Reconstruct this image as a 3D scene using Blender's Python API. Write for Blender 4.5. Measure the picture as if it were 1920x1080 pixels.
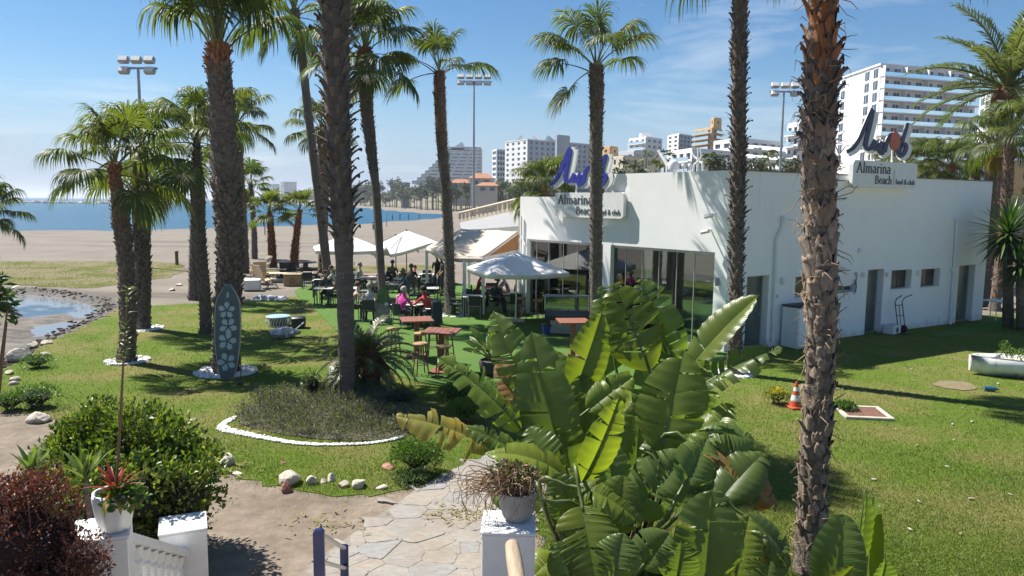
import bpy, bmesh, math, random
import numpy as np
from mathutils import Vector, Matrix

for o in list(bpy.data.objects):
    bpy.data.objects.remove(o)
SC = bpy.context.scene
COL = SC.collection
PI = math.pi
random.seed(7)
RNG = np.random.default_rng(7)

# ------------------------------------------------------------------ camera
CAM_H, FPX = 4.3, 1400.0
PITCH = math.atan((540 - 379.3) / FPX)
ROLL = math.radians(0.63)
cam_data = bpy.data.cameras.new('camera')
cam = bpy.data.objects.new('camera', cam_data)
COL.objects.link(cam)
cam_data.sensor_width = 36.0
cam_data.lens = 36.0 * FPX / 1920.0
cam_data.clip_start = 0.05
cam_data.clip_end = 60000.0
cam.matrix_world = (Matrix.Translation((0, 0, CAM_H)) @ Matrix.Rotation(PI / 2 - PITCH, 4, 'X') @ Matrix.Rotation(ROLL, 4, 'Z'))
SC.camera = cam

# ------------------------------------------------------------------ sky, sun, exposure
SUN_XY = Vector((-0.875, 0.484)).normalized()
SUN_EL = math.radians(55)
world = bpy.data.worlds.new('World')
SC.world = world
world.use_nodes = True
wn, wl = world.node_tree.nodes, world.node_tree.links
wn.clear()
w_out = wn.new('ShaderNodeOutputWorld')
w_bg = wn.new('ShaderNodeBackground')
w_bg.inputs['Strength'].default_value = 0.054
sky = wn.new('ShaderNodeTexSky')
sky.sky_type = 'NISHITA'
sky.sun_disc = False
sky.sun_elevation = SUN_EL
sky.sun_rotation = math.atan2(SUN_XY.x, SUN_XY.y) % (2 * PI)
sky.altitude = 10
sky.air_density = 1.0
sky.dust_density = 0.0
sky.ozone_density = 3.0
# thin streaky cirrus, the same everywhere in the sky
w_tc = wn.new('ShaderNodeTexCoord')
w_map = wn.new('ShaderNodeMapping')
w_map.inputs['Scale'].default_value = (1.6, 1.6, 9.0)
w_map.inputs['Location'].default_value = (3.1, 0.4, 0.2)
w_noise = wn.new('ShaderNodeTexNoise')
w_noise.inputs['Scale'].default_value = 1.9
w_noise.inputs['Detail'].default_value = 9
w_noise.inputs['Roughness'].default_value = 0.58
w_noise.inputs['Distortion'].default_value = 0.5
w_ramp = wn.new('ShaderNodeValToRGB')
w_ramp.color_ramp.elements[0].position = 0.525
w_ramp.color_ramp.elements[0].color = (0, 0, 0, 1)
w_ramp.color_ramp.elements[1].position = 0.86
w_ramp.color_ramp.elements[1].color = (0.66, 0.66, 0.66, 1)
w_mix = wn.new('ShaderNodeMix')
w_mix.data_type = 'RGBA'
w_mix.inputs['B'].default_value = (9.5, 9.8, 10.2, 1)
wl.new(w_tc.outputs['Generated'], w_map.inputs['Vector'])
wl.new(w_map.outputs['Vector'], w_noise.inputs['Vector'])
wl.new(w_noise.outputs['Fac'], w_ramp.inputs['Fac'])
wl.new(w_ramp.outputs['Color'], w_mix.inputs['Factor'])
w_sat = wn.new('ShaderNodeHueSaturation')
w_sat.inputs['Saturation'].default_value = 1.24
wl.new(sky.outputs['Color'], w_sat.inputs['Color'])
# pale blue sea haze low in the sky, the same all round
w_sep = wn.new('ShaderNodeSeparateXYZ'); wl.new(w_tc.outputs['Generated'], w_sep.inputs['Vector'])
w_hz = wn.new('ShaderNodeValToRGB'); w_hz.color_ramp.interpolation = 'EASE'
w_hz.color_ramp.elements[0].position = 0.0; w_hz.color_ramp.elements[0].color = (0.92, 0.92, 0.92, 1)
w_hz.color_ramp.elements[1].position = 0.17; w_hz.color_ramp.elements[1].color = (0, 0, 0, 1)
wl.new(w_sep.outputs['Z'], w_hz.inputs['Fac'])
w_low = wn.new('ShaderNodeMix'); w_low.data_type = 'RGBA'; w_low.inputs['B'].default_value = (3.5, 4.6, 6.5, 1)
wl.new(w_hz.outputs['Color'], w_low.inputs['Factor']); wl.new(w_sat.outputs['Color'], w_low.inputs['A'])
wl.new(w_low.outputs['Result'], w_mix.inputs['A'])
wl.new(w_mix.outputs['Result'], w_bg.inputs['Color'])
wl.new(w_bg.outputs['Background'], w_out.inputs['Surface'])

sun_data = bpy.data.lights.new('sun', 'SUN')
sun_data.energy = 4.6
sun_data.angle = math.radians(0.53)
sun_data.color = (1.0, 0.95, 0.87)
sun = bpy.data.objects.new('sun', sun_data)
COL.objects.link(sun)
SUN_DIR = Vector((SUN_XY.x * math.cos(SUN_EL), SUN_XY.y * math.cos(SUN_EL), math.sin(SUN_EL)))
sun.rotation_euler = SUN_DIR.to_track_quat('Z', 'Y').to_euler()
sun.location = SUN_DIR * 60

SC.view_settings.view_transform = 'Standard'
SC.view_settings.look = 'None'
SC.view_settings.exposure = 1.1
SC.view_settings.gamma = 1.0
SC.view_settings.use_curve_mapping = False
SC.render.engine = 'CYCLES'
SC.cycles.use_denoising = True
SC.cycles.max_bounces = 8
SC.cycles.transparent_max_bounces = 12
SC.cycles.caustics_reflective = False
SC.cycles.caustics_refractive = False

# ------------------------------------------------------------------ measuring helpers
def view_ray(px, py):
    u, v = (px - 960) / FPX, (540 - py) / FPX
    c, s = math.cos(ROLL), math.sin(ROLL)
    u, v = u * c - v * s, u * s + v * c
    return Vector((u, math.cos(PITCH) + v * math.sin(PITCH), -math.sin(PITCH) + v * math.cos(PITCH)))

def G(px, py, z=0.0):
    """surveyed point on the level z"""
    r = view_ray(px, py)
    t = (z - CAM_H) / r.z
    return Vector((r.x * t, r.y * t, z))

def D(px, py, y):
    """surveyed point at distance y"""
    r = view_ray(px, py)
    t = y / r.y
    return Vector((r.x * t, y, CAM_H + r.z * t))

# ------------------------------------------------------------------ object helpers
def tag(o, label=None, cat=None, group=None, kind=None):
    if label: o['label'] = label
    if cat: o['category'] = cat
    if group: o['group'] = group
    if kind: o['kind'] = kind
    return o

def empty(name, loc=(0, 0, 0), rz=0.0, label=None, cat=None, group=None):
    o = bpy.data.objects.new(name, None)
    o.empty_display_size = 0.1
    COL.objects.link(o)
    o.location = loc
    o.rotation_euler = (0, 0, rz)
    return tag(o, label, cat, group)

def link_mesh(name, me, parent=None, loc=None, rot=None, scale=None):
    o = bpy.data.objects.new(name, me)
    COL.objects.link(o)
    if parent is not None: o.parent = parent
    if loc is not None: o.location = loc
    if rot is not None: o.rotation_euler = rot
    if scale is not None: o.scale = scale if hasattr(scale, '__len__') else (scale,) * 3
    return o

def copy_tree(o, parent=None):
    c = o.copy()
    COL.objects.link(c)
    c.parent = parent
    for ch in list(o.children):
        copy_tree(ch, c)
    return c

class MB:
    """collects shapes that together make ONE mesh"""
    def __init__(self):
        self.v, self.f, self.m, self.mi = [], [], [], 0
        self.xf = None
    def add(self, vs, fs):
        b = len(self.v)
        if self.xf is not None:
            vs = [self.xf @ Vector(p) for p in vs]
        self.v.extend([tuple(p) for p in vs])
        for f in fs:
            self.f.append(tuple(b + i for i in f))
            self.m.append(self.mi)
        return self
    def box(self, c, s, rz=0.0, taper=1.0):
        x, y, z = s[0] / 2, s[1] / 2, s[2] / 2
        ca, sa = math.cos(rz), math.sin(rz)
        vs = []
        for dz in (-z, z):
            k = taper if dz > 0 else 1.0
            for dx, dy in ((-x, -y), (x, -y), (x, y), (-x, y)):
                vs.append((c[0] + (dx * ca - dy * sa) * k, c[1] + (dx * sa + dy * ca) * k, c[2] + dz))
        return self.add(vs, [(3, 2, 1, 0), (4, 5, 6, 7), (0, 1, 5, 4), (1, 2, 6, 5), (2, 3, 7, 6), (3, 0, 4, 7)])
    def bbox(self, a, b):
        return self.box([(a[i] + b[i]) / 2 for i in range(3)], [abs(b[i] - a[i]) for i in range(3)])
    def bevbox(self, c, s, bev=0.01, rz=0.0):
        """box with chamfered vertical and horizontal edges"""
        x, y, z = s[0] / 2, s[1] / 2, s[2] / 2
        b = min(bev, x * .45, y * .45, z * .45)
        ring = [(-x + b, -y), (x - b, -y), (x, -y + b), (x, y - b), (x - b, y), (-x + b, y), (-x, y - b), (-x, -y + b)]
        inn = [(px * (1 - b / x), py * (1 - b / y)) for px, py in ring]
        ca, sa = math.cos(rz), math.sin(rz)
        vs = []
        for zz, rr in ((-z, inn), (-z + b, ring), (z - b, ring), (z, inn)):
            for px, py in rr:
                vs.append((c[0] + px * ca - py * sa, c[1] + px * sa + py * ca, c[2] + zz))
        fs = [tuple(range(7, -1, -1)), tuple(range(24, 32))]
        for k in range(3):
            for i in range(8):
                j = (i + 1) % 8
                fs.append((k * 8 + i, k * 8 + j, k * 8 + 8 + j, k * 8 + 8 + i))
        return self.add(vs, fs)
    def tube(self, pts, rad, n=8, cap=True, flat=1.0):
        pts = [Vector(p) for p in pts]
        if not hasattr(rad, '__len__'): rad = [rad] * len(pts)
        vs, fs = [], []
        ref = None
        for i, p in enumerate(pts):
            d = (pts[min(i + 1, len(pts) - 1)] - pts[max(i - 1, 0)]).normalized()
            if ref is None:
                ref = Vector((0, 0, 1)) if abs(d.z) < 0.9 else Vector((1, 0, 0))
            a = d.cross(ref).normalized()
            b = a.cross(d).normalized()
            ref = b
            for k in range(n):
                t = 2 * PI * k / n
                vs.append(p + a * (math.cos(t) * rad[i]) + b * (math.sin(t) * rad[i] * flat))
        for i in range(len(pts) - 1):
            for k in range(n):
                k2 = (k + 1) % n
                fs.append((i * n + k, i * n + k2, (i + 1) * n + k2, (i + 1) * n + k))
        if cap:
            fs.append(tuple(range(n - 1, -1, -1)))
            fs.append(tuple(range((len(pts) - 1) * n, len(pts) * n)))
        return self.add(vs, fs)
    def lathe(self, prof, c=(0, 0, 0), n=16, cap=True):
        """profile [(radius, z)] turned about a vertical axis"""
        vs, fs = [], []
        for r, z in prof:
            for k in range(n):
                t = 2 * PI * k / n
                vs.append((c[0] + r * math.cos(t), c[1] + r * math.sin(t), c[2] + z))
        for i in range(len(prof) - 1):
            for k in range(n):
                k2 = (k + 1) % n
                fs.append((i * n + k, i * n + k2, (i + 1) * n + k2, (i + 1) * n + k))
        if cap:
            fs.append(tuple(range(n - 1, -1, -1)))
            fs.append(tuple(range((len(prof) - 1) * n, len(prof) * n)))
        return self.add(vs, fs)
    def prism(self, poly, z0, z1):
        """polygon [(x, y)] (counter-clockwise) raised from z0 to z1"""
        n = len(poly)
        vs = [(p[0], p[1], z0) for p in poly] + [(p[0], p[1], z1) for p in poly]
        fs = [tuple(range(n - 1, -1, -1)), tuple(range(n, 2 * n))]
        for i in range(n):
            j = (i + 1) % n
            fs.append((i, j, n + j, n + i))
        return self.add(vs, fs)
    def plate(self, poly, o, u, w, th):
        """polygon in the plane (u, w) through o, thickened by th along u x w"""
        o, u, w = Vector(o), Vector(u), Vector(w)
        nn = u.cross(w).normalized() * th
        n = len(poly)
        base = [o + u * p[0] + w * p[1] for p in poly]
        vs = base + [p + nn for p in base]
        fs = [tuple(range(n - 1, -1, -1)), tuple(range(n, 2 * n))]
        for i in range(n):
            j = (i + 1) % n
            fs.append((i, j, n + j, n + i))
        return self.add(vs, fs)
    def ball(self, c, r, n=10, m=7):
        if not hasattr(r, '__len__'): r = (r, r, r)
        vs = [(c[0], c[1], c[2] - r[2])]
        for i in range(1, m):
            ph = -PI / 2 + PI * i / m
            for k in range(n):
                t = 2 * PI * k / n
                vs.append((c[0] + r[0] * math.cos(ph) * math.cos(t), c[1] + r[1] * math.cos(ph) * math.sin(t), c[2] + r[2] * math.sin(ph)))
        vs.append((c[0], c[1], c[2] + r[2]))
        fs = []
        for k in range(n):
            fs.append((0, 1 + (k + 1) % n, 1 + k))
            for i in range(m - 2):
                a, b = 1 + i * n + k, 1 + i * n + (k + 1) % n
                fs.append((a, b, b + n, a + n))
            fs.append((1 + (m - 2) * n + k, 1 + (m - 2) * n + (k + 1) % n, len(vs) - 1))
        return self.add(vs, fs)
    def mesh(self, name, mats, smooth=False):
        me = bpy.data.meshes.new(name)
        me.from_pydata(self.v, [], self.f)
        for m in (mats if isinstance(mats, (list, tuple)) else [mats]):
            me.materials.append(m)
        if any(self.m):
            me.polygons.foreach_set('material_index', self.m)
        if smooth:
            me.polygons.foreach_set('use_smooth', [True] * len(me.polygons))
            if smooth is not True:
                try: me.set_sharp_from_angle(angle=math.radians(smooth))
                except Exception: pass
        me.update()
        return me
    def build(self, name, mats, parent=None, smooth=False, loc=None, rot=None):
        return link_mesh(name, self.mesh(name, mats, smooth), parent, loc, rot)

def np_mesh(name, verts, quads=None, tris=None, mats=(), smooth=False, attr=None):
    """big meshes straight from arrays; attr = {name: per-vertex rgb array}"""
    me = bpy.data.meshes.new(name)
    verts = np.asarray(verts, dtype=np.float32).reshape(-1, 3)
    loops, starts, n = [], [], 0
    if quads is not None and len(quads):
        q = np.asarray(quads, dtype=np.int32)
        loops.append(q.ravel()); starts.append(np.arange(len(q)) * 4 + n); n += q.size
    if tris is not None and len(tris):
        t = np.asarray(tris, dtype=np.int32)
        loops.append(t.ravel()); starts.append(np.arange(len(t)) * 3 + n); n += t.size
    loops, starts = np.concatenate(loops), np.concatenate(starts)
    me.vertices.add(len(verts)); me.vertices.foreach_set('co', verts.ravel())
    me.loops.add(len(loops)); me.loops.foreach_set('vertex_index', loops)
    me.polygons.add(len(starts)); me.polygons.foreach_set('loop_start', starts.astype(np.int32))
    if smooth: me.polygons.foreach_set('use_smooth', np.ones(len(starts), dtype=bool))
    for m in mats: me.materials.append(m)
    if attr:
        for k, a in attr.items():
            ca = me.color_attributes.new(k, 'FLOAT_COLOR', 'POINT')
            a = np.asarray(a, dtype=np.float32)
            if a.shape[1] == 3: a = np.concatenate([a, np.ones((len(a), 1), np.float32)], 1)
            ca.data.foreach_set('color', a.ravel())
    me.update(calc_edges=True)
    me.validate()
    return me

def smooth_closed(pts, it=2):
    """Chaikin rounding of a closed outline"""
    for _ in range(it):
        out = []
        for i in range(len(pts)):
            a, b = Vector(pts[i][:2]), Vector(pts[(i + 1) % len(pts)][:2])
            out += [a * .75 + b * .25, a * .25 + b * .75]
        pts = out
    return [Vector((p[0], p[1])) for p in pts]

def rough_outline(pts, step=0.35, amp=0.12, seed=1):
    """resample a closed outline and fray it"""
    r = random.Random(seed)
    out = []
    for i in range(len(pts)):
        a, b = pts[i], pts[(i + 1) % len(pts)]
        n = max(1, int((b - a).length / step))
        for k in range(n):
            p = a.lerp(b, k / n)
            out.append(Vector((p.x + r.uniform(-amp, amp), p.y + r.uniform(-amp, amp))))
    return out

def sheet(name, outline, z, mat, thick=0.0):
    """flat sheet with a free outline; thick drops a rim below it"""
    bm = bmesh.new()
    vs = [bm.verts.new((p[0], p[1], z)) for p in outline]
    f = bm.faces.new(vs)
    if f.normal.z == 0: f.normal_update()
    if f.normal.z < 0: f.normal_flip()
    if thick:
        lo = [bm.verts.new((p[0], p[1], z - thick)) for p in outline]
        n = len(vs)
        for i in range(n):
            j = (i + 1) % n
            bm.faces.new((vs[i], vs[j], lo[j], lo[i]))
    bmesh.ops.triangulate(bm, faces=[f], ngon_method='EAR_CLIP')
    bmesh.ops.recalc_face_normals(bm, faces=bm.faces)
    me = bpy.data.meshes.new(name)
    bm.to_mesh(me); bm.free()
    me.materials.append(mat)
    return link_mesh(name, me)

def inside(poly, xs, ys):
    """even-odd test on arrays"""
    res = np.zeros(xs.shape, dtype=bool)
    n = len(poly)
    for i in range(n):
        x1, y1 = poly[i][0], poly[i][1]
        x2, y2 = poly[(i + 1) % n][0], poly[(i + 1) % n][1]
        if y1 == y2: continue
        c = ((y1 > ys) != (y2 > ys)) & (xs < (x2 - x1) * (ys - y1) / (y2 - y1) + x1)
        res ^= c
    return res

# ------------------------------------------------------------------ materials
def new_mat(name):
    m = bpy.data.materials.new(name)
    m.use_nodes = True
    nt = m.node_tree
    b = nt.nodes['Principled BSDF']
    return m, nt, b

def noise_node(nt, scale, detail=4, rough=0.55, coord='Object', vec=None, dist=0.0, stretch=None):
    tc = nt.nodes.new('ShaderNodeTexCoord') if coord != 'World' else nt.nodes.new('ShaderNodeNewGeometry')
    src = tc.outputs['Position' if coord == 'World' else coord]
    if stretch:
        mp = nt.nodes.new('ShaderNodeMapping')
        mp.inputs['Scale'].default_value = stretch
        nt.links.new(src, mp.inputs['Vector']); src = mp.outputs['Vector']
    n = nt.nodes.new('ShaderNodeTexNoise')
    n.inputs['Scale'].default_value = scale
    n.inputs['Detail'].default_value = detail
    n.inputs['Roughness'].default_value = rough
    n.inputs['Distortion'].default_value = dist
    nt.links.new(src, n.inputs['Vector'])
    return n

def ramp_node(nt, src, stops):
    r = nt.nodes.new('ShaderNodeValToRGB')
    e = r.color_ramp.elements
    while len(e) < len(stops): e.new(0.5)
    for i, (p, c) in enumerate(stops):
        e[i].position = p
        e[i].color = (*c, 1) if len(c) == 3 else c
    nt.links.new(src, r.inputs['Fac'])
    return r

def mix_col(nt, fac, a, b, mode='MIX'):
    m = nt.nodes.new('ShaderNodeMix'); m.data_type = 'RGBA'; m.blend_type = mode
    for key, val in (('Factor', fac), ('A', a), ('B', b)):
        if hasattr(val, 'is_linked'): nt.links.new(val, m.inputs[key])
        elif key == 'Factor': m.inputs[key].default_value = val
        else: m.inputs[key].default_value = (*val, 1)
    return m.outputs['Result']

def bump_to(nt, bsdf, src, strength=0.3, dist=0.02):
    b = nt.nodes.new('ShaderNodeBump')
    b.inputs['Strength'].default_value = strength
    b.inputs['Distance'].default_value = dist
    nt.links.new(src, b.inputs['Height'])
    nt.links.new(b.outputs['Normal'], bsdf.inputs['Normal'])

def surf(name, c1, c2=None, rough=0.7, scale=6.0, metal=0.0, bump=0.0, bscale=None, coord='Object', spec=None, stretch=None, rnd=0.0, stops=None):
    """plain procedural surface: two tones mottled by noise, fine relief"""
    m, nt, b = new_mat(name)
    c2 = c2 or tuple(min(1, x * 0.8) for x in c1)
    n = noise_node(nt, scale, 6, 0.6, coord, stretch=stretch)
    r = ramp_node(nt, n.outputs['Fac'], stops or [(0.32, c2), (0.66, c1)])
    col = r.outputs['Color']
    if rnd:
        oi = nt.nodes.new('ShaderNodeObjectInfo')
        hs = nt.nodes.new('ShaderNodeHueSaturation')
        mr = nt.nodes.new('ShaderNodeMapRange')
        mr.inputs['To Min'].default_value = 1 - rnd; mr.inputs['To Max'].default_value = 1 + rnd
        nt.links.new(oi.outputs['Random'], mr.inputs['Value'])
        nt.links.new(mr.outputs['Result'], hs.inputs['Value'])
        nt.links.new(col, hs.inputs['Color']); col = hs.outputs['Color']
    nt.links.new(col, b.inputs['Base Color'])
    b.inputs['Roughness'].default_value = rough
    b.inputs['Metallic'].default_value = metal
    if spec is not None: b.inputs['Specular IOR Level'].default_value = spec
    if bump:
        n2 = noise_node(nt, bscale or scale * 6, 5, 0.6, coord, stretch=stretch)
        bump_to(nt, b, n2.outputs['Fac'], bump, 0.02)
    return m

def leaf_mat(name, c1, c2, trans=0.35, rough=0.45, scale=3.0, rnd=0.25, tcol=None, stretch=None, hue=0.02):
    """leaf: glossy front, light comes through"""
    m, nt, b = new_mat(name)
    n = noise_node(nt, scale, 4, 0.6, 'Object', stretch=stretch)
    r = ramp_node(nt, n.outputs['Fac'], [(0.3, c2), (0.68, c1)])
    oi = nt.nodes.new('ShaderNodeObjectInfo')
    hs = nt.nodes.new('ShaderNodeHueSaturation')
    mr = nt.nodes.new('ShaderNodeMapRange')
    mr.inputs['To Min'].default_value = 1 - rnd; mr.inputs['To Max'].default_value = 1 + rnd
    nt.links.new(oi.outputs['Random'], mr.inputs['Value'])
    nt.links.new(mr.outputs['Result'], hs.inputs['Value'])
    mh = nt.nodes.new('ShaderNodeMapRange')
    mh.inputs['To Min'].default_value = 0.5 + hue; mh.inputs['To Max'].default_value = 0.5 - hue
    nt.links.new(oi.outputs['Random'], mh.inputs['Value'])
    nt.links.new(mh.outputs['Result'], hs.inputs['Hue'])
    nt.links.new(r.outputs['Color'], hs.inputs['Color'])
    nt.links.new(hs.outputs['Color'], b.inputs['Base Color'])
    b.inputs['Roughness'].default_value = rough
    tr = nt.nodes.new('ShaderNodeBsdfTranslucent')
    tint = mix_col(nt, 1.0, hs.outputs['Color'], tcol or (1.6, 1.9, 0.7), 'MULTIPLY')
    nt.links.new(tint, tr.inputs['Color'])
    ms = nt.nodes.new('ShaderNodeMixShader')
    ms.inputs['Fac'].default_value = trans
    nt.links.new(b.outputs['BSDF'], ms.inputs[1]); nt.links.new(tr.outputs['BSDF'], ms.inputs[2])
    out = nt.nodes['Material Output']
    nt.links.new(ms.outputs['Shader'], out.inputs['Surface'])
    return m

def attr_leaf_mat(name, trans=0.3, rough=0.45, tint=(1.5, 1.8, 0.7), attr='tone'):
    """leaf colour kept per leaf in an attribute"""
    m, nt, b = new_mat(name)
    a = nt.nodes.new('ShaderNodeVertexColor'); a.layer_name = attr
    nt.links.new(a.outputs['Color'], b.inputs['Base Color'])
    b.inputs['Roughness'].default_value = rough
    tr = nt.nodes.new('ShaderNodeBsdfTranslucent')
    nt.links.new(mix_col(nt, 1.0, a.outputs['Color'], tint, 'MULTIPLY'), tr.inputs['Color'])
    ms = nt.nodes.new('ShaderNodeMixShader'); ms.inputs['Fac'].default_value = trans
    nt.links.new(b.outputs['BSDF'], ms.inputs[1]); nt.links.new(tr.outputs['BSDF'], ms.inputs[2])
    nt.links.new(ms.outputs['Shader'], nt.nodes['Material Output'].inputs['Surface'])
    return m

def glass_mat(name, tint=(0.75, 0.85, 0.85), refl=0.12, thin=0.72):
    """thin window pane: mostly see-through, mirror at grazing angles"""
    m, nt, b = new_mat(name)
    nt.nodes.remove(b)
    tp = nt.nodes.new('ShaderNodeBsdfTransparent'); tp.inputs['Color'].default_value = (*tint, 1)
    gl = nt.nodes.new('ShaderNodeBsdfGlossy'); gl.inputs['Roughness'].default_value = 0.02
    gl.inputs['Color'].default_value = (0.9, 0.95, 0.95, 1)
    fr = nt.nodes.new('ShaderNodeFresnel'); fr.inputs['IOR'].default_value = 1.5
    ad = nt.nodes.new('ShaderNodeMath'); ad.operation = 'ADD'; ad.inputs[1].default_value = refl; ad.use_clamp = True
    nt.links.new(fr.outputs['Fac'], ad.inputs[0])
    ms = nt.nodes.new('ShaderNodeMixShader')
    nt.links.new(ad.outputs['Value'], ms.inputs['Fac'])
    nt.links.new(tp.outputs['BSDF'], ms.inputs[1]); nt.links.new(gl.outputs['BSDF'], ms.inputs[2])
    nt.links.new(ms.outputs['Shader'], nt.nodes['Material Output'].inputs['Surface'])
    return m

M = {}
m, nt, b = new_mat('white_render')
_a = noise_node(nt, 0.9, 6, 0.6, 'World'); _s = noise_node(nt, 1.0, 6, 0.65, 'World', stretch=(2.2, 2.2, 0.12)); _d = noise_node(nt, 3.0, 6, 0.7, 'World')
_c = ramp_node(nt, _a.outputs['Fac'], [(0.3, (0.84, 0.835, 0.825)), (0.7, (0.885, 0.88, 0.87))]).outputs['Color']
_c = mix_col(nt, ramp_node(nt, _s.outputs['Fac'], [(0.56, (0, 0, 0)), (0.80, (0.30, 0.30, 0.30))]).outputs['Color'], _c, (0.50, 0.49, 0.46))   # rain streaks
_g = nt.nodes.new('ShaderNodeNewGeometry'); _x = nt.nodes.new('ShaderNodeSeparateXYZ'); nt.links.new(_g.outputs['Position'], _x.inputs['Vector'])
_m = nt.nodes.new('ShaderNodeMath'); _m.operation = 'MULTIPLY_ADD'; _m.inputs[1].default_value = 0.9; nt.links.new(_d.outputs['Fac'], _m.inputs[0]); nt.links.new(_x.outputs['Z'], _m.inputs[2])
_c = mix_col(nt, ramp_node(nt, _m.outputs[0], [(0.42, (0.55, 0.55, 0.55)), (0.75, (0, 0, 0))]).outputs['Color'], _c, (0.42, 0.39, 0.33))   # splashed soil at the foot
nt.links.new(_c, b.inputs['Base Color']); b.inputs['Roughness'].default_value = 0.8
bump_to(nt, b, noise_node(nt, 45, 5, 0.6, 'World').outputs['Fac'], 0.10, 0.01)
M['white_wall'] = m
M['white_paint'] = surf('white_paint', (0.78, 0.78, 0.77), (0.70, 0.70, 0.69), 0.5, 5, bump=0.05, bscale=80)
M['dark_metal'] = surf('dark_metal', (0.03, 0.03, 0.032), (0.018, 0.018, 0.02), 0.45, 20, metal=0.3)
M['grey_metal'] = surf('grey_metal', (0.35, 0.36, 0.37), (0.26, 0.27, 0.28), 0.4, 12, metal=0.6)
M['galvanised'] = surf('galvanised_steel', (0.42, 0.44, 0.46), (0.3, 0.32, 0.34), 0.45, 4, metal=0.5)
M['charcoal'] = surf('charcoal_weave', (0.045, 0.048, 0.05), (0.02, 0.022, 0.024), 0.75, 60, bump=0.4, bscale=150)
M['wood_red'] = surf('red_brown_wood', (0.27, 0.10, 0.055), (0.17, 0.06, 0.035), 0.5, 3, stretch=(1, 9, 9), bump=0.1)
M['wood_pale'] = surf('pale_wood', (0.46, 0.29, 0.14), (0.33, 0.19, 0.085), 0.6, 4, stretch=(6, 6, 1), bump=0.1)
M['wood_brown'] = surf('brown_wood', (0.20, 0.12, 0.06), (0.12, 0.07, 0.035), 0.65, 5, stretch=(6, 6, 1), bump=0.15)
M['pale_top'] = surf('pale_table_top', (0.62, 0.60, 0.56), (0.52, 0.50, 0.47), 0.4, 6)
M['canvas_white'] = surf('white_canvas', (0.80, 0.79, 0.76), (0.72, 0.71, 0.68), 0.85, 3, bump=0.1, bscale=40)
M['canvas_cream'] = surf('cream_canvas', (0.64, 0.54, 0.42), (0.56, 0.47, 0.36), 0.85, 2, bump=0.1, bscale=40)
M['stone_pale'] = surf('pale_rock', (0.62, 0.56, 0.47), (0.40, 0.34, 0.27), 0.9, 5, bump=0.7, bscale=14, rnd=0.12)
M['pebbles'] = surf('white_pebbles', (0.82, 0.81, 0.78), (0.62, 0.61, 0.59), 0.8, 25, bump=0.5, bscale=60, rnd=0.1)
M['glass'] = glass_mat('window_glass')
M['black'] = surf('black_plastic', (0.02, 0.02, 0.022), (0.012, 0.012, 0.013), 0.5, 20)
# ================================================================== terrain
SEA_Z = -1.2
shore = [(-3000, -400), (-400, -40), (-150, 72), (-84, 122), (-63, 134), (-44, 170), (-33, 209), (-24, 250), (-26, 300), (-51, 356), (-128, 600), (-255, 900), (-500, 1480), (-900, 2500), (-2600, 6800), (-12000, 30000)]

def shore_distance(X, Y):
    """signed distance to the waterline, positive on land"""
    d = np.full(X.shape, 1e9); sgn = np.ones(X.shape)
    for (x1, y1), (x2, y2) in zip(shore[:-1], shore[1:]):
        ex, ey = x2 - x1, y2 - y1
        t = np.clip(((X - x1) * ex + (Y - y1) * ey) / (ex * ex + ey * ey), 0, 1)
        dx, dy = X - x1 - t * ex, Y - y1 - t * ey
        dd = np.hypot(dx, dy)
        side = np.sign(ex * (Y - y1) - ey * (X - x1))
        upd = dd < d
        sgn = np.where(upd, -side, sgn); d = np.where(upd, dd, d)
    return d * sgn

def sstep(a, b, x):
    t = np.clip((x - a) / (b - a), 0, 1)
    return t * t * (3 - 2 * t)

mud_px = [(-160, 528), (0, 541), (60, 539), (120, 543), (180, 552), (214, 566), (220, 577), (196, 594), (150, 611), (104, 633), (66, 655), (30, 678), (-20, 700), (-200, 740)]
mud_poly = smooth_closed([G(*p) for p in mud_px], 2)
isle_poly = smooth_closed([G(*p) for p in [(-200, 560), (0, 556), (34, 570), (40, 585), (15, 603), (-40, 612), (-200, 620)]], 2)

wat = smooth_closed([G(*p, -.262) for p in [(10, 548), (70, 540), (150, 546), (202, 560), (206, 574), (176, 594), (150, 597), (124, 586), (86, 590), (60, 600), (20, 575)]], 2)
wat2 = smooth_closed([G(*p, -.262) for p in [(72, 618), (104, 606), (140, 602), (150, 607), (112, 622), (82, 634)]], 2)

def poly_depth(poly, X, Y):
    """distance to the outline where inside, else negative"""
    d = np.full(X.shape, 1e9)
    n = len(poly)
    for i in range(n):
        x1, y1 = poly[i][0], poly[i][1]; x2, y2 = poly[(i + 1) % n][0], poly[(i + 1) % n][1]
        ex, ey = x2 - x1, y2 - y1
        t = np.clip(((X - x1) * ex + (Y - y1) * ey) / (ex * ex + ey * ey + 1e-9), 0, 1)
        d = np.minimum(d, np.hypot(X - x1 - t * ex, Y - y1 - t * ey))
    return np.where(inside(poly, X, Y), d, -d)

def wob(X, Y, s, seed=0):
    return (np.sin(X * s + seed) * np.cos(Y * s * 1.3 + seed * 2) + 0.5 * np.sin(X * s * 2.3 + Y * s * 1.7 + seed * 3)) / 1.5

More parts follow.
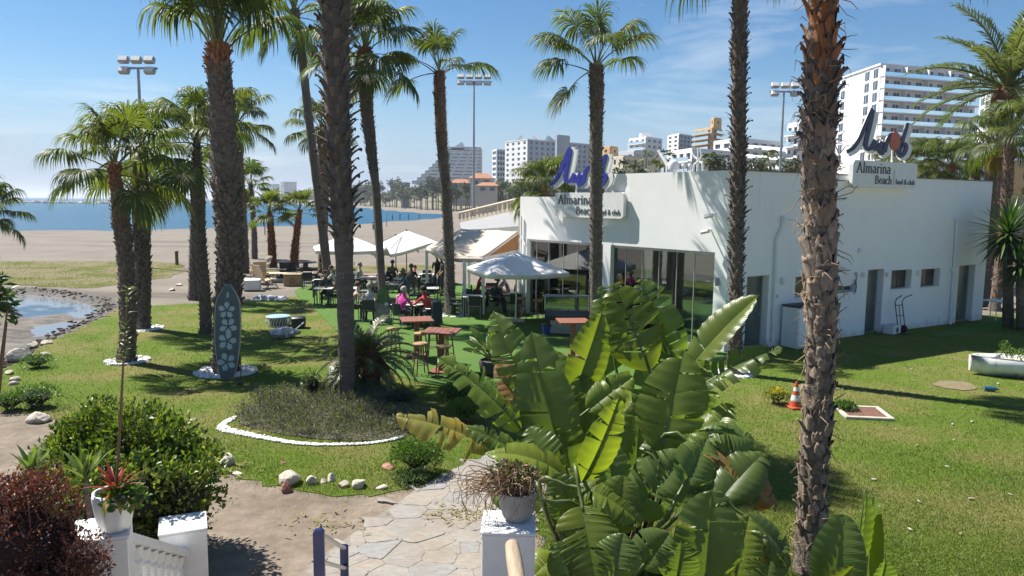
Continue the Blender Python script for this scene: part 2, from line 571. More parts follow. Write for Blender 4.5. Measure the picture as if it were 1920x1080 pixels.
def land_height(X, Y, s=None):
    if s is None: s = shore_distance(X, Y)
    z = np.where(s > 0, SEA_Z + 1.2 * sstep(0, 55, s), SEA_Z + np.maximum(s * 0.05, -4))
    far = sstep(110, 260, Y)
    z = z + far * np.clip((s - 25) * 0.09, 0, 20) * 1.0
    z = z + far * np.clip((s - 300) * 0.05, 0, 20)
    near = (1 - far) * sstep(40, 75, Y + X * 0)
    z = z + near * 0.10 * wob(X, Y, 0.25, 1) * (s > 2)
    md = poly_depth(mud_poly, X, Y) if X.min() < -5 else np.full(X.shape, -9.0)
    isl = poly_depth(isle_poly, X, Y) if X.min() < -5 else np.full(X.shape, -9.0)
    cut = 0.20 * sstep(-0.2, 1.1, md) * (1 - sstep(-0.3, 1.0, isl))
    if X.min() < -5:
        pool = np.maximum(poly_depth(wat, X, Y), poly_depth(wat2, X, Y))
        cut = cut + (md > 0) * (0.16 * sstep(-0.7, 0.5, pool) + 0.030 * wob(X, Y, 1.1, 5) + 0.022 * wob(X, Y, 2.9, 1)) * sstep(0, .8, md)
    return z - cut, md, isl

def axis(fine_a, fine_b, step, lo, hi):
    a = list(np.arange(fine_a, fine_b + 1e-6, step))
    x, st = fine_b, step
    up = []
    while x < hi:
        st *= 1.16; x += st; up.append(min(x, hi))
    x, st = fine_a, step
    dn = []
    while x > lo:
        st *= 1.16; x -= st; dn.append(max(x, lo))
    return np.array(dn[::-1] + a + up)

gx = axis(-34, 14, 0.4, -9000, 9000)
gy = axis(2, 52, 0.4, -300, 14000)
GX, GY = np.meshgrid(gx, gy)
S = shore_distance(GX, GY)
GZ, MD, ISL = land_height(GX, GY, S)
nx, ny = len(gx), len(gy)
idx = np.arange(nx * ny).reshape(ny, nx)
quads = np.stack([idx[:-1, :-1], idx[:-1, 1:], idx[1:, 1:], idx[1:, :-1]], -1).reshape(-1, 4)
mud = sstep(-0.6, 0.5, MD) * (1 - sstep(-0.2, 0.8, ISL))
bank = np.exp(-((MD - .45 + .3 * wob(GX, GY, 1.3, 3)) / .45) ** 2) * (1 - sstep(-0.5, 0.3, ISL))
dirt = 1 - sstep(17, 26, GY - GX * 0.0)
wet = 1 - sstep(1.0, 7.0, S)
mask = np.stack([mud, dirt, np.maximum(bank, 0)], -1).reshape(-1, 3)
mask2 = np.stack([wet, ((GY > 200) & (S > 30)).astype(float), sstep(0, 1, ISL)], -1).reshape(-1, 3)

m, nt, b = new_mat('ground_sand_and_earth')
va = nt.nodes.new('ShaderNodeVertexColor'); va.layer_name = 'zones'
vb = nt.nodes.new('ShaderNodeVertexColor'); vb.layer_name = 'zones_far'
sa = nt.nodes.new('ShaderNodeSeparateColor'); nt.links.new(va.outputs['Color'], sa.inputs['Color'])
sb = nt.nodes.new('ShaderNodeSeparateColor'); nt.links.new(vb.outputs['Color'], sb.inputs['Color'])
n1 = noise_node(nt, 0.35, 8, 0.65, 'World')
n2 = noise_node(nt, 0.10, 6, 0.6, 'World', stretch=(0.22, 2.6, 1))      # wheel tracks and raked bands along the beach
n3 = noise_node(nt, 5.0, 6, 0.65, 'World')
sand = ramp_node(nt, n1.outputs['Fac'], [(0.3, (0.146, 0.124, 0.099)), (0.68, (0.200, 0.173, 0.140))])
band = ramp_node(nt, n2.outputs['Fac'], [(0.30, (0.55, 0.53, 0.51)), (0.38, (0.93, 0.93, 0.93)), (0.70, (1.08, 1.07, 1.05))])
sandc = mix_col(nt, 1.0, sand.outputs['Color'], band.outputs['Color'], 'MULTIPLY')
earth = ramp_node(nt, n3.outputs['Fac'], [(0.25, (0.15, 0.115, 0.085)), (0.5, (0.205, 0.165, 0.125)), (0.75, (0.26, 0.215, 0.165))])
n4 = noise_node(nt, 0.8, 5, 0.6, 'World')
earth2 = mix_col(nt, 1.0, earth.outputs['Color'], ramp_node(nt, n4.outputs['Fac'], [(0.35, (0.72, 0.7, 0.66)), (0.6, (1.05, 1.05, 1.05))]).outputs['Color'], 'MULTIPLY')
c = mix_col(nt, sa.outputs['Green'], sandc, earth2)
n6 = noise_node(nt, 1.5, 10, 0.75, 'World', stretch=(0.45, 1.7, 1))
mudr = ramp_node(nt, n6.outputs['Fac'], [(0.42, (0.018, 0.015, 0.012)), (0.49, (0.075, 0.060, 0.045)), (0.60, (0.135, 0.112, 0.088))])
c = mix_col(nt, sa.outputs['Red'], c, mudr.outputs['Color'])
c = mix_col(nt, sa.outputs['Blue'], c, mix_col(nt, n3.outputs['Fac'], (0.012, 0.010, 0.008), (0.05, 0.042, 0.034)))
c = mix_col(nt, sb.outputs['Red'], c, (0.17, 0.13, 0.095))
hillc = ramp_node(nt, n1.outputs['Fac'], [(0.35, (0.10, 0.10, 0.05)), (0.65, (0.26, 0.22, 0.15))])
c = mix_col(nt, sb.outputs['Green'], c, hillc.outputs['Color'])
c = mix_col(nt, sb.outputs['Blue'], c, (0.09, 0.12, 0.03))
nt.links.new(c, b.inputs['Base Color'])
rr = nt.nodes.new('ShaderNodeMapRange'); rr.inputs['To Min'].default_value = 0.95; rr.inputs['To Max'].default_value = 0.72
nt.links.new(sa.outputs['Red'], rr.inputs['Value']); nt.links.new(rr.outputs['Result'], b.inputs['Roughness'])
n5 = noise_node(nt, 1.6, 10, 0.7, 'World')
bump_to(nt, b, n5.outputs['Fac'], 0.7, 0.14)
M['ground'] = m
g_me = np_mesh('ground', np.stack([GX, GY, GZ], -1), quads, mats=[m], smooth=True, attr={'zones': mask, 'zones_far': mask2})
tag(link_mesh('ground', g_me), kind='structure', label='sandy beach and earth ground running from the garden to the far shore')

# sea
m, nt, b = new_mat('sea_water')
n1 = noise_node(nt, 0.0016, 4, 0.5, 'World', stretch=(0.4, 1, 1))
r = ramp_node(nt, n1.outputs['Fac'], [(0.35, (0.006, 0.07, 0.135)), (0.65, (0.012, 0.105, 0.185))])
gpos = nt.nodes.new('ShaderNodeNewGeometry'); sp = nt.nodes.new('ShaderNodeSeparateXYZ')
nt.links.new(gpos.outputs['Position'], sp.inputs['Vector'])
nt.links.new(r.outputs['Color'], b.inputs['Base Color'])
b.inputs['Roughness'].default_value = 0.32
b.inputs['IOR'].default_value = 1.33
b.inputs['Specular IOR Level'].default_value = 0.25
n2 = noise_node(nt, 0.9, 8, 0.6, 'World', stretch=(0.5, 1.3, 1))
bump_to(nt, b, n2.outputs['Fac'], 1.0, 0.6)
M['sea'] = m
sea = MB().add([(-30000, -3000, SEA_Z), (3000, -3000, SEA_Z), (3000, 60000, SEA_Z), (-60000, 60000, SEA_Z), (-60000, -3000, SEA_Z)], [(0, 1, 2, 3, 4)])
tag(sea.build('sea', m), kind='structure', label='calm turquoise blue sea reaching to the horizon')

# creek puddle
m, nt, b = new_mat('creek_water')
b.inputs['Base Color'].default_value = (0.17, 0.165, 0.16, 1)
b.inputs['Roughness'].default_value = 0.14
n2 = noise_node(nt, 5, 3, 0.5, 'World')
bump_to(nt, b, n2.outputs['Fac'], 0.06, 0.01)
tag(sheet('creek_water', [(p.x, p.y) for p in smooth_closed([G(*p) for p in mud_px], 2)], -0.262, m), kind='structure', label='shallow sky-reflecting water pool in the muddy creek')

# lawns, artificial turf, path
def lawn_material(name, greens, dry, dry_pos=(0.45, 0.61), fine=18):
    m, nt, b = new_mat(name)
    a = noise_node(nt, 0.45, 6, 0.62, 'World')
    f = noise_node(nt, fine, 6, 0.7, 'World')
    g = ramp_node(nt, f.outputs['Fac'], [(0.3, greens[0]), (0.7, greens[1])])
    d = ramp_node(nt, a.outputs['Fac'], [(dry_pos[0], (0, 0, 0)), (dry_pos[1], (1, 1, 1))])
    c = mix_col(nt, d.outputs['Color'], g.outputs['Color'], mix_col(nt, f.outputs['Fac'], dry[0], dry[1]))
    nt.links.new(c, b.inputs['Base Color'])
    b.inputs['Roughness'].default_value = 0.9
    b.inputs['Specular IOR Level'].default_value = 0.1
    bump_to(nt, b, f.outputs['Fac'], 0.9, 0.05)
    return m
M['lawn'] = lawn_material('mown_lawn', ((0.074, 0.124, 0.015), (0.122, 0.170, 0.026)), ((0.140, 0.142, 0.040), (0.200, 0.178, 0.066)))
M['lawn_dry'] = lawn_material('dry_lawn', ((0.085, 0.105, 0.02), (0.12, 0.135, 0.03)), ((0.165, 0.14, 0.075), (0.22, 0.185, 0.11)), (0.40, 0.55))
M['turf'] = lawn_material('artificial_turf', ((0.092, 0.178, 0.040), (0.118, 0.215, 0.050)), ((0.104, 0.186, 0.046), (0.130, 0.220, 0.056)), fine=60)

def px_outline(pts, it=1, step=0.3, amp=0.08, seed=1):
    return rough_outline(smooth_closed([G(*p) for p in pts], it), step, amp, seed)
lawn_px = [(222, 578), (290, 573), (420, 566), (600, 553), (960, 556), (1100, 560), (1357, 600), (1845, 594), (2500, 560), (3200, 900), (3300, 1500), (1300, 1500), (1080, 1180), (1000, 960), (935, 862),
           (872, 873), (806, 905), (728, 930), (620, 926), (520, 914), (432, 893), (300, 850), (120, 790), (60, 775), (-20, 768), (-140, 760), (-60, 712), (20, 690), (70, 656), (110, 635), (160, 611), (205, 591)]
lawn_out = px_outline(lawn_px, 1, 0.2, 0.11, 3)
tag(sheet('lawn', lawn_out, 0.012, M['lawn'], 0.03), kind='structure', label='sunlit green lawn around the palms and the restaurant')
far_out = px_outline([(-420, 490), (0, 491), (150, 490), (325, 492), (352, 501), (345, 512), (300, 524), (215, 536), (150, 542), (60, 536), (-300, 524)], 1, 0.5, 0.22, 4)
tag(sheet('grass_strip', far_out, 0.015, M['lawn_dry'], 0.05), kind='structure', label='dry grass strip between the creek and the beach')
back_out = px_outline([(455, 506), (520, 503), (640, 499), (832, 496), (850, 504), (700, 511), (600, 515), (470, 514)], 1, 0.5, 0.2, 5)
tag(sheet('grass_verge', back_out, 0.015, M['lawn_dry'], 0.05), kind='structure', label='narrow green verge between terrace and beach')
turf_px = [(548, 549), (585, 575), (628, 620), (676, 668), (730, 700), (790, 720), (880, 733), (1010, 735), (1200, 735), (1340, 715), (1440, 684), (1380, 664), (1357, 640), (1200, 590), (973, 560), (940, 541), (850, 531), (700, 529), (610, 531), (565, 539)]
turf_out = px_outline(turf_px, 2, 0.4, 0.03, 6)
tag(sheet('turf', turf_out, 0.034, M['turf'], 0.05), kind='structure', label='flat artificial turf under the restaurant terrace')
strip_out = px_outline([(1700, 640), (1845, 602), (1990, 575), (2080, 585), (1920, 616)], 1, 0.5, 0.03, 8)  # outline of the turf strip along the end of the side wall
tag(sheet('turf', [(p.x, p.y) for p in strip_out], 0.030, M['turf'], 0.04), kind='structure', label='strip of artificial turf beside the service yard corner')

# ---- crazy paving
def voronoi_cells(poly, n, seed, relax=2):
    r = random.Random(seed)
    P = [(p[0], p[1]) for p in poly]
    xs, ys = [p[0] for p in P], [p[1] for p in P]
    pts = []
    while len(pts) < n:
        x, y = r.uniform(min(xs), max(xs)), r.uniform(min(ys), max(ys))
        if inside(P, np.array([x]), np.array([y]))[0]: pts.append(Vector((x, y)))
    def clip(cell, a, nrm):
        out = []
        for i in range(len(cell)):
            p, q = cell[i], cell[(i + 1) % len(cell)]
            dp, dq = (p - a).dot(nrm), (q - a).dot(nrm)
            if dp <= 0: out.append(p)
            if (dp < 0 < dq) or (dq < 0 < dp): out.append(p.lerp(q, dp / (dp - dq)))
        return out
    x0, x1, y0, y1 = min(xs) - .15, max(xs) + .15, min(ys) - .15, max(ys) + .15
    for it in range(relax + 1):
        cells = []
        for i, p in enumerate(pts):
            cell = [Vector(c) for c in ((x0, y0), (x1, y0), (x1, y1), (x0, y1))]
            for j, q in enumerate(pts):
                if i == j or (q - p).length > 2.5: continue
                cell = clip(cell, (p + q) / 2, (q - p))
                if len(cell) < 3: break
            cells.append(cell)
        if it < relax:
            pts = [(sum(c, Vector((0, 0))) / len(c)).lerp(p, 0.45) if len(c) > 2 else p for c, p in zip(cells, pts)]
    return pts, cells

M['mortar'] = surf('paving_mortar', (0.245, 0.218, 0.186), (0.185, 0.162, 0.136), 0.95, 3, bump=0.6, bscale=30, coord='World')
m, nt, b = new_mat('paving_slate')
n1 = noise_node(nt, 1.4, 7, 0.65, 'World'); n2 = noise_node(nt, 9, 7, 0.7, 'World', stretch=(1, 2.2, 1))
oi = nt.nodes.new('ShaderNodeObjectInfo')
hue = ramp_node(nt, oi.outputs['Random'], [(0.0, (0.245, 0.245, 0.240)), (0.35, (0.275, 0.255, 0.225)), (0.7, (0.285, 0.25, 0.21)), (1.0, (0.245, 0.232, 0.215))])
c = mix_col(nt, 1.0, hue.outputs['Color'], ramp_node(nt, n2.outputs['Fac'], [(0.3, (0.72, 0.70, 0.68)), (0.62, (1.06, 1.06, 1.06))]).outputs['Color'], 'MULTIPLY')
c = mix_col(nt, ramp_node(nt, n1.outputs['Fac'], [(0.48, (0, 0, 0)), (0.68, (0.85, 0.85, 0.85))]).outputs['Color'], c, (0.225, 0.182, 0.142))
nt.links.new(c, b.inputs['Base Color']); b.inputs['Roughness'].default_value = 0.8
bump_to(nt, b, n2.outputs['Fac'], 0.5, 0.02)
M['slate'] = m
path_px = [(520, 1130), (560, 1078), (640, 1018), (720, 962), (800, 906), (868, 873), (930, 852), (1010, 852), (1040, 900), (1010, 960), (985, 1020), (960, 1090), (945, 1180), (930, 1400), (560, 1400), (470, 1250)]
path_out = smooth_closed([G(*p) for p in path_px], 1)
path = tag(sheet('path', path_out, 0.022, M['mortar'], 0.05), kind='structure', label='pale crazy paving path running up to the steps')
pts, cells = voronoi_cells(path_out, 125, 11, 1)
rs = random.Random(5)
pin = [(p.x, p.y) for p in path_out]
for p, cl in zip(pts, cells):
    if len(cl) < 3: continue
    q = []
    for v in cl:
        w = p + (v - p) * 0.988
        # pull the corners that stick out back to the edge of the path
        for _ in range(12):
            if inside(pin, np.array([w.x]), np.array([w.y]))[0]: break
            w = w.lerp(p, 0.15)
        q.append(w)
    ring = []
    for i in range(len(q)):
        a, b2 = q[i], q[(i + 1) % len(q)]
        ring.append(a.lerp(b2, 0.12)); mid = a.lerp(b2, 0.5)
        ring.append(mid + Vector((rs.uniform(-.015, .015), rs.uniform(-.015, .015)))); ring.append(a.lerp(b2, 0.88))
    th = rs.uniform(0.030, 0.040)
    mb = MB(); n = len(ring)
    vs = [(v.x - p.x, v.y - p.y, -0.01) for v in ring] + [(v.x - p.x, v.y - p.y, th - 0.03) for v in ring] + [((v.x - p.x) * .97, (v.y - p.y) * .97, th - 0.027) for v in ring]
    fs = [tuple(range(2 * n, 3 * n))]
    for k in (0, n):
        for i in range(n):
            j = (i + 1) % n; fs.append((k + i, k + j, k + n + j, k + n + i))
    mb.add(vs, fs).build('paving_stone', M['slate'], path, loc=(p.x, p.y, 0.022))

# ---- grass blades
def scatter(poly, n, ymin, ymax, seed, power=2.0):
    """points in the outline, denser close by"""
    r = np.random.default_rng(seed)
    u = r.random(n * 3)
    Y = 1.0 / ((1 - u) / ymin ** power + u / ymax ** power) ** (1 / power)
    X = (r.random(n * 3) * 1.66 - 0.80) * Y
    ok = inside(poly, X, Y)
    return X[ok][:n], Y[ok][:n], r

bed_px = [(440, 792), (455, 765), (520, 748), (600, 742), (700, 745), (770, 760), (800, 790), (780, 815), (700, 830), (600, 826), (520, 815), (470, 803)]
bed_poly = smooth_closed([G(*p) for p in bed_px], 2)
turf_poly = [(p.x, p.y) for p in turf_out]

def grass_patch(name, poly, n, ymin, ymax, seed, h=(0.015, 0.042), label='', exclude=(), tones=None):
    X, Y, r = scatter(poly, n, ymin, ymax, seed)
    for ex in exclude:
        k = ~inside(ex, X, Y); X, Y = X[k], Y[k]
    X = X + r.normal(0, 0.09, len(X)); Y = Y + r.normal(0, 0.09, len(X))
    n = len(X)
    patch = 0.5 + 0.34 * wob(X, Y, 0.9, 4) + 0.34 * wob(X + .7 * Y, Y - .3 * X, 0.37, 9) + 0.2 * wob(X, Y, 3.1, 2) + r.normal(0, 0.2, n)
    hh = r.uniform(h[0], h[1], n) * (0.75 + 0.5 * np.clip(patch, 0, 1)) * (1 + 0.02 * Y)
    ww = r.uniform(0.0028, 0.0055, n) * (1 + Y * 0.035)
    a = r.uniform(0, 2 * PI, n)
    lean = r.uniform(0.1, 0.9, n) * hh
    la = r.uniform(0, 2 * PI, n)
    base = np.stack([X, Y, np.full(n, 0.008)], -1)
    dx = np.stack([np.cos(a) * ww, np.sin(a) * ww, np.zeros(n)], -1)
    tip = base + np.stack([np.cos(la) * lean, np.sin(la) * lean, hh], -1)
    V = np.stack([base - dx, base + dx, tip], 1).reshape(-1, 3)
    T = np.arange(n * 3).reshape(-1, 3)
    t1, t2, t3 = tones or ((0.082, 0.142, 0.016), (0.160, 0.200, 0.032), (0.26, 0.225, 0.09))
    k = np.clip(patch, 0, 1)[:, None]
    colr = np.array(t2) * (1 - k) + np.array(t1) * k
    dry = (r.random(n) < 0.07 + 0.28 * (patch < 0.28) * np.clip((X + 6) / 8, .15, 1))[:, None]
    colr = np.where(dry, np.array(t3), colr) * r.uniform(0.75, 1.25, n)[:, None]
    me = np_mesh(name, V, tris=T, mats=[M['blade']], attr={'tone': np.repeat(colr, 3, 0)})
    return tag(link_mesh(name, me), label, 'grass', kind='stuff')
M['blade'] = attr_leaf_mat('grass_blade', 0.3, 0.6, (1.3, 1.5, 0.6))
lawn_poly = [(p.x, p.y) for p in lawn_out]
grass_patch('grass', lawn_poly, 480000, 5.5, 34, 21, label='short grass blades covering the lawn', exclude=[turf_poly, bed_poly])
grass_patch('grass', [(p.x, p.y) for p in far_out], 12000, 30, 60, 22, (0.03, 0.07), 'sparse dry grass on the strip by the creek', tones=((0.08, 0.10, 0.02), (0.13, 0.14, 0.035), (0.21, 0.175, 0.09)))

# dark wrack and clods along the creek rim
r = random.Random(31); mb = MB(); mp = smooth_closed([G(*p) for p in mud_px], 2)
for k in range(420):
    i = r.randrange(len(mp)); q = mp[i].lerp(mp[(i + 1) % len(mp)], r.random())
    if q.x < -30: continue
    s_ = r.uniform(.02, .065); c_ = Vector((-22, 29)); q = q + (c_ - q).normalized() * r.gauss(.3, .3)
    mb.xf = Matrix.Translation((q.x, q.y, r.uniform(-.05, .01))) @ Matrix.Rotation(r.uniform(0, 6), 4, 'Z'); mb.ball((0, 0, 0), (s_ * 1.8, s_, s_ * .6), 6, 4)
mb.xf = None
tag(mb.build('wrack_line', surf('dark_wrack', (.085, .066, .048), (.035, .028, .021), .95, 8, bump=.5)), 'dark line of clods and wrack rimming the creek', 'wrack', kind='stuff')
# fallen bits on the right-hand lawn
mb = MB()
for k in range(170):
    x, y = r.uniform(2, 17), r.uniform(9, 21)
    if not inside(lawn_poly, np.array([x]), np.array([y]))[0]: continue
    s_ = r.uniform(.015, .05); mb.xf = Matrix.Translation((x, y, .045)) @ Matrix.Rotation(r.uniform(0, 6), 4, 'Z') @ Matrix.Rotation(r.uniform(-.4, .4), 4, 'X'); mb.mi = k % 3; mb.box((0, 0, 0), (s_ * 2, s_, .006), taper=.6)
mb.xf = None
tag(mb.build('lawn_litter', [surf('bleached_petal', (.45, .43, .38), (.32, .30, .26), .8), surf('dry_leaf_brown', (.20, .13, .07), (.13, .08, .045), .8), surf('dry_leaf_straw', (.30, .25, .13), (.2, .16, .08), .8)]), 'scattered fallen petals and dry leaves on the right lawn', 'leaf litter', kind='stuff')
# ================================================================== palms
M['frond'] = leaf_mat('fan_frond', (0.088, 0.118, 0.030), (0.050, 0.074, 0.019), 0.46, 0.5, 2.5, 0.3, (1.8, 1.85, .6), hue=0.02)
M['frond_dry'] = leaf_mat('dry_frond', (0.30, 0.24, 0.06), (0.19, 0.14, 0.04), 0.35, 0.6, 2.5, 0.2)
M['petiole'] = leaf_mat('petiole', (0.17, 0.20, 0.05), (0.10, 0.13, 0.03), 0.1, 0.4, 2.0, 0.2)
M['feather'] = leaf_mat('feather_frond', (0.125, 0.142, 0.06), (0.075, 0.088, 0.036), 0.35, 0.38, 2.5, 0.22)
M['bark_grey'] = surf('palm_bark_grey', (0.19, 0.155, 0.125), (0.085, 0.068, 0.054), 0.95, 5, bump=0.9, bscale=14, stretch=(1, 1, 2.5))
M['bark_smooth'] = surf('palm_bark_smooth', (0.15, 0.124, 0.106), (0.092, 0.076, 0.065), 0.95, 4, bump=0.5, bscale=16, stretch=(1, 1, 4))
M['bark_red'] = surf('palm_bark_red', (0.17, 0.075, 0.036), (0.08, 0.036, 0.02), 0.95, 7, bump=0.9, bscale=20, stretch=(1, 1, 2))
M['boot_grey'] = surf('leaf_base_grey', (0.27, 0.215, 0.17), (0.12, 0.09, 0.066), 0.85, 6, bump=0.6, bscale=30, rnd=0.38, stretch=(2.5, 2.5, .8))
M['boot_pale'] = surf('leaf_base_pale', (0.32, 0.25, 0.19), (0.16, 0.115, 0.08), 0.85, 6, bump=0.6, bscale=30, rnd=0.34, stretch=(2.5, 2.5, .8))
M['boot_dark'] = surf('leaf_base_dark', (0.165, 0.135, 0.115), (0.08, 0.065, 0.055), 0.85, 6, bump=0.6, bscale=30, rnd=0.35, stretch=(2.5, 2.5, .8))
M['boot_red'] = surf('leaf_base_red', (0.37, 0.155, 0.065), (0.17, 0.072, 0.036), 0.8, 6, bump=0.6, bscale=30, rnd=0.38, stretch=(2.5, 2.5, .8))
M['fibre'] = surf('palm_fibre', (0.40, 0.28, 0.17), (0.20, 0.12, 0.07), 0.9, 8, rnd=0.3)

def fan_frond_mesh(name, elev, R=1.0, pet=1.1, seed=0, droop=1.0, nseg=52, dry=False):
    r = random.Random(seed)
    mb = MB()
    # petiole: leaves steeper than it ends
    pts, p = [], Vector((0, 0, 0))
    n = 7
    for i in range(n + 1):
        e = math.radians(elev + 18 * (1 - i / n) - 14 * (i / n))
        pts.append(p.copy())
        p = p + Vector((math.cos(e), 0, math.sin(e))) * (pet / n)
    d = (pts[-1] - pts[-2]).normalized()
    mb.mi = 1
    mb.tube(pts, [0.034 - 0.018 * i / n for i in range(n + 1)], 5, flat=0.6)
    C = pts[-1]
    lat = Vector((0, 1, 0))
    nrm = d.cross(lat).normalized()      # points to the leaf's under side
    if nrm.z > 0: nrm = -nrm
    up = -nrm
    mb.mi = 0
    amax = math.radians(128)
    steps = [0.0, 0.22, 0.45, 0.66, 0.83, 1.0]
    wrel = [0.02, 0.52, 1.0, 1.12, 0.46, 0.05]
    for i in range(nseg):
        a = -amax + 2 * amax * (i + r.uniform(-.25, .25)) / (nseg - 1)
        L = R * (1.0 - 0.34 * (abs(a) / amax) ** 2) * r.uniform(0.9, 1.08)
        # the blade is cupped and its middle runs on along the petiole
        base = (d * math.cos(a) + lat * math.sin(a) + up * (0.10 + 0.24 * abs(math.sin(a)))).normalized()
        side = (lat * math.cos(a) - d * math.sin(a)).normalized()
        g = droop * r.uniform(0.75, 1.25)
        dirv, q = base.copy(), C.copy()
        rows = []
        hw = L * 0.45 * (2 * amax / nseg) * 0.56
        for k, s in enumerate(steps):
            if k:
                ds = (s - steps[k - 1]) * L
                pull = g * (0.14 + 5.0 * max(0, s - 0.30) ** 1.25) * (s - steps[k - 1]) * 2.0
                dirv = (dirv + Vector((0, 0, -1)) * pull + side * r.uniform(-.05, .05)).normalized()
                q = q + dirv * ds
            w = hw * wrel[k]
            nn = dirv.cross(side)
            if nn.length < 1e-4: nn = up
            nn.normalize()
            pl = 0.35 * w * (1 if s < 0.6 else 0.5)
            rows.append((q - side * w + nn * pl, q + nn * -pl, q + side * w + nn * pl))
        vs = [v for row in rows for v in row]
        fs = []
        for k in range(len(rows) - 1):
            b = k * 3
            fs += [(b, b + 1, b + 4, b + 3), (b + 1, b + 2, b + 5, b + 4)]
        mb.add(vs, fs)
    return mb.mesh(name, [M['frond_dry'] if dry else M['frond'], M['frond_dry'] if dry else M['petiole']], True)

FAN = {}
for e in (82, 64, 44, 24, 2, -24, -48):
    FAN[e] = [fan_frond_mesh('fan_frond', e, seed=100 + e * 3 + k, droop=[0.8, 1.15][k] * (1.25 if e > 30 else 1.0)) for k in range(2)]
FAN_LOW = {e: [fan_frond_mesh('fan_frond_small', e, seed=300 + e, nseg=24, droop=0.8)] for e in (75, 45, 15, -20)}
FAN_DRY = [fan_frond_mesh('dry_frond', -58, seed=9, droop=1.3, dry=True), fan_frond_mesh('dry_frond', -40, seed=10, droop=1.5, dry=True)]

def feather_frond_mesh(name, elev, L=1.0, seed=0, npair=42, sag=1.0, leaf=0.16, mats=None):
    """pinnate frond: arching rachis with two rows of narrow leaflets"""
    r = random.Random(seed)
    mb = MB(); n = 14
    pts, p, e = [], Vector((0, 0, 0)), math.radians(elev)
    for i in range(n + 1):
        pts.append(p.copy())
        p = p + Vector((math.cos(e), 0, math.sin(e))) * (L / n)
        e -= math.radians(sag * (3.0 + 4.5 * i / n))
    mb.mi = 1
    mb.tube(pts, [0.022 * L * (1 - 0.85 * i / n) + 0.002 for i in range(n + 1)], 5, flat=0.7)
    mb.mi = 0
    for k in range(npair):
        t = 0.14 + 0.86 * k / (npair - 1)
        f = t * n; i = min(int(f), n - 1)
        q = pts[i].lerp(pts[i + 1], f - i)
        d = (pts[i + 1] - pts[i]).normalized()
        up = Vector((0, 1, 0)).cross(d) * -1
        ll = leaf * L * (0.55 + 0.75 * math.sin(PI * min(1, 0.12 + t * 0.85))) * r.uniform(.88, 1.1)
        for s in (-1, 1):
            dr = (d * r.uniform(.75, 1.05) + Vector((0, s, 0)) * 0.75 + up * r.uniform(.05, .45)).normalized()
            w = 0.010 * L + 0.004
            e1 = q + dr * ll * 0.5
            e2 = q + dr * ll + Vector((0, 0, -0.22 * ll))
            wv = d * w
            mb.add([q - wv * .6, q + wv * .6, e1 + wv, e2, e1 - wv], [(0, 1, 2, 4), (4, 2, 3)])
    return mb.mesh(name, mats or [M['feather'], M['petiole']], True)

# ---------- leaf bases ("boots") left on the trunk: local z up the trunk, x outwards
def boot_mesh(name, w, h, out, curl, seed, mat, fork=0.5):
    r = random.Random(seed)
    rows = 5
    vs = []
    for k in range(rows):
        t = k / (rows - 1)
        x = out * (t ** curl)
        z = h * t * (1 - 0.25 * out / h * t)
        ww = w / 2 * (1.0 - 0.10 * t - 0.42 * t * t) * r.uniform(.9, 1.1)
        th = 0.022 * (1 - 0.6 * t)
        for s in (-1, 0, 1):
            bow = -abs(s) * ww * 0.30
            zz = z - (h * fork * 0.35 if (s == 0 and k == rows - 1) else 0) + r.uniform(-.008, .008)
            vs.append((x + bow + th, s * ww, zz))
        for s in (-1, 0, 1):
            bow = -abs(s) * ww * 0.30
            zz = z - (h * fork * 0.35 if (s == 0 and k == rows - 1) else 0)
            vs.append((x + bow - 0.006, s * ww * .98, zz))
    fs = []
    for k in range(rows - 1):
        a, b = k * 6, (k + 1) * 6
        fs += [(a, a + 1, b + 1, b), (a + 1, a + 2, b + 2, b + 1), (a + 4, a + 3, b + 3, b + 4), (a + 5, a + 4, b + 4, b + 5), (a + 3, a, b, b + 3), (a + 2, a + 5, b + 5, b + 2)]
    t = (rows - 1) * 6
    fs += [(t, t + 1, t + 4, t + 3), (t + 1, t + 2, t + 5, t + 4)]
    mb = MB(); mb.add(vs, fs)
    return mb.mesh(name, mat, True)

def curve_at(pts, t):
    """smooth centre line through points"""
    n = len(pts) - 1
    f = min(max(t, 0), 1) * n
    i = min(int(f), n - 1)
    u = f - i
    p0, p1, p2, p3 = pts[max(i - 1, 0)], pts[i], pts[i + 1], pts[min(i + 2, n)]
    return 0.5 * ((2 * p1) + (p2 - p0) * u + (2 * p0 - 5 * p1 + 4 * p2 - p3) * u * u + (3 * p1 - p0 - 3 * p2 + p3) * u ** 3)

def radius_at(rad, t):
    for (a, ra), (b, rb) in zip(rad[:-1], rad[1:]):
        if t <= b:
            u = (t - a) / (b - a + 1e-9); u = u * u * (3 - 2 * u)
            return ra + (rb - ra) * u
    return rad[-1][1]

BOOTS = {}
def boots_for(kind):
    if kind not in BOOTS:
        mat = {'g': M['boot_grey'], 'p': M['boot_pale'], 'd': M['boot_dark'], 'r': M['boot_red']}[kind[0]]
        shp = {'flat': (0.20, 0.27, 0.045, 1.3), 'proud': (0.15, 0.22, 0.10, 1.2), 'spike': (0.11, 0.21, 0.17, 1.15), 'long': (0.17, 0.34, 0.10, 1.5), 'small': (0.13, 0.15, 0.055, 1.2)}[kind[1:]]
        BOOTS[kind] = [boot_mesh('leaf_base', *shp, seed=k * 7 + len(kind), mat=mat, fork=[.5, .1, .9][k]) for k in range(3)]
    return BOOTS[kind]

def trunk_frame(pts, t):
    p = curve_at(pts, t)
    d = (curve_at(pts, min(1, t + .02)) - curve_at(pts, max(0, t - .02))).normalized()
    return p, d

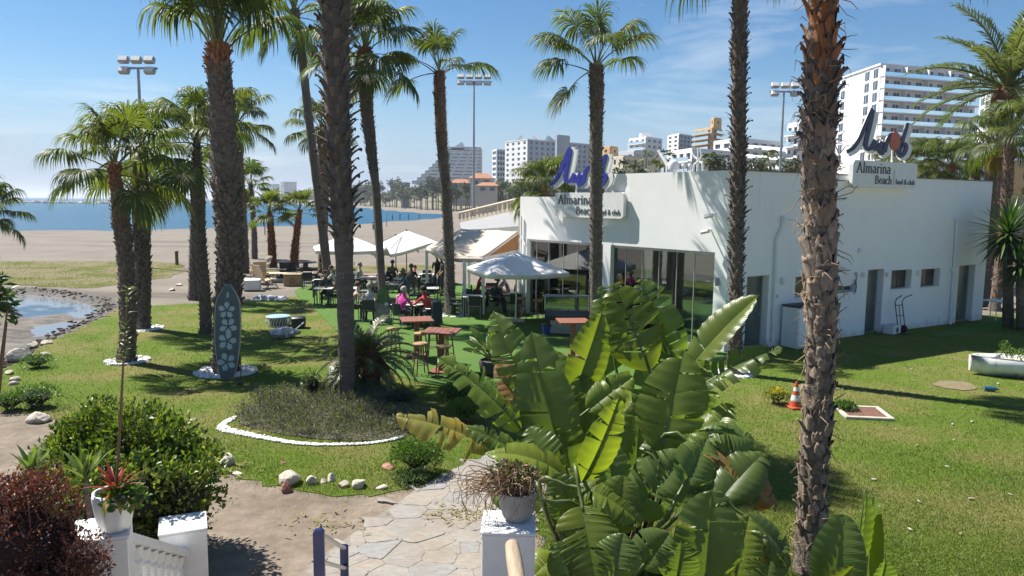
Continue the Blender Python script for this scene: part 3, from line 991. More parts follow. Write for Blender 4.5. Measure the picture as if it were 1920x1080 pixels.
def make_palm(name, label, base, pts, rad, zones, crown=None, bark='bark_grey', seed=1, singles=False, cat='palm tree', group=None, fibres=0, thin=.70, boot=.76):
    """pts: centre line relative to base; rad: [(t, radius)]; zones: [(t0, t1, boot kind, rows per metre, count round, scale)]"""
    r = random.Random(seed)
    root = empty(name, base, 0, label, cat, group)
    pts = [Vector(p) for p in pts]
    rad = [(t, q * thin) for t, q in rad]; zones = [(z[0], z[1], z[2], z[3] / boot, z[4], z[5] * boot) for z in zones]
    H = sum((pts[i + 1] - pts[i]).length for i in range(len(pts) - 1))
    # trunk
    mb = MB(); ns = 16; nr = max(14, int(H * 5))
    vs, fs = [], []
    ph = [r.uniform(0, 6) for _ in range(6)]
    for i in range(nr + 1):
        t = i / nr
        p, d = trunk_frame(pts, t)
        R0 = radius_at(rad, t)
        a = d.cross(Vector((0, 1, 0))).normalized(); b = d.cross(a).normalized()
        for k in range(ns):
            th = 2 * PI * k / ns
            rr = R0 * (1 + 0.05 * math.sin(3 * th + ph[0] + t * 9) + 0.04 * math.sin(5 * th + ph[1] - t * 14) + 0.035 * math.sin(t * H * 9 + ph[2] + math.sin(th) * 1.0) + r.uniform(-.025, .025))
            vs.append(p + a * math.cos(th) * rr + b * math.sin(th) * rr)
    for i in range(nr):
        for k in range(ns):
            k2 = (k + 1) % ns
            fs.append((i * ns + k, (i + 1) * ns + k, (i + 1) * ns + k2, i * ns + k2))
    fs.append(tuple(nr * ns + k for k in range(ns - 1, -1, -1)))
    mb.add(vs, fs)
    trunk = mb.build('trunk', M[bark], root, True)
    # boots
    joined = {}
    for (t0, t1, kind, per_m, around, sc) in zones:
        meshes = boots_for(kind)
        n = max(3, int((t1 - t0) * H * per_m * around))
        for i in range(n):
            t = t0 + (t1 - t0) * (i + r.uniform(0, 1)) / n
            az = i * 2.39996 + r.uniform(-.22, .22)
            p, d = trunk_frame(pts, t)
            R0 = radius_at(rad, t) * 0.97
            a = d.cross(Vector((0, 1, 0))).normalized(); b = d.cross(a).normalized()
            out = a * math.cos(az) + b * math.sin(az)
            tan = d.cross(out).normalized()
            roll = r.uniform(-.28, .28)
            zz = d * math.cos(roll) + tan * math.sin(roll); yy = tan * math.cos(roll) - d * math.sin(roll)
            s = sc * r.uniform(.75, 1.25)
            so = s * r.uniform(.55, 1.5)
            mat = Matrix(((out.x * so, yy.x * s, zz.x * s, 0), (out.y * so, yy.y * s, zz.y * s, 0), (out.z * so, yy.z * s, zz.z * s, 0), (0, 0, 0, 1)))
            mat.translation = p + out * R0
            me = r.choice(meshes)
            if singles:
                o = link_mesh('leaf_base', me, root)
                o.matrix_basis = mat
            else:
                joined.setdefault(kind, []).append((me, mat))
    for kind, items in joined.items():
        V, Q, off = [], [], 0
        cache = {}
        for me, mat in items:
            if me.name not in cache:
                co = np.empty(len(me.vertices) * 3); me.vertices.foreach_get('co', co)
                li = np.empty(len(me.loops), dtype=np.int32); me.loops.foreach_get('vertex_index', li)
                cache[me.name] = (co.reshape(-1, 3), li.reshape(-1, 4))
            co, li = cache[me.name]
            mm = np.array(mat)
            V.append(co @ mm[:3, :3].T + mm[:3, 3]); Q.append(li + off); off += len(co)
        me = np_mesh('leaf_bases', np.concatenate(V), np.concatenate(Q), mats=[items[0][0].materials[0]], smooth=True)
        tag(link_mesh('leaf_bases', me, root), kind='stuff')
    if fibres:
        mb = MB()
        for i in range(fibres):
            t = r.uniform(0.03, 0.97); az = r.uniform(0, 2 * PI)
            p, d = trunk_frame(pts, t)
            R0 = radius_at(rad, t)
            a = d.cross(Vector((0, 1, 0))).normalized(); b = d.cross(a).normalized()
            out = a * math.cos(az) + b * math.sin(az); tan = d.cross(out)
            q = p + out * (R0 + .02)
            l = r.uniform(.08, .2)
            v1 = (out * r.uniform(.1, .6) + tan * r.uniform(-1, 1) + d * r.uniform(-.9, .6)).normalized()
            v2 = (out * r.uniform(.0, .5) + tan * r.uniform(-1, 1) + d * r.uniform(-1, .2)).normalized()
            mb.tube([q, q + v1 * l, q + v1 * l + v2 * l * .7], [.006, .0045, .002], 4)
        tag(mb.build('fibres', M['fibre'], root), kind='stuff')
    if crown:
        fan_crown(root, pts[-1], seed=seed + 50, **crown)
    return root

def fan_crown(root, top, n=26, size=1.0, lo=-45, hi=82, seed=1, dry=0, low=False, start=0.0, extra=()):
    r = random.Random(seed)
    keys = sorted((FAN_LOW if low else FAN).keys())
    for i in range(n):
        u = i / (n - 1)
        e = hi + (lo - hi) * u ** 1.15 + r.uniform(-7, 7)
        k = min(keys, key=lambda q: abs(q - e))
        me = r.choice((FAN_LOW if low else FAN)[k])
        o = link_mesh('frond', me, root, (top.x, top.y, top.z - 0.25 * u * size), (r.uniform(-.12, .12), -math.radians(e - k), start + i * 2.39996 + r.uniform(-.3, .3)))
        s = size * r.uniform(.82, 1.12) * (0.8 if u < 0.12 else 1)
        o.scale = (s, s * r.uniform(.9, 1.05), s)
    for (az, e, s) in extra:
        k = min(keys, key=lambda q: abs(q - e))
        o = link_mesh('frond', (FAN_LOW if low else FAN)[k][0], root, top - Vector((0, 0, .1)), (0, -math.radians(e - k), math.radians(az)))
        o.scale = (s,) * 3
    for i in range(dry):
        o = link_mesh('frond', r.choice(FAN_DRY), root, (top.x, top.y, top.z - 0.35 * size), (0, r.uniform(-.1, .3), r.uniform(0, 6.28)))
        o.scale = (size * r.uniform(.6, .85),) * 3
        o['label'] = 'dried yellow hanging frond'

def stem_px(base_px, mids, y=None):
    """trunk centre line measured from base pixel and pixels further up, at the distance of the base"""
    b = G(*base_px)
    Y = b.y if y is None else y
    if y is not None: b = Vector((D(base_px[0], base_px[1], Y).x, Y, 0))
    out = [Vector((0, 0, -0.1))]
    for m_ in mids:
        out.append(D(m_[0], m_[1], Y) - b)
    return b, out

def W(px, depth):      # pixels to metres at a distance
    return px / FPX * depth

# --- foreground palm on the right lawn
b, st = stem_px((1522, 1075), [(1525, 900), (1540, 640), (1536, 400), (1536, 250), (1540, 100), (1544, -160), (1546, -335)])
make_palm('fan_palm', 'tall fan palm nearest the camera with shaggy brown trunk, standing on the lawn', b, st,
          [(0, .33), (.05, .25), (.12, .21), (.45, .205), (.56, .20), (.64, .225), (.70, .21), (.78, .175), (1, .12)],
          [(.08, .32, 'gflat', 5.0, 8, .80), (.05, .34, 'gproud', 3.2, 7, .72), (.30, .58, 'pflat', 4.0, 7, 1.08), (.30, .58, 'gflat', 2.6, 6, .95), (.55, .69, 'dproud', 6.5, 7, .82), (.655, .97, 'rlong', 5.5, 6, .78)],
          dict(n=24, size=1.15, lo=-42), seed=3, singles=True, fibres=380, thin=.72, boot=.80)
# --- palm with the flower bed at its foot
b, st = stem_px((648, 757), [(650, 690), (648, 560), (645, 440), (636, 300), (630, 150), (629, 0), (628, -180), (628, -240)])
make_palm('fan_palm', 'tall dark palm rising out of the flower bed, bare below and shaggy above', b, st,
          [(0, .22), (.06, .175), (.30, .175), (.36, .19), (.42, .23), (.6, .25), (.8, .28), (.93, .27), (1, .15)],
          [(.365, .95, 'dspike', 5.4, 8, 1.15)], dict(n=24, size=1.3, lo=-30), bark='bark_smooth', seed=5, singles=True, fibres=60, thin=1, boot=1)
# --- palm by the restaurant corner
b, st = stem_px((1379, 702), [(1380, 600), (1382, 430), (1384, 280), (1386, 120), (1387, 0), (1388, -120), (1388, -175)])
make_palm('fan_palm', 'tall dark palm in front of the white restaurant corner', b, st,
          [(0, .27), (.08, .22), (.4, .235), (.7, .235), (.9, .235), (1, .12)],
          [(.02, .97, 'dproud', 6.5, 7, .92), (.25, .62, 'dspike', 2.8, 7, .9)], dict(n=22, size=1.15, lo=-48), seed=8, singles=False, fibres=60)
# --- palm with the surfboard
b, st = stem_px((424, 698), [(424, 620), (432, 480), (422, 330), (416, 200), (409, 110), (408, 86)])
make_palm('fan_palm', 'stout palm with diamond-patterned trunk behind the flowered surfboard', b, st,
          [(0, .42), (.1, .37), (.35, .38), (.6, .40), (.8, .36), (.93, .25), (1, .13)],
          [(.02, .48, 'gsmall', 9.5, 13, 1.25), (.48, .80, 'dproud', 6.5, 10, .62), (.76, .97, 'rproud', 7.5, 9, .7)],
          dict(n=17, size=1.62, lo=36, hi=86, start=.4), seed=11, thin=.74, boot=.98)
# --- left cluster
b, st = stem_px((236, 680), [(240, 600), (235, 480), (225, 400), (216, 330), (214, 312)])
make_palm('fan_palm', 'leftmost palm of the lawn cluster, ringed by white pebbles', b, st, [(0, .34), (.1, .28), (.5, .27), (.85, .2), (1, .11)],
          [(.02, .55, 'gsmall', 8, 10, 1.0), (.5, .97, 'rproud', 7, 8, .6)], dict(n=19, size=1.05, lo=-38, start=2.6), seed=13, thin=.68, boot=.85)
b, st = stem_px((266, 617), [(268, 520), (266, 430), (264, 360), (262, 300), (262, 285)])
make_palm('fan_palm', 'palm behind the leftmost palm with its own ring of white pebbles', b, st, [(0, .36), (.1, .33), (.5, .35), (.85, .32), (1, .13)],
          [(.02, .5, 'dsmall', 8, 10, 1.1), (.45, .97, 'rproud', 6, 9, .7)], dict(n=20, size=1.18, lo=-50, dry=3), seed=17)
b, st = stem_px((366, 562), [(368, 500), (370, 430), (372, 340), (372, 280)])
make_palm('fan_palm', 'palm trunk standing at the sandy edge behind the lawn cluster', b, st, [(0, .42), (.1, .38), (.6, .40), (1, .14)],
          [(.02, .97, 'dproud', 6, 9, .8)], dict(n=17, size=1.35, lo=-45, dry=2), seed=19)
b, st = stem_px((387, 626), [(384, 560), (376, 470), (371, 400), (369, 320), (368, 255)])
make_palm('fan_palm', 'slim palm between the sandy edge and the surfboard palm', b, st, [(0, .30), (.1, .25), (.6, .27), (1, .12)],
          [(.02, .97, 'dproud', 6, 7, .75)], dict(n=16, size=1.2, lo=-45), seed=23)
b, st = stem_px((458, 512), [(456, 440), (450, 330), (446, 250), (445, 230)])
make_palm('fan_palm', 'palm half hidden behind the surfboard palm trunk', b, st, [(0, .40), (.5, .34), (1, .16)],
          [(.02, .97, 'dproud', 5, 8, .9)], dict(n=24, size=1.45, lo=-35), seed=29)
b, st = stem_px((478, 486), [(476, 430), (472, 370), (470, 345)])
make_palm('fan_palm', 'small yellowing palm on the sand behind the lawn cluster', b, st, [(0, .30), (.5, .25), (1, .12)],
          [(.02, .97, 'dproud', 4, 7, .9)], dict(n=16, size=1.1, lo=-25, low=True, dry=5), seed=31)
for bp, mids, lab, sd in (((511, 502), [(510, 460), (507, 420), (505, 398)], 'young short palm on the sand, nearer the water of the pair', 33),
                          ((552, 502), [(553, 470), (558, 425), (562, 394)], 'young short palm on the sand leaning towards the terrace', 35)):
    b, st = stem_px(bp, mids)
    make_palm('fan_palm', lab, b, st, [(0, .42), (.15, .36), (.7, .27), (1, .14)], [(.02, .97, 'rproud', 5, 8, .9)], dict(n=18, size=.95, lo=-20, low=True), seed=sd, bark='bark_red')
# --- middle group
b, st = stem_px((618, 548), [(606, 440), (590, 310), (577, 200), (566, 110), (556, 40), (552, 20)])
make_palm('fan_palm', 'slender smooth leaning palm behind the flower bed palm', b, st, [(0, .34), (.1, .29), (.6, .27), (.9, .25), (1, .18)],
          [(.86, .99, 'dproud', 5, 7, .8)], dict(n=22, size=1.55, lo=-55), bark='bark_smooth', seed=37)
b, st = stem_px((604, 512), [(606, 420), (608, 320), (604, 260), (602, 240)])
make_palm('fan_palm', 'distant palm peeping out behind the slender leaning palm', b, st, [(0, .36), (.6, .42), (.9, .4), (1, .16)],
          [(.3, .97, 'rproud', 4, 8, 1.0)], dict(n=22, size=1.25, lo=-40), seed=41)
b, st = stem_px((720, 598), [(714, 500), (706, 370), (697, 290), (688, 210), (686, 150), (684, 105), (684, 92)])
make_palm('fan_palm', 'leaning palm with a swollen red-brown trunk top over the terrace', b, st, [(0, .24), (.1, .20), (.35, .22), (.55, .31), (.75, .42), (.8, .46), (.84, .36), (.93, .28), (1, .14)],
          [(.36, .80, 'dproud', 6, 8, .72), (.76, .98, 'rproud', 7, 9, .8)], dict(n=24, size=1.3, lo=-40, dry=2), bark='bark_smooth', seed=43)
b, st = stem_px((845, 590), [(842, 480), (836, 360), (828, 250), (824, 170), (824, 132)])
make_palm('fan_palm', 'palm on the terrace turf between the seated diners and the awning', b, st, [(0, .34), (.06, .27), (.4, .27), (.75, .30), (.9, .28), (1, .12)],
          [(.02, .6, 'dproud', 6, 8, .68), (.55, .97, 'rproud', 7, 8, .62)], dict(n=8, size=1.15, lo=10, hi=82, start=1.5, extra=((8, 8, 1.25), (170, -18, 1.25), (182, 20, 1.2), (150, 52, 1.1))), seed=47)
b, st = stem_px((1117, 640), [(1117, 520), (1118, 400), (1118, 280), (1119, 190), (1118, 140), (1118, 122)])
make_palm('fan_palm', 'palm in front of the sunlit restaurant sign', b, st, [(0, .30), (.06, .25), (.4, .26), (.8, .30), (.92, .24), (1, .12)],
          [(.02, .97, 'dproud', 7, 8, .62), (.6, .97, 'rproud', 3, 8, .55)], dict(n=9, size=1.2, lo=12, hi=82, start=2.9, extra=((205, -42, 1.1), (5, 34, 1.2), (178, 30, 1.25))), seed=53)
# --- behind the restaurant
def back_palm(px_top, Y, rad, n, size, label, seed, lo=-30, low=False, dry=0, ground=None):
    t = D(px_top[0], px_top[1], Y)
    gz = 0.0 if ground is None else ground
    base = Vector((t.x, Y, gz))
    h = t.z - gz
    return make_palm('fan_palm', label, base, [(0, 0, -.2), (0.02 * h, 0, h * .4), (0.01 * h, 0, h * .8), (0, 0, h)], [(0, rad * 1.25), (.1, rad), (.8, rad), (1, rad * .5)],
                     [(.1, .97, 'rproud', 4, 7, .8)], dict(n=n, size=size, lo=lo, low=low, dry=dry), seed=seed)
back_palm((1022, 352), 37, .3, 26, 1.15, 'bright green palm showing over the low end of the restaurant roof', 61)
back_palm((1860, 262), 34, .33, 20, 1.0, 'palm with plain grey trunk beside the tall date palm', 63, dry=3)
back_palm((1892, 250), 31, .30, 20, 1.0, 'palm with rough brown trunk at the far right of the roof', 65, dry=4)
for i, (x, y, Y, s, lab) in enumerate(((1700, 308, 40, .95, 'low palm crown showing above the roof edge behind the shaded sign'), (1742, 300, 43, 1.0, 'second low palm crown above the roof edge right of the shaded sign'),
                                       (1785, 308, 40, .95, 'third low palm crown above the roof edge right of the shaded sign'), (1832, 302, 42, .9, 'low palm crown next to the plain grey palm trunk'), (1660, 304, 46, .9, 'palm crown mostly hidden behind the shaded sign board'))):
    back_palm((x, y), Y, .25, 22, s, lab, 70 + i)
back_palm((-22, 398), 31, .25, 22, .95, 'palm at the left edge of the picture, only frond tips showing', 81, dry=4)

# --- date palm
def date_palm(name, label, base, h, rad, n, L, hi, lo, seed, collar=0.5, cat='palm tree', sag=1.0):
    root = empty(name, base, 0, label, cat)
    r = random.Random(seed)
    mb = MB()
    mb.tube([(0.0, 0, -.2), (0.05, 0, h * .3), (.03, 0, h * .7), (0, 0, h)], [rad * 1.3, rad, rad, rad], 14)
    mb.build('trunk', M['bark_grey'], root, True)
    mb = MB(); mb.lathe([(rad, h - collar * 1.7), (rad * 1.9, h - collar * 1.2), (rad * 2.1, h - collar * .8), (rad * 1.7, h - .1), (rad * .7, h + .3)], n=14)
    mb.build('crown_shaft', M['bark_red'], root, True)
    var = {}
    for i in range(n):
        u = i / (n - 1)
        e = hi + (lo - hi) * u
        k = int(round(e / 15) * 15)
        if k not in var:
            var[k] = [feather_frond_mesh('feather_frond', k, L, seed + k + 7 * j, sag=sag) for j in range(2)]
        o = link_mesh('frond', r.choice(var[k]), root, (0, 0, h), (r.uniform(-.15, .15), 0, i * 2.39996 + r.uniform(-.2, .2)))
        o.scale = (r.uniform(.85, 1.1),) * 3
    return root
t = D(1888, 168, 40)
date_palm('date_palm', 'tall date palm with arching feather fronds at the right', Vector((t.x, 40, 0)), t.z, .33, 32, 5.0, 86, -10, 5, collar=.7, sag=.78)
# small cycad behind the flower bed palm
b = G(690, 738)
root = date_palm('cycad', 'low cycad with dark stem behind the flower bed palm', b, .78, .24, 46, 1.28, 76, -28, 9, collar=.25, cat='cycad', sag=1.15)

# --- white pebble rings round the palm feet
def pebble_ring(px, r_in, r_out, label, n=170, seed=1, ell=1.0):
    c = G(*px)
    r = random.Random(seed)
    mb = MB()
    mb.lathe([(r_in * .6, .028), (r_out * .93, .028), (r_out, .015)], n=24, cap=False)
    for i in range(n):
        a = r.uniform(0, 2 * PI); d = r_in + (r_out - r_in) * math.sqrt(r.random())
        s = r.uniform(.022, .045)
        mb.xf = Matrix.Translation((math.cos(a) * d, math.sin(a) * d, .03 + s * .3)) @ Matrix.Rotation(r.uniform(0, 6), 4, 'Z')
        mb.ball((0, 0, 0), (s * 1.3, s, s * .7), 6, 4)
        mb.xf = None
    return tag(mb.build('pebble_ring', M['pebbles'], loc=c), label, 'pebbles', 'white pebble rings round palm feet', kind='stuff')
pebble_ring((240, 678), .3, .55, 'white pebble ring at the foot of the leftmost palm', seed=1)
pebble_ring((270, 617), .3, .62, 'white pebble ring at the foot of the second palm', seed=2)
pebble_ring((424, 698), .35, .76, 'white pebble ring round the surfboard palm', seed=3)
pebble_ring((847, 592), .3, .62, 'white pebble ring at the foot of the terrace palm', seed=4)
pebble_ring((1379, 702), .25, .48, 'white pebble ring at the foot of the palm by the restaurant corner', seed=5)
# ================================================================== restaurant
BC, BR, BL = G(1357, 662), G(1840, 600), G(973, 587)
BK = BL + (BR - BC)
F_U = (BL - BC).normalized(); F_N = Vector((-F_U.y, F_U.x, 0))
if F_N.dot(Vector((-1, -1, 0))) < 0: F_N = -F_N            # front faces the terrace
S_U = (BR - BC).normalized(); S_N = Vector((S_U.y, -S_U.x, 0))
F_LEN, S_LEN = (BL - BC).length, (BR - BC).length

def on_wall(px, py, p0, u, off=0.0, n=None):
    """(distance along the wall, height) of a surveyed point on it"""
    r = view_ray(px, py)
    o = p0 + (n * off if n else Vector((0, 0, 0)))
    nn = Vector((-u.y, u.x, 0))
    c = Vector((0, 0, CAM_H))
    t = (o - c).dot(nn) / r.dot(nn)
    h = c + r * t
    return (h - o).dot(u), h.z
def FW(px, py, off=0.0): return on_wall(px, py, BC, F_U, off, F_N)
def SW(px, py, off=0.0): return on_wall(px, py, BC, S_U, off, S_N)
def frame(p0, u, n):
    """wall frame: x along, y outwards, z up"""
    m = Matrix(((u.x, n.x, 0, p0.x), (u.y, n.y, 0, p0.y), (0, 0, 1, 0), (0, 0, 0, 1)))
    return m
FM, SM = frame(BC, F_U, F_N), frame(BC, S_U, S_N)

rest = empty('beach_restaurant', (0, 0, 0), 0, 'low white flat-roofed beach restaurant with glazed front', 'restaurant')
ZT, ZL = 5.27, FW(1100, 369)[1]
ZR = 3.95                          # roof deck level
s_step = FW(1222, 345)[0]
op2 = (FW(1337, 560)[0], FW(1143, 540)[0]); op1 = (FW(1129, 530)[0], FW(987, 520)[0])
top2, top1 = FW(1240, 466)[1], FW(1050, 452)[1]
TH = 0.34
def wbox(mb, fm, x0, x1, y0, y1, z0, z1):
    mb.xf = fm
    mb.bbox((min(x0, x1), min(y0, y1), z0), (max(x0, x1), max(y0, y1), z1))
    mb.xf = None
# front wall with two glazed openings (right part higher)
mb = MB()
wbox(mb, FM, 0, op2[0], -TH, 0, -.1, ZT)
wbox(mb, FM, op2[0], op2[1], -TH, 0, top2, ZT)
wbox(mb, FM, op2[1], op1[0], -TH, 0, -.1, ZT)
lo = min(s_step, op1[0])
wbox(mb, FM, op1[0], s_step, -TH, 0, top1, ZT) if s_step > op1[0] else None
mb.build('wall', M['white_wall'], rest)
mb = MB()
a0 = max(s_step, op1[0])
wbox(mb, FM, a0, op1[1], -TH, 0, top1, ZL)
wbox(mb, FM, op1[1], F_LEN, -TH, 0, -.1, ZL)
mb.build('wall', M['white_wall'], rest)
if s_step < op1[0]:
    pass
# shaded side wall, built as strips between its openings
side_open = []
for kind, x0, x1, y0, y1 in (('door', 1398, 1439, 516, 655), ('window', 1491, 1533, 517, 556), ('window', 1566, 1607, 511, 548), ('door', 1624, 1654, 504, 628),
                             ('window', 1671, 1709, 505, 541), ('window', 1727, 1762, 503, 537), ('door', 1795, 1825, 496, 603)):
    sa_, sb_ = SW(x0, (y0 + y1) / 2)[0], SW(x1, (y0 + y1) / 2)[0]
    zt = SW((x0 + x1) / 2, y0 + 1)[1]
    zb = SW((x0 + x1) / 2, y1)[1] if kind == 'window' else 0.03
    side_open.append((kind, sa_, sb_, zb, zt))
mb = MB(); s0 = TH * 0.0
cur = 0.002
for kind, a, b_, zb, zt in side_open:
    wbox(mb, SM, cur, a, -TH, 0, -.1, ZT - 0.003)
    if kind == 'window': wbox(mb, SM, a, b_, -TH, 0, -.1, zb)
    wbox(mb, SM, a, b_, -TH, 0, zt, ZT - 0.003)
    cur = b_
wbox(mb, SM, cur, S_LEN, -TH, 0, -.1, ZT - 0.003)
mb.build('wall', M['white_wall'], rest)
# back and left flank
mb = MB()
BM = frame(BR, F_U, -F_N)
wbox(mb, BM, TH, F_LEN, 0, -TH, -.1, ZT - .01)
mb.build('wall', M['white_wall'], rest)
LM = frame(BL, S_U, -S_N)
mb = MB()
wbox(mb, LM, TH + .002, .7, -TH, 0, -.1, ZL - .006); wbox(mb, LM, .7, 5.6, -TH, 0, 2.7, ZL - .006); wbox(mb, LM, 5.6, S_LEN - TH, -TH, 0, -.1, ZL - .006)
mb.build('wall', M['white_wall'], rest)
def quad_in(inset=0.2):
    c = (BC + BR + BL + BK) / 4
    return [p + (c - p).normalized() * inset * 1.5 for p in (BC, BR, BK, BL)]
M['roof_deck'] = surf('roof_gravel', (0.30, 0.28, 0.26), (0.2, 0.19, 0.18), 0.95, 8, bump=0.4)
q = [(p.x, p.y) for p in quad_in(.15)]
MB().prism(q, ZR - .25, ZR).build('roof', [M['roof_deck']], rest)
M['int_floor'] = surf('interior_floor_tile', (0.30, 0.25, 0.20), (0.20, 0.165, 0.13), 0.4, 3)
MB().prism(q, 0.02, 0.06).build('floor', M['int_floor'], rest)
M['int_wall'] = surf('interior_wall', (0.20, 0.16, 0.12), (0.12, 0.095, 0.07), 0.85, 2)
mb = MB(); wbox(mb, FM, .4, F_LEN - 1.0, -6.3, -6.1, .06, ZR - .26)
mb.build('partition', M['int_wall'], rest)

# thin dark capping along the parapet
mb = MB()
wbox(mb, SM, -.03, S_LEN + .02, -TH - .02, .03, ZT - .002, ZT + .035)
mb.build('parapet_cap', surf('parapet_cap', (0.25, 0.24, 0.22), (0.12, 0.11, 0.10), 0.9, 3), rest)

# glazing
M['alu'] = surf('aluminium_frame', (0.55, 0.56, 0.56), (0.45, 0.46, 0.46), 0.4, 8, metal=0.5)
def glazing(op, top, cuts):
    x0, x1 = sorted(op)
    mb = MB()
    wbox(mb, FM, x0, x1, -.24, -.12, top - .09, top)
    fr = mb.build('window', M['alu'], rest)
    mb = MB(); wbox(mb, FM, x0, x1, -.24, -.12, .03, .08); mb.build('threshold', M['alu'], fr)
    xs = [x0] + sorted(cuts) + [x1]
    for i, (a, b_) in enumerate(zip(xs[:-1], xs[1:])):
        mb = MB(); wbox(mb, FM, a + .012, b_ - .012, -.186, -.174, .08, top - .09)
        mb.build('pane', M['glass'], fr)
        if i:
            mb = MB(); wbox(mb, FM, a - .011, a + .011, -.20, -.16, .08, top - .09); mb.build('glazing_bar', M['alu'], fr)
glazing(op2, top2, [FW(p, 560, -.18)[0] for p in (1172, 1203, 1234, 1267, 1300)])
glazing(op1, top1, [FW(p, 520, -.18)[0] for p in (1006, 1029, 1056, 1083, 1106)])

# doors and windows of the shaded side
M['door_glass'] = surf('frosted_door', (0.10, 0.135, 0.13), (0.055, 0.075, 0.075), 0.25, 1.5, spec=0.6)
M['dark_pane'] = surf('dark_window', (0.07, 0.08, 0.075), (0.03, 0.035, 0.035), 0.15, 2, spec=0.7)
for i, (kind, a, b_, zb, zt) in enumerate(side_open):
    mb = MB()
    if kind == 'door':
        wbox(mb, SM, a + .05, b_ - .05, -.27, -.23, zb + .02, zt - .05)
        d = mb.build('door', M['door_glass'], rest)
        mb = MB(); wbox(mb, SM, a, a + .05, -.29, -.21, zb, zt); wbox(mb, SM, b_ - .05, b_, -.29, -.21, zb, zt); wbox(mb, SM, a + .05, b_ - .05, -.29, -.21, zt - .05, zt)
        mb.build('door_frame', M['alu'], d)
        mb = MB(); wbox(mb, SM, b_ - .13, b_ - .10, -.23, -.17, 1.0, 1.03); wbox(mb, SM, b_ - .24, b_ - .10, -.18, -.16, 1.0, 1.03)
        mb.build('handle', M['grey_metal'], d)
    else:
        wbox(mb, SM, a + .04, b_ - .04, -.26, -.24, zb + .04, zt - .04)
        d = mb.build('window', M['dark_pane'], rest)
        mb = MB()
        wbox(mb, SM, a, a + .04, -.28, -.22, zb, zt); wbox(mb, SM, b_ - .04, b_, -.28, -.22, zb, zt)
        wbox(mb, SM, a + .04, b_ - .04, -.28, -.22, zt - .04, zt); wbox(mb, SM, a + .04, b_ - .04, -.28, -.22, zb, zb + .04)
        wbox(mb, SM, (a + b_) / 2 + .12, (a + b_) / 2 + .15, -.275, -.225, zb + .04, zt - .04)
        mb.build('frame', M['wood_brown'] if i > 3 else M['alu'], d)
        mb = MB(); wbox(mb, SM, a - .02, b_ + .02, -.22, .03, zb - .03, zb + .004); mb.build('sill', M['white_paint'], d)

# pipes, lamps, cameras
def wall_pipe(pxs, off, r, bits=()):
    pts = []
    for x, y in pxs:
        s, z = SW(x, y); pts.append(SM @ Vector((s, off, z)))
    mb = MB(); mb.tube(pts, r, 8)
    for x, y in bits:
        s, z = SW(x, y); mb.xf = SM; mb.box((s, off + .02, z), (.14, .14, .12)); mb.tube([(s, off, z), (s + .28, off + .1, z - .03)], .02, 6); mb.xf = None
    return mb.build('drain_pipe', M['white_paint'], rest, 40)
wall_pipe([(1466, 405), (1464, 425), (1453, 448), (1451, 500), (1447, 580), (1445, 640)], .07, .045, [(1466, 410)])
wall_pipe([(1791, 408), (1790, 430), (1784, 520), (1778, 608)], .07, .05, [(1791, 413)])
for x, y, w_, h_ in ((1466, 526, .12, .22), (1610, 469, .10, .16), (1617, 515, .12, .16), (1662, 514, .14, .16), (1720, 511, .12, .16), (1782, 504, .10, .14), (1455, 555, .06, .12)):
    s, z = SW(x, y); mb = MB(); mb.xf = SM; mb.bevbox((s, .05, z), (w_, .10, h_), .02); mb.xf = None
    mb.build('wall_lamp', M['white_paint'], rest)
for x, y in ((1340, 405), (1333, 434), (1136, 428)):
    s, z = FW(x, y); mb = MB(); mb.xf = FM
    mb.tube([(s, 0, z + .05), (s, .22, z + .02)], .025, 6)
    mb.tube([(s + .12, .30, z - .03), (s - .12, .24, z + .03)], .06, 8); mb.xf = None
    mb.build('floodlight', M['white_paint'], rest, 40)
s, z = FW(1347, 528); mb = MB(); mb.xf = FM; mb.tube([(s, .07, z - .12), (s, .07, z + .12)], .06, 8); mb.xf = None
mb.build('wall_lamp', M['grey_metal'], rest, 40)
mb = MB(); s, z = FW(980, 425); mb.xf = FM
mb.tube([(s, .06, z + .4), (s, .06, .1)], .035, 8); mb.tube([(s, .06, z - .35), (s - .3, .12, z - .7)], .03, 6); mb.xf = None
mb.build('drain_pipe', M['white_paint'], rest, 40)

# interior: counter, shelves
mb = MB(); wbox(mb, FM, 1.2, 3.2, -3.6, -3.0, .06, 1.1); mb.build('counter', M['white_paint'], rest)
mb = MB(); wbox(mb, FM, 1.0, 3.6, -6.05, -5.7, .06, 2.1)
mb.build('shelf', M['wood_brown'], rest)

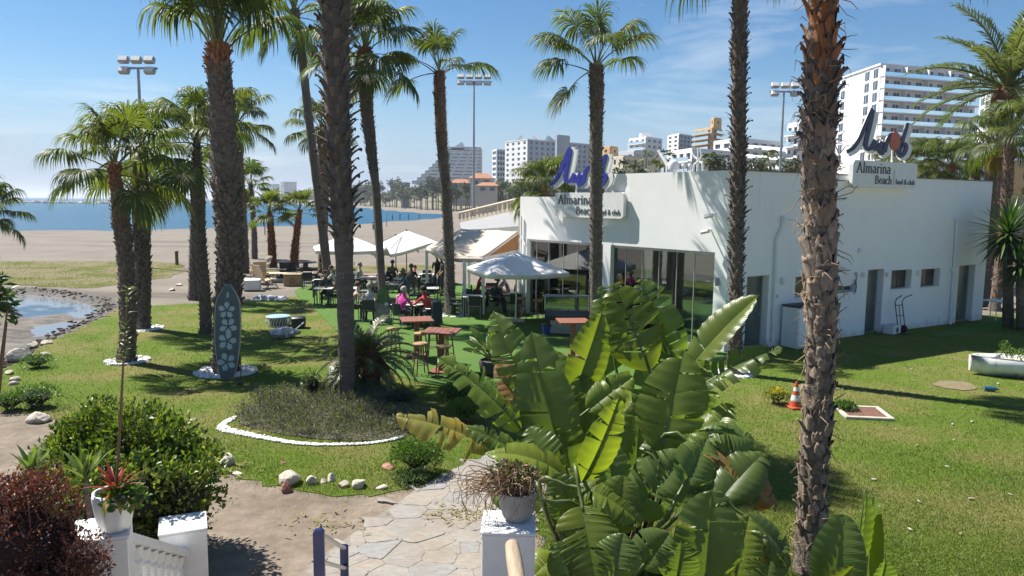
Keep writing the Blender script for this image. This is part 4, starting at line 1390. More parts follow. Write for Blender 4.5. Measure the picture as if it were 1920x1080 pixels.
# ------------------------------------------------------------------ lettering, a small book face drawn with a broad pen
def arc(cx, cy, rx, ry, a0, a1, n=9):
    return [(cx + rx * math.cos(math.radians(a0 + (a1 - a0) * i / n)), cy + ry * math.sin(math.radians(a0 + (a1 - a0) * i / n))) for i in range(n + 1)]
def srf(x, y, w=0.10): return [(x - w, y), (x + w, y)]
GL = {
 'A': (.72, [[(.06, 0), (.36, .72)], [(.36, .72), (.64, 0)], [(.17, .24), (.53, .24)], srf(.06, .01), srf(.64, .01)]),
 'l': (.28, [[(.14, 0), (.14, .74)], srf(.14, .01), [(.04, .72), (.14, .74)]]),
 'm': (.86, [[(.12, 0), (.12, .46)], [(.12, .36)] + arc(.28, .33, .14, .13, 140, 0, 6) + [(.42, 0)], [(.42, .36)] + arc(.58, .33, .14, .13, 140, 0, 6) + [(.72, 0)], srf(.12, .01, .08), srf(.42, .01, .08), srf(.72, .01, .08), [(.03, .44), (.12, .46)]]),
 'a': (.48, [arc(.22, .34, .14, .12, 160, 0, 7) + [(.36, .05), (.44, .02)], arc(.2, .13, .15, .13, 60, 350, 9) + [(.36, .1)], [(.36, .27), (.26, .26)]]),
 'r': (.38, [[(.12, 0), (.12, .46)], [(.12, .34)] + arc(.26, .34, .13, .11, 150, 40, 5), srf(.12, .01, .09), [(.03, .44), (.12, .46)]]),
 'i': (.28, [[(.14, 0), (.14, .46)], srf(.14, .01), [(.05, .44), (.14, .46)], [(.14, .60), (.14, .67)]]),
 'n': (.56, [[(.12, 0), (.12, .46)], [(.12, .36)] + arc(.28, .33, .15, .13, 140, 0, 6) + [(.43, 0)], srf(.12, .01, .09), srf(.43, .01, .09), [(.03, .44), (.12, .46)]]),
 'B': (.64, [[(.14, 0), (.14, .72)], [(.05, .71), (.30, .71)] + arc(.30, .55, .18, .16, 90, -90, 8) + [(.14, .385)], [(.30, .385)] + arc(.31, .195, .23, .19, 90, -90, 8) + [(.05, .01)]]),
 'e': (.46, [[(.06, .27), (.40, .27)] + arc(.23, .25, .17, .21, 5, 320, 14)]),
 'c': (.44, [arc(.24, .23, .18, .23, 40, 320, 14)]),
 'h': (.58, [[(.12, 0), (.12, .74)], [(.12, .36)] + arc(.28, .33, .15, .13, 140, 0, 6) + [(.43, 0)], srf(.12, .01, .09), srf(.43, .01, .09), [(.03, .72), (.12, .74)]]),
 'f': (.34, [[(.14, 0), (.14, .60)] + arc(.24, .60, .10, .13, 180, 40, 5), [(.04, .44), (.28, .44)], srf(.14, .01)]),
 'o': (.50, [arc(.25, .23, .19, .23, 0, 360, 18)]),
 'd': (.54, [[(.42, 0), (.42, .74)], arc(.25, .23, .18, .23, 40, 320, 14), [(.33, .72), (.42, .74)], [(.42, .02), (.5, .02)]]),
 '&': (.70, [[(.66, .02), (.20, .56)] + arc(.30, .60, .12, .12, 200, -20, 8) + [(.40, .46), (.12, .28)] + arc(.24, .16, .16, .16, 150, 330, 8) + [(.58, .38)]]),
 'u': (.56, [[(.12, .46), (.12, .14)] + arc(.27, .14, .15, .14, 180, 360, 7), [(.43, .46), (.43, 0)], [(.03, .45), (.12, .46)], [(.34, .45), (.43, .46)], [(.43, .02), (.52, .02)]]),
 'b': (.54, [[(.12, 0), (.12, .74)], arc(.28, .23, .18, .23, 140, -140, 14), [(.03, .72), (.12, .74)]]),
 ' ': (.26, []),
}
def pen_plate(mb, pts, o, u, w, size, wmin, wmax, th):
    """stroke of a broad pen in plane (u, w): uprights thick, level strokes thin"""
    P = [Vector(p) for p in pts]
    rows = []
    for i, p in enumerate(P):
        d = (P[min(i + 1, len(P) - 1)] - P[max(i - 1, 0)])
        d = d.normalized() if d.length > 1e-6 else Vector((1, 0))
        hw = (wmin + (wmax - wmin) * abs(d.y) ** 1.5) / 2
        nv = Vector((-d.y, d.x)) * hw
        rows.append((p + nv, p - nv))
    nn = u.cross(w).normalized() * th
    vs = []
    for a, b_ in rows:
        A_, B_ = o + u * (a.x * size) + w * (a.y * size), o + u * (b_.x * size) + w * (b_.y * size)
        vs += [A_, B_, A_ + nn, B_ + nn]
    fs = [(0, 1, 3, 2)]
    for i in range(len(rows) - 1):
        k, l = i * 4, i * 4 + 4
        fs += [(k + 2, k + 3, l + 3, l + 2), (k, l, l + 1, k + 1), (k, k + 2, l + 2, l), (k + 1, l + 1, l + 3, k + 3)]
    k = (len(rows) - 1) * 4
    fs.append((k, k + 2, k + 3, k + 1))
    mb.add(vs, fs)
def lettering(text, o, u, w, size, th=0.012, wmin=.05, wmax=.125, squeeze=0.92):
    mb = MB(); x = 0.0
    for ch in text:
        adv, strokes = GL[ch]
        for st_ in strokes:
            pen_plate(mb, [((x + p[0]) * squeeze, p[1]) for p in st_], o, u, w, size, wmin, wmax, th)
        x += adv + .03
    return mb, x * size * squeeze
def text_width(text, squeeze=0.92): return sum(GL[c][0] + .03 for c in text) * squeeze

M['sign_ink'] = surf('sign_lettering', (0.10, 0.105, 0.12), (0.08, 0.085, 0.10), 0.5, 5)
M['blue_paint'] = surf('blue_enamel', (0.035, 0.045, 0.33), (0.025, 0.03, 0.25), 0.35, 5)
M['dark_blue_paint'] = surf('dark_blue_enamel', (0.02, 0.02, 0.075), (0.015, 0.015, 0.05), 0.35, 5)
M['orange_disc'] = surf('orange_disc', (0.50, 0.11, 0.035), (0.40, 0.08, 0.025), 0.4, 3)

def rounded_rect(w, h, r, n=5):
    out = []
    for cx, cy, a in ((w - r, r, -90), (w - r, h - r, 0), (r, h - r, 90), (r, r, 180)):
        out += arc(cx, cy, r, r, a, a + 90, n)
    return out

SCRIPT_RAW = [  # flowing name strokes, in board widths; traced by eye from the letters' run
    [(.00, -.02), (.10, .045), (.20, .19), (.29, .40), (.375, .60), (.40, .62)],
    [(.40, .62), (.37, .42), (.325, .20), (.315, .09), (.355, .035), (.42, .07), (.485, .17)],
    [(.485, .18), (.465, .09), (.50, .045), (.555, .10), (.60, .17)],
    [(.60, .17), (.575, .06), (.60, -.015), (.66, .06)],
    [(.66, .02), (.69, .18), (.76, .285), (.845, .27), (.89, .16), (.90, .04), (.935, -.02)],
    [(1.08, .46), (1.045, .44), (.985, .24), (.93, .02), (.965, -.035), (1.03, .02), (1.06, .12), (1.01, .165), (.955, .10)],
]
SCRIPT = [[(x, y * .74) for x, y in st_] for st_ in SCRIPT_RAW]
def script_logo(root, o, u, w, scale, face, edge, depth, disc=None):
    nn = u.cross(w).normalized()
    mb = MB()
    for k, st_ in enumerate(SCRIPT):
        P = [Vector(p).to_3d() for p in st_]
        sm = [curve_at(P, i / 22) for i in range(23)]
        pen_plate(mb, [(p.x, p.y) for p in sm], o + nn * (.002 * k), u, w, scale, .055, .115, depth)
    mb.build('logo_backing', edge, root)
    mb = MB()
    for k, st_ in enumerate(SCRIPT):
        P = [Vector(p).to_3d() for p in st_]
        sm = [curve_at(P, i / 22) for i in range(23)]
        pen_plate(mb, [(p.x, p.y) for p in sm], o - u * .07 * scale + w * .012 * scale + nn * (depth + .004 + .002 * k), u, w, scale, .03, .075, .03)
    mb.build('logo_script', face, root)
    if disc:
        mb = MB()
        mb.plate([(.765 + .095 * math.cos(a * PI / 10), .155 + .105 * math.sin(a * PI / 10)) for a in range(20)], o + nn * .02, u * scale, w * scale, depth + .03)
        mb.build('logo_disc', M['orange_disc'], root)

def sign(label, o, u, n, w, h, board_th, face, edge, stand_h, disc=False, lit=None):
    """board with lettering, lower left corner o, u to the reader's right, n towards the reader"""
    up = Vector((0, 0, 1))
    root = empty('restaurant_sign', (0, 0, 0), 0, label, 'sign', 'restaurant name boards')
    mb = MB(); mb.plate(rounded_rect(w, h, h * .16), o, u, up, board_th)
    mb.build('board', M['white_paint'], root)
    f = o + n * (board_th + .003)
    sz = w * .52 / text_width('Almarina')
    mb, _ = lettering('Almarina', f + u * w * .05 + up * h * .54, u, up, sz, squeeze=.92)
    mb.build('lettering', M['sign_ink'], root)
    sz2 = w * .27 / text_width('Beach')
    mb, _ = lettering('Beach', f + u * w * .33 + up * h * .14, u, up, sz2)
    mb.build('lettering', M['sign_ink'], root)
    sz3 = w * .31 / text_width('food & club')
    mb, _ = lettering('food & club', f + u * w * .655 + up * h * .15, u, up, sz3, wmin=.06, wmax=.12)
    mb.build('lettering', M['sign_ink'], root)
    mb = MB(); mb.plate([(0, 0), (.012, 0), (.012, h * .62), (0, h * .62)], f + u * w * .625 + up * h * .1, u, up, .01)
    mb.build('divider', M['grey_metal'], root)
    # posts carrying the script above the board
    mb = MB()
    for k, dx in enumerate((.30, .62, .84)):
        p = o + u * w * dx + n * board_th * .4 + up * h
        mb.tube([p, p + up * stand_h * (1.25 if k < 2 else 1.1) + u * (.0 if k < 2 else -.1) * w], .035, 6)
    mb.build('post', M['white_paint'], root)
    script_logo(root, o + u * (-.04 * w) + up * (h + stand_h * .75) + n * board_th * .3, u, up, w * .80 if not disc else w * .84, face, edge, .08, disc)
    return root
# lit sign on the front wall
a, b_ = FW(1043, 409, .15), FW(1171, 409, .15)
zt = FW(1100, 361, .15)[1]; zb = FW(1100, 408, .15)[1]
o = BC + F_U * a[0] + F_N * .08 + Vector((0, 0, zb))
sign('sunlit name board with blue script lettering on the front wall', o, -F_U, F_N, a[0] - b_[0], zt - zb, .14, M['blue_paint'], M['white_paint'], .35)
# shaded sign standing over the side wall
a, b_ = SW(1596, 350, .25), SW(1716, 354, .25)
zt = SW(1655, 303, .25)[1]; zb = SW(1655, 352, .25)[1]
o = BC + S_U * a[0] + S_N * .12 + Vector((0, 0, zb))
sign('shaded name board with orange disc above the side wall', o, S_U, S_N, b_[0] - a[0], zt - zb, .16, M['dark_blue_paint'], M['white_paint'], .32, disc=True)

# things on the roof: white vent tubes, dome, tilted frame
def roof_pt(px, py, back):
    s, z = FW(px, py, -back)
    return BC + F_U * s - F_N * back + Vector((0, 0, z))
def roof_tube(label, pxs, back, r):
    pts = [roof_pt(x, y, back) for x, y in pxs]
    base = Vector((pts[0].x, pts[0].y, ZR))
    root = empty('vent_tube', base, 0, label, 'vent', 'white vents on the restaurant roof')
    P = [Vector((0, 0, 0))] + [p - base for p in pts]
    sm = [curve_at(P, i / 18) for i in range(19)]
    mb = MB(); mb.tube(sm, [r * (1 - .35 * i / 18) for i in range(19)], 10); mb.build('tube', M['white_paint'], root, 40)
    d = (sm[-1] - sm[-2]).normalized()
    mb = MB(); mb.tube([sm[-1] - d * .02, sm[-1] + d * .06], r * .75, 10); mb.build('cowl', M['white_paint'], root, 40)
roof_tube('fat curved white vent tube on the roof, farthest from the corner', [(1252, 322), (1250, 308), (1243, 296), (1236, 285)], 1.6, .075)
roof_tube('white vent tube rising straight beside the crossed tubes', [(1308, 318), (1308, 300), (1309, 280)], 1.6, .042)
roof_tube('white vent tube bending left over the parapet', [(1318, 316), (1311, 303), (1301, 292), (1298, 280)], 1.9, .04)
roof_tube('white vent tube bending right beside the straight one', [(1300, 318), (1307, 305), (1315, 293), (1314, 283)], 1.3, .035)
p = roof_pt(1262, 318, 1.7)
mb = MB(); mb.lathe([(.17, 0), (.18, .12), (.165, .22), (.12, .29), (.04, .325)], n=18)
tag(mb.build('vent_dome', M['white_paint'], loc=(p.x, p.y, p.z), smooth=40), 'round white dome vent on the roof behind the parapet', 'vent')
mb = MB(); mb.lathe([(.08, ZR - p.z), (.08, 0)], n=10, cap=False)
mb.build('vent_stack', M['white_paint'], bpy.data.objects['vent_dome'])
for x, lab in ((1281, 'small ball-topped vent next to the roof dome'), (1293, 'small ball-topped vent nearer the straight vent tube')):
    p = roof_pt(x, 318, 1.5)
    mb = MB(); mb.lathe([(.03, ZR - p.z), (.03, .05), (.05, .07), (.065, .12), (.05, .17), (.02, .19)], n=12)
    tag(mb.build('roof_vent', M['white_paint'], loc=p, smooth=40), lab, 'vent')
# arched white frame left of the step
root = empty('roof_frame', roof_pt(1198, 360, .5), 0, 'arched white frame with props on the low roof by the step', 'frame')
mb = MB(); up = Vector((0, 0, 1))
mb.tube([(-F_U * -.75) * -1, (-F_U * -.75) * -1 + up * .32, (-F_U * -.6) * -1 + up * .45, F_U * -.7 + up * .45], .05, 6)
mb.build('rail', M['white_paint'], root)
mb = MB(); mb.tube([F_U * .1, F_U * -.35 + up * .4], .035, 6); mb.tube([F_U * .2 + up * .02, F_U * -.7 + up * .25], .035, 6)
mb.build('brace', M['white_paint'], root)
mb = MB(); mb.plate([(0, 0), (1.25, 0), (1.25, .4), (.15, .4), (0, .3)], F_U * .72 - F_N * .12, -F_U, up, .03); mb.build('panel', M['white_paint'], root)

# ------------------------------------------------------------------ beside the shaded wall
def side_pt(px, py, off): s, z = SW(px, py, off); return BC + S_U * s + S_N * off
ang = math.atan2(S_U.y, S_U.x)
p = G(1506, 658); p = side_pt(1503, 620, .40)
root = empty('service_cabinet', (p.x, p.y, .02), ang, 'white service cabinet with dark top edge by the side wall', 'cabinet')
mb = MB(); mb.bevbox((0, 0, .62), (1.1, .62, 1.24), .02); mb.build('body', M['white_paint'], root)
mb = MB(); mb.bevbox((0, 0, 1.275), (1.14, .66, .04), .01); mb.build('top', M['dark_metal'], root)
mb = MB(); mb.bbox((-.53, -.322, .06), (-.02, -.312, 1.2)); mb.bbox((.02, -.322, .06), (.53, -.312, 1.2)); mb.build('door', M['white_wall'], root)
mb = MB(); mb.bbox((-.08, -.345, .6), (-.055, -.322, .74)); mb.build('handle', M['dark_metal'], root)
# surfboard hung on the wall between windows
s, z = SW(1580, 522, .2)
root = empty('wall_surfboard', BC + S_U * s + S_N * .25 + Vector((0, 0, z)), ang, 'white surfboard tip with black edge jutting past the big palm trunk', 'surfboard')
prof = [(-.95, 0), (-.6, .16), (0, .25), (.3, .24), (.5, .13), (.56, 0), (.5, -.13), (.3, -.24), (0, -.25), (-.6, -.16)]
mb = MB(); mb.plate(prof, (0, .03, 0), (1, 0, 0), (0, 0, 1), .05); mb.build('deck', M['white_paint'], root)
mb = MB(); mb.plate([(x * 1.035, y * 1.07) for x, y in prof], (0, .045, 0), (1, 0, 0), (0, 0, 1), .03); mb.build('rail_edge', M['black'], root)
mb = MB(); mb.tube([(.45, -.06, -.05), (.52, -.1, -.3), (.42, -.1, -.52)], .015, 5); mb.build('leash', M['black'], root)
# hand truck and crate
p = side_pt(1690, 614, .45)
root = empty('hand_truck', (p.x, p.y, .02), ang, 'dark metal hand truck standing against the side wall', 'hand truck')
mb = MB()
for sx in (-.2, .2):
    mb.tube([(sx, -.02, .12), (sx, .16, 1.05), (sx * 1.1, .1, 1.2), (sx * 1.5, -.12, 1.32)], .017, 6)
for zz in (.25, .6, .95): mb.tube([(-.2, .0 + zz * .15, zz), (.2, .0 + zz * .15, zz)], .014, 6)
mb.tube([(0, .02, .25), (0, .13, .95)], .012, 6)
mb.build('frame', M['dark_metal'], root, 40)
mb = MB(); mb.box((0, -.16, .03), (.42, .26, .015)); mb.build('toe_plate', M['dark_metal'], root)
for sx in (-.26, .26):
    mb = MB(); mb.tube([(sx - .03, .08, .13), (sx + .03, .08, .13)], .13, 14); mb.build('wheel', M['black'], root, 40)
p = G(1672, 626)
root = empty('storage_crate', (p.x, p.y, .02), ang + .1, 'white plastic crate on the ground beside the hand truck', 'crate')
mb = MB(); mb.box((0, 0, .02), (.5, .34, .03))
mb.build('base', M['white_paint'], root)
for yy in (-.16, .16):
    mb = MB(); mb.box((0, yy, .17), (.5, .02, .27)); mb.build('side', M['white_paint'], root)
for xx in (-.24, .24):
    mb = MB(); mb.box((xx, 0, .17), (.02, .30, .27)); mb.build('side', M['white_paint'], root)
# white stool table behind the far corner
p = G(1860, 601)
root = empty('white_table', (p.x + .15, p.y + .2, 0.03), ang, 'small white table past the far corner of the wall', 'table')
mb = MB(); mb.bevbox((0, 0, .72), (.7, .6, .04), .01); mb.build('table_top', M['white_paint'], root)
for sx in (-.31, .31):
    for sy in (-.26, .26):
        mb = MB(); mb.tube([(sx, sy, 0), (sx, sy, .70)], .018, 6); mb.build('leg', M['white_paint'], root)
# ================================================================== terrace furniture
def make_chair():
    root = empty('terrace_chair', (0, 0, 0), 0, 'dark woven chair', 'chair', 'dark chairs round the terrace tables')
    mb = MB(); mb.bevbox((0, 0, .44), (.46, .46, .05), .015); mb.build('seat', M['charcoal'], root)
    mb = MB()
    rows = []
    for k in range(4):
        t = k / 3; rows.append((-.22 - .06 * t, .47 + .38 * t))
    vs, fs = [], []
    for y, z in rows:
        for s in (-1, -.33, .33, 1):
            vs.append((s * .22, y - .03 * (1 - s * s), z))
        for s in (-1, -.33, .33, 1):
            vs.append((s * .22, y - .03 * (1 - s * s) - .025, z))
    for k in range(3):
        a, b = k * 8, k * 8 + 8
        for i in range(3):
            fs += [(a + i, a + i + 1, b + i + 1, b + i), (a + 5 + i, a + 4 + i, b + 4 + i, b + 5 + i)]
        fs += [(a + 4, a, b, b + 4), (a + 3, a + 7, b + 7, b + 3)]
    fs += [(24 + i, 25 + i, 29 + i, 28 + i) for i in range(3)]
    fs += [(1 + i, 0 + i, 4 + i, 5 + i) for i in range(3)]
    mb.add(vs, fs); mb.build('backrest', M['charcoal'], root)
    for sx in (-.21, .21):
        mb = MB(); mb.tube([(sx, .2, .42), (sx * 1.05, .22, 0)], .014, 6); mb.build('leg', M['grey_metal'], root)
        mb = MB(); mb.tube([(sx, -.2, .42), (sx * 1.05, -.26, 0)], .014, 6); mb.build('leg', M['grey_metal'], root)
        mb = MB(); mb.tube([(sx, .2, .42), (sx * 1.08, .19, .64), (sx * 1.08, -.22, .66)], .014, 6); mb.build('armrest', M['grey_metal'], root)
    return root

def make_table(w=.75, d=.75, top='pale_top'):
    root = empty('terrace_table', (0, 0, 0), 0, 'pale topped table', 'table', 'pale terrace tables')
    mb = MB(); mb.bevbox((0, 0, .735), (w, d, .03), .008); mb.build('table_top', M[top], root)
    for sx in (-1, 1):
        for sy in (-1, 1):
            mb = MB(); mb.box((sx * (w / 2 - .05), sy * (d / 2 - .05), .36), (.04, .04, .72)); mb.build('leg', M['dark_metal'], root)
    return root

def make_stool():
    root = empty('bar_stool', (0, 0, 0), 0, 'wooden bar stool', 'stool', 'pale wooden bar stools')
    mb = MB(); mb.lathe([(.155, .70), (.175, .715), (.18, .745), (.165, .765)], n=16); mb.build('seat', M['wood_pale'], root, 40)
    for k in range(4):
        a = PI / 4 + k * PI / 2
        mb = MB(); mb.tube([(.12 * math.cos(a), .12 * math.sin(a), .71), (.21 * math.cos(a), .21 * math.sin(a), 0)], [.018, .015], 6); mb.build('leg', M['wood_brown'], root)
    for zz, rr in ((.25, .175), (.45, .155)):
        for k in range(4):
            a, b = PI / 4 + k * PI / 2, PI / 4 + (k + 1) * PI / 2
            mb = MB(); mb.tube([(rr * math.cos(a), rr * math.sin(a), zz), (rr * math.cos(b), rr * math.sin(b), zz)], .010, 5); mb.build('stretcher', M['wood_brown'], root)
    return root

def make_high_table():
    root = empty('high_table', (0, 0, 0), 0, 'high table', 'table', 'red-brown high tables')
    mb = MB()
    for k in range(6):
        pass
    for k in range(6):
        mb = MB(); mb.bevbox((-.36 + .144 * k, 0, 1.04), (.140, .86, .045), .006); mb.build('plank', M['wood_red'], root)
    mb = MB(); mb.box((0, 0, .51), (.13, .13, 1.0)); mb.build('post', M['wood_red'], root)
    mb = MB(); mb.bevbox((0, 0, .025), (.55, .55, .05), .01); mb.build('base', M['wood_red'], root)
    mb = MB(); mb.box((0, 0, 1.0), (.7, .08, .035)); mb.build('bearer', M['wood_red'], root)
    return root

USED = {}
def place(proto_fn, loc, rz, label, scale=None):
    """first call builds the pattern piece and uses it, later calls copy it with all its parts"""
    if proto_fn not in USED:
        o = proto_fn(); USED[proto_fn] = o
    else:
        o = copy_tree(USED[proto_fn])
    o.location = loc; o.rotation_euler = (0, 0, rz); o['label'] = label
    if scale: o.scale = (scale,) * 3
    return o

TZ = 0.035
TABLES = [  # px of the table top centre, turn, name, chair sides
    (607, 541, .10, 'the table beside the slender leaning palm', 'EN'),
    (694, 563, .15, 'the table of the person in beige', 'WS'),
    (806, 541, .08, 'the empty table by the terrace palm', 'EWN'),
    (737, 533, .10, 'the middle-row pale table', 'WE'),
    (697, 519, .05, 'the table shared by grey and blue shirts', 'WE'),
    (800, 515, .10, 'the table of the child in red', 'WNS'),
    (581, 512, .12, 'the sea-most table by the sun loungers', 'NES'),
    (603, 526, .10, 'the second-row sea-side table', 'SE'),
    (776, 571, -.55, 'the table of the person in bright pink', 'WESN'),
    (655, 541, .08, 'the table behind the flower bed palm', 'WE'),
    (772, 520, .08, 'the table of the diner in black', 'WES'),
    (738, 511, .06, 'the back-row table of the man in olive', 'SE'),
    (662, 515, .06, 'the back-row table left of the man in grey', 'WS'),
    (885, 556, .20, 'the table under the cream awning', 'WS'),
    (925, 541, .15, 'the shaded table of the person in dark red', 'WESN'),
    (958, 551, .2, 'the shaded table next to the glass front', 'WS'),
]
side_words = {'N': 'beach side', 'S': 'near side', 'W': 'sea side', 'E': 'restaurant side'}
side_vec = {'N': (0, .62, PI), 'S': (0, -.62, 0), 'W': (-.62, 0, -PI / 2), 'E': (.62, 0, PI / 2)}
SEATS = {}
for px, py, rz, nm, sides in TABLES:
    c = G(px, py, .75); c.z = TZ
    place(make_table, c, rz, 'pale topped table with dark legs, ' + nm.replace('the table of', 'used by').replace('the ', '', 1))
    for s in sides:
        dx, dy, tr = side_vec[s]
        v = Matrix.Rotation(rz, 3, 'Z') @ Vector((dx, dy, 0))
        q = c + v
        place(make_chair, q, rz + tr + random.uniform(-.15, .15), 'dark chair on the %s of %s' % (side_words[s], nm))
        SEATS[(nm, s)] = (q.copy(), rz + tr)
for px, py, rz, lab in ((868, 571, 2.6, 'dark chair with pale rim standing alone beside the terrace palm'), (893, 574, 2.9, 'dark chair with pale rim next to the awning post')):
    place(make_chair, G(px, py + 12, TZ), rz, lab)

for px, py, rz, lab in ((781, 600, .25, 'red-brown high table partly behind the cycad'), (828, 622, -.12, 'red-brown high table among the wooden stools'), (1075, 603, .1, 'red-brown high table behind the broad banana-like leaves')):
    c = G(px, py, 1.06); c.z = TZ
    place(make_high_table, c, rz, lab)
for px, py, lab in ((789, 702, 'wooden bar stool nearest the cycad'), (831, 708, 'wooden bar stool nearest the broad-leaved plants'), (789, 678, 'wooden bar stool tucked behind the stool by the cycad'), (838, 680, 'wooden bar stool on the restaurant side of the high table'),
                    (812, 668, 'wooden bar stool on the far side of the high table'), (738, 668, 'wooden bar stool half hidden by cycad fronds'), (976, 598, 'wooden bar stool at the glass corner, farther from the display cabinet'), (1008, 603, 'wooden bar stool right beside the display cabinet')):
    place(make_stool, G(px, py, TZ), random.uniform(0, 1), lab, 1.04)

# ------------------------------------------------------------------ parasols and awning
def parasol(label, apex, half, drop, base_z, tilt=0.0, rz=0.4, mat='canvas_white', sides=4, flap=.16, pole='white_paint', sagged=0.0, group='white parasols'):
    root = empty('parasol', (apex.x, apex.y, base_z), rz, label, 'parasol', group)
    h = apex.z - base_z
    mb = MB(); n = 24
    ring = []
    prof = [(0.02, 0), (.33, -.30), (.66, -.62), (1.0, -1.0)]
    vs, fs = [], []
    for f, dz in prof:
        for k in range(n):
            t = k / n * 4; i = int(t); u = t - i
            c = [(1, 1), (-1, 1), (-1, -1), (1, -1)]
            ax, ay = c[i % 4]; bx, by = c[(i + 1) % 4]
            x, y = ax + (bx - ax) * u, ay + (by - ay) * u
            sag = 0.10 * math.sin(PI * u) * f + (sagged * math.sin(3 * u + i) * f)
            vs.append((x * half * f, y * half * f, h + drop * dz - sag * drop * .8))
    m_ = len(prof)
    for i in range(m_ - 1):
        for k in range(n):
            k2 = (k + 1) % n; fs.append((i * n + k, (i + 1) * n + k, (i + 1) * n + k2, i * n + k2))
    for k in range(n):
        x, y, z = vs[(m_ - 1) * n + k]; vs.append((x, y, z - flap))
    for k in range(n):
        k2 = (k + 1) % n; fs.append(((m_ - 1) * n + k, m_ * n + k, m_ * n + k2, (m_ - 1) * n + k2))
    mb.add(vs, fs)
    o = mb.build('canopy', M[mat], root, 35)
    md = o.modifiers.new('cloth', 'SOLIDIFY'); md.thickness = .006
    mb = MB(); mb.tube([(0, 0, 0), (0, 0, h + .06)], .028, 8); mb.build('pole', M[pole], root, 40)
    mb = MB(); mb.lathe([(.03, h - .02), (.05, h + .02), (.03, h + .09)], n=8); mb.build('finial', M[pole], root)
    for k in range(4):
        a = PI / 4 + k * PI / 2
        mb = MB(); mb.tube([(0, 0, h - .06), (half * 1.36 * math.cos(a), half * 1.36 * math.sin(a), h - drop - .02)], .012, 5); mb.build('rib', M['wood_brown'], root)
    mb = MB(); mb.bevbox((0, 0, .05), (.5, .5, .10), .02); mb.build('base', M['stone_pale'], root)
    return root
ub = G(967, 605)
parasol('white square parasol in front of the glass corner', Vector((ub.x, ub.y, D(967, 473, ub.y).z)), 1.42, .62, TZ, rz=.35)
y_ = 37.5; a = D(652, 441, y_)
parasol('white parasol behind the flower bed palm', Vector((a.x, y_, a.z)), 1.62, .66, 0.0, rz=.30, pole='wood_brown')
y_ = 39.5; a = D(762, 433, y_)
parasol('creased white parasol over the back row', Vector((a.x, y_, a.z)), 1.55, .8, 0.0, rz=.55, sagged=.5, pole='wood_brown')
y_ = 42; a = D(742, 442, y_)
parasol('lower creased white parasol left of the back-row parasol', Vector((a.x, y_, a.z)), 1.2, .7, 0.0, rz=.2, sagged=.6, pole='wood_brown')

aw = empty('awning', G(905, 565), 0, 'cream canvas awning pitched beside the restaurant', 'awning')
o0 = aw.location
E1, E2 = D(836, 481, 28.6), D(906, 482, 28.2)
R1, R2 = D(866, 429, 32.5), D(972, 434, 30.6)
L1 = D(800, 463, 33.5); K1, K2 = D(880, 446, 37), D(975, 446, 36.5)
mb = MB()
def grid_face(mb, p00, p10, p11, p01, n=8, sag=.12):
    vs, fs = [], []
    for i in range(n + 1):
        for j in range(n + 1):
            u, v = i / n, j / n
            p = p00.lerp(p10, u).lerp(p01.lerp(p11, u), v)
            p = p - Vector((0, 0, sag * math.sin(PI * u) * math.sin(PI * v) + .02 * math.sin(u * 17)))
            vs.append(p - o0)
    for i in range(n):
        for j in range(n):
            a = i * (n + 1) + j; fs.append((a, a + n + 1, a + n + 2, a + 1))
    mb.add(vs, fs)
grid_face(mb, E1, E2, R2, R1); 
grid_face(mb, L1, E1, R1, R1 + Vector((-.02, 0, 0)), 6, .08)
grid_face(mb, R1, R2, K2, K1)
o = mb.build('canvas', M['canvas_cream'], aw, True)
md = o.modifiers.new('cloth', 'SOLIDIFY'); md.thickness = .008
mb = MB()
for a, b in ((E1, E2), (L1, E1)):
    n = 10
    vs = [a.lerp(b, i / n) - o0 - Vector((0, 0, .01)) for i in range(n + 1)] + [a.lerp(b, i / n) - o0 - Vector((0, 0, .2 + .03 * math.sin(i * 2.2))) for i in range(n + 1)]
    mb.add(vs, [(i, i + 1, n + 2 + i, n + 1 + i) for i in range(n)])
o = mb.build('valance', M['canvas_cream'], aw, True); md = o.modifiers.new('cloth', 'SOLIDIFY'); md.thickness = .006
M['gable'] = surf('orange_brown_canvas', (0.36, 0.17, 0.06), (0.27, 0.12, 0.04), 0.8, 3)
mb = MB()
g3 = Vector((R2.x, R2.y, E2.z + .15))
mb.add([E2 - o0, g3 - o0, R2 - o0, E2 - o0 + Vector((.01, .012, 0)), g3 - o0 + Vector((.01, .012, 0)), R2 - o0 + Vector((.01, .012, 0))], [(0, 1, 2), (5, 4, 3), (0, 3, 4, 1), (1, 4, 5, 2), (2, 5, 3, 0)])
mb.build('gable_panel', M['gable'], aw)
for p in (E1, E2, L1, K1, K2, E1.lerp(E2, .5)):
    q = p - o0
    mb = MB(); mb.box((q.x, q.y + .05, (q.z - .12 + TZ) / 2), (.12, .12, q.z - .12 - TZ)); mb.build('post', M['white_paint'], aw)
for a, b in ((E1, E2), (R1, R2), (E2, R2), (E1, R1)):
    mb = MB(); mb.tube([a - o0 - Vector((0, 0, .06)), b - o0 - Vector((0, 0, .06))], .035, 6); mb.build('beam', M['white_paint'], aw)

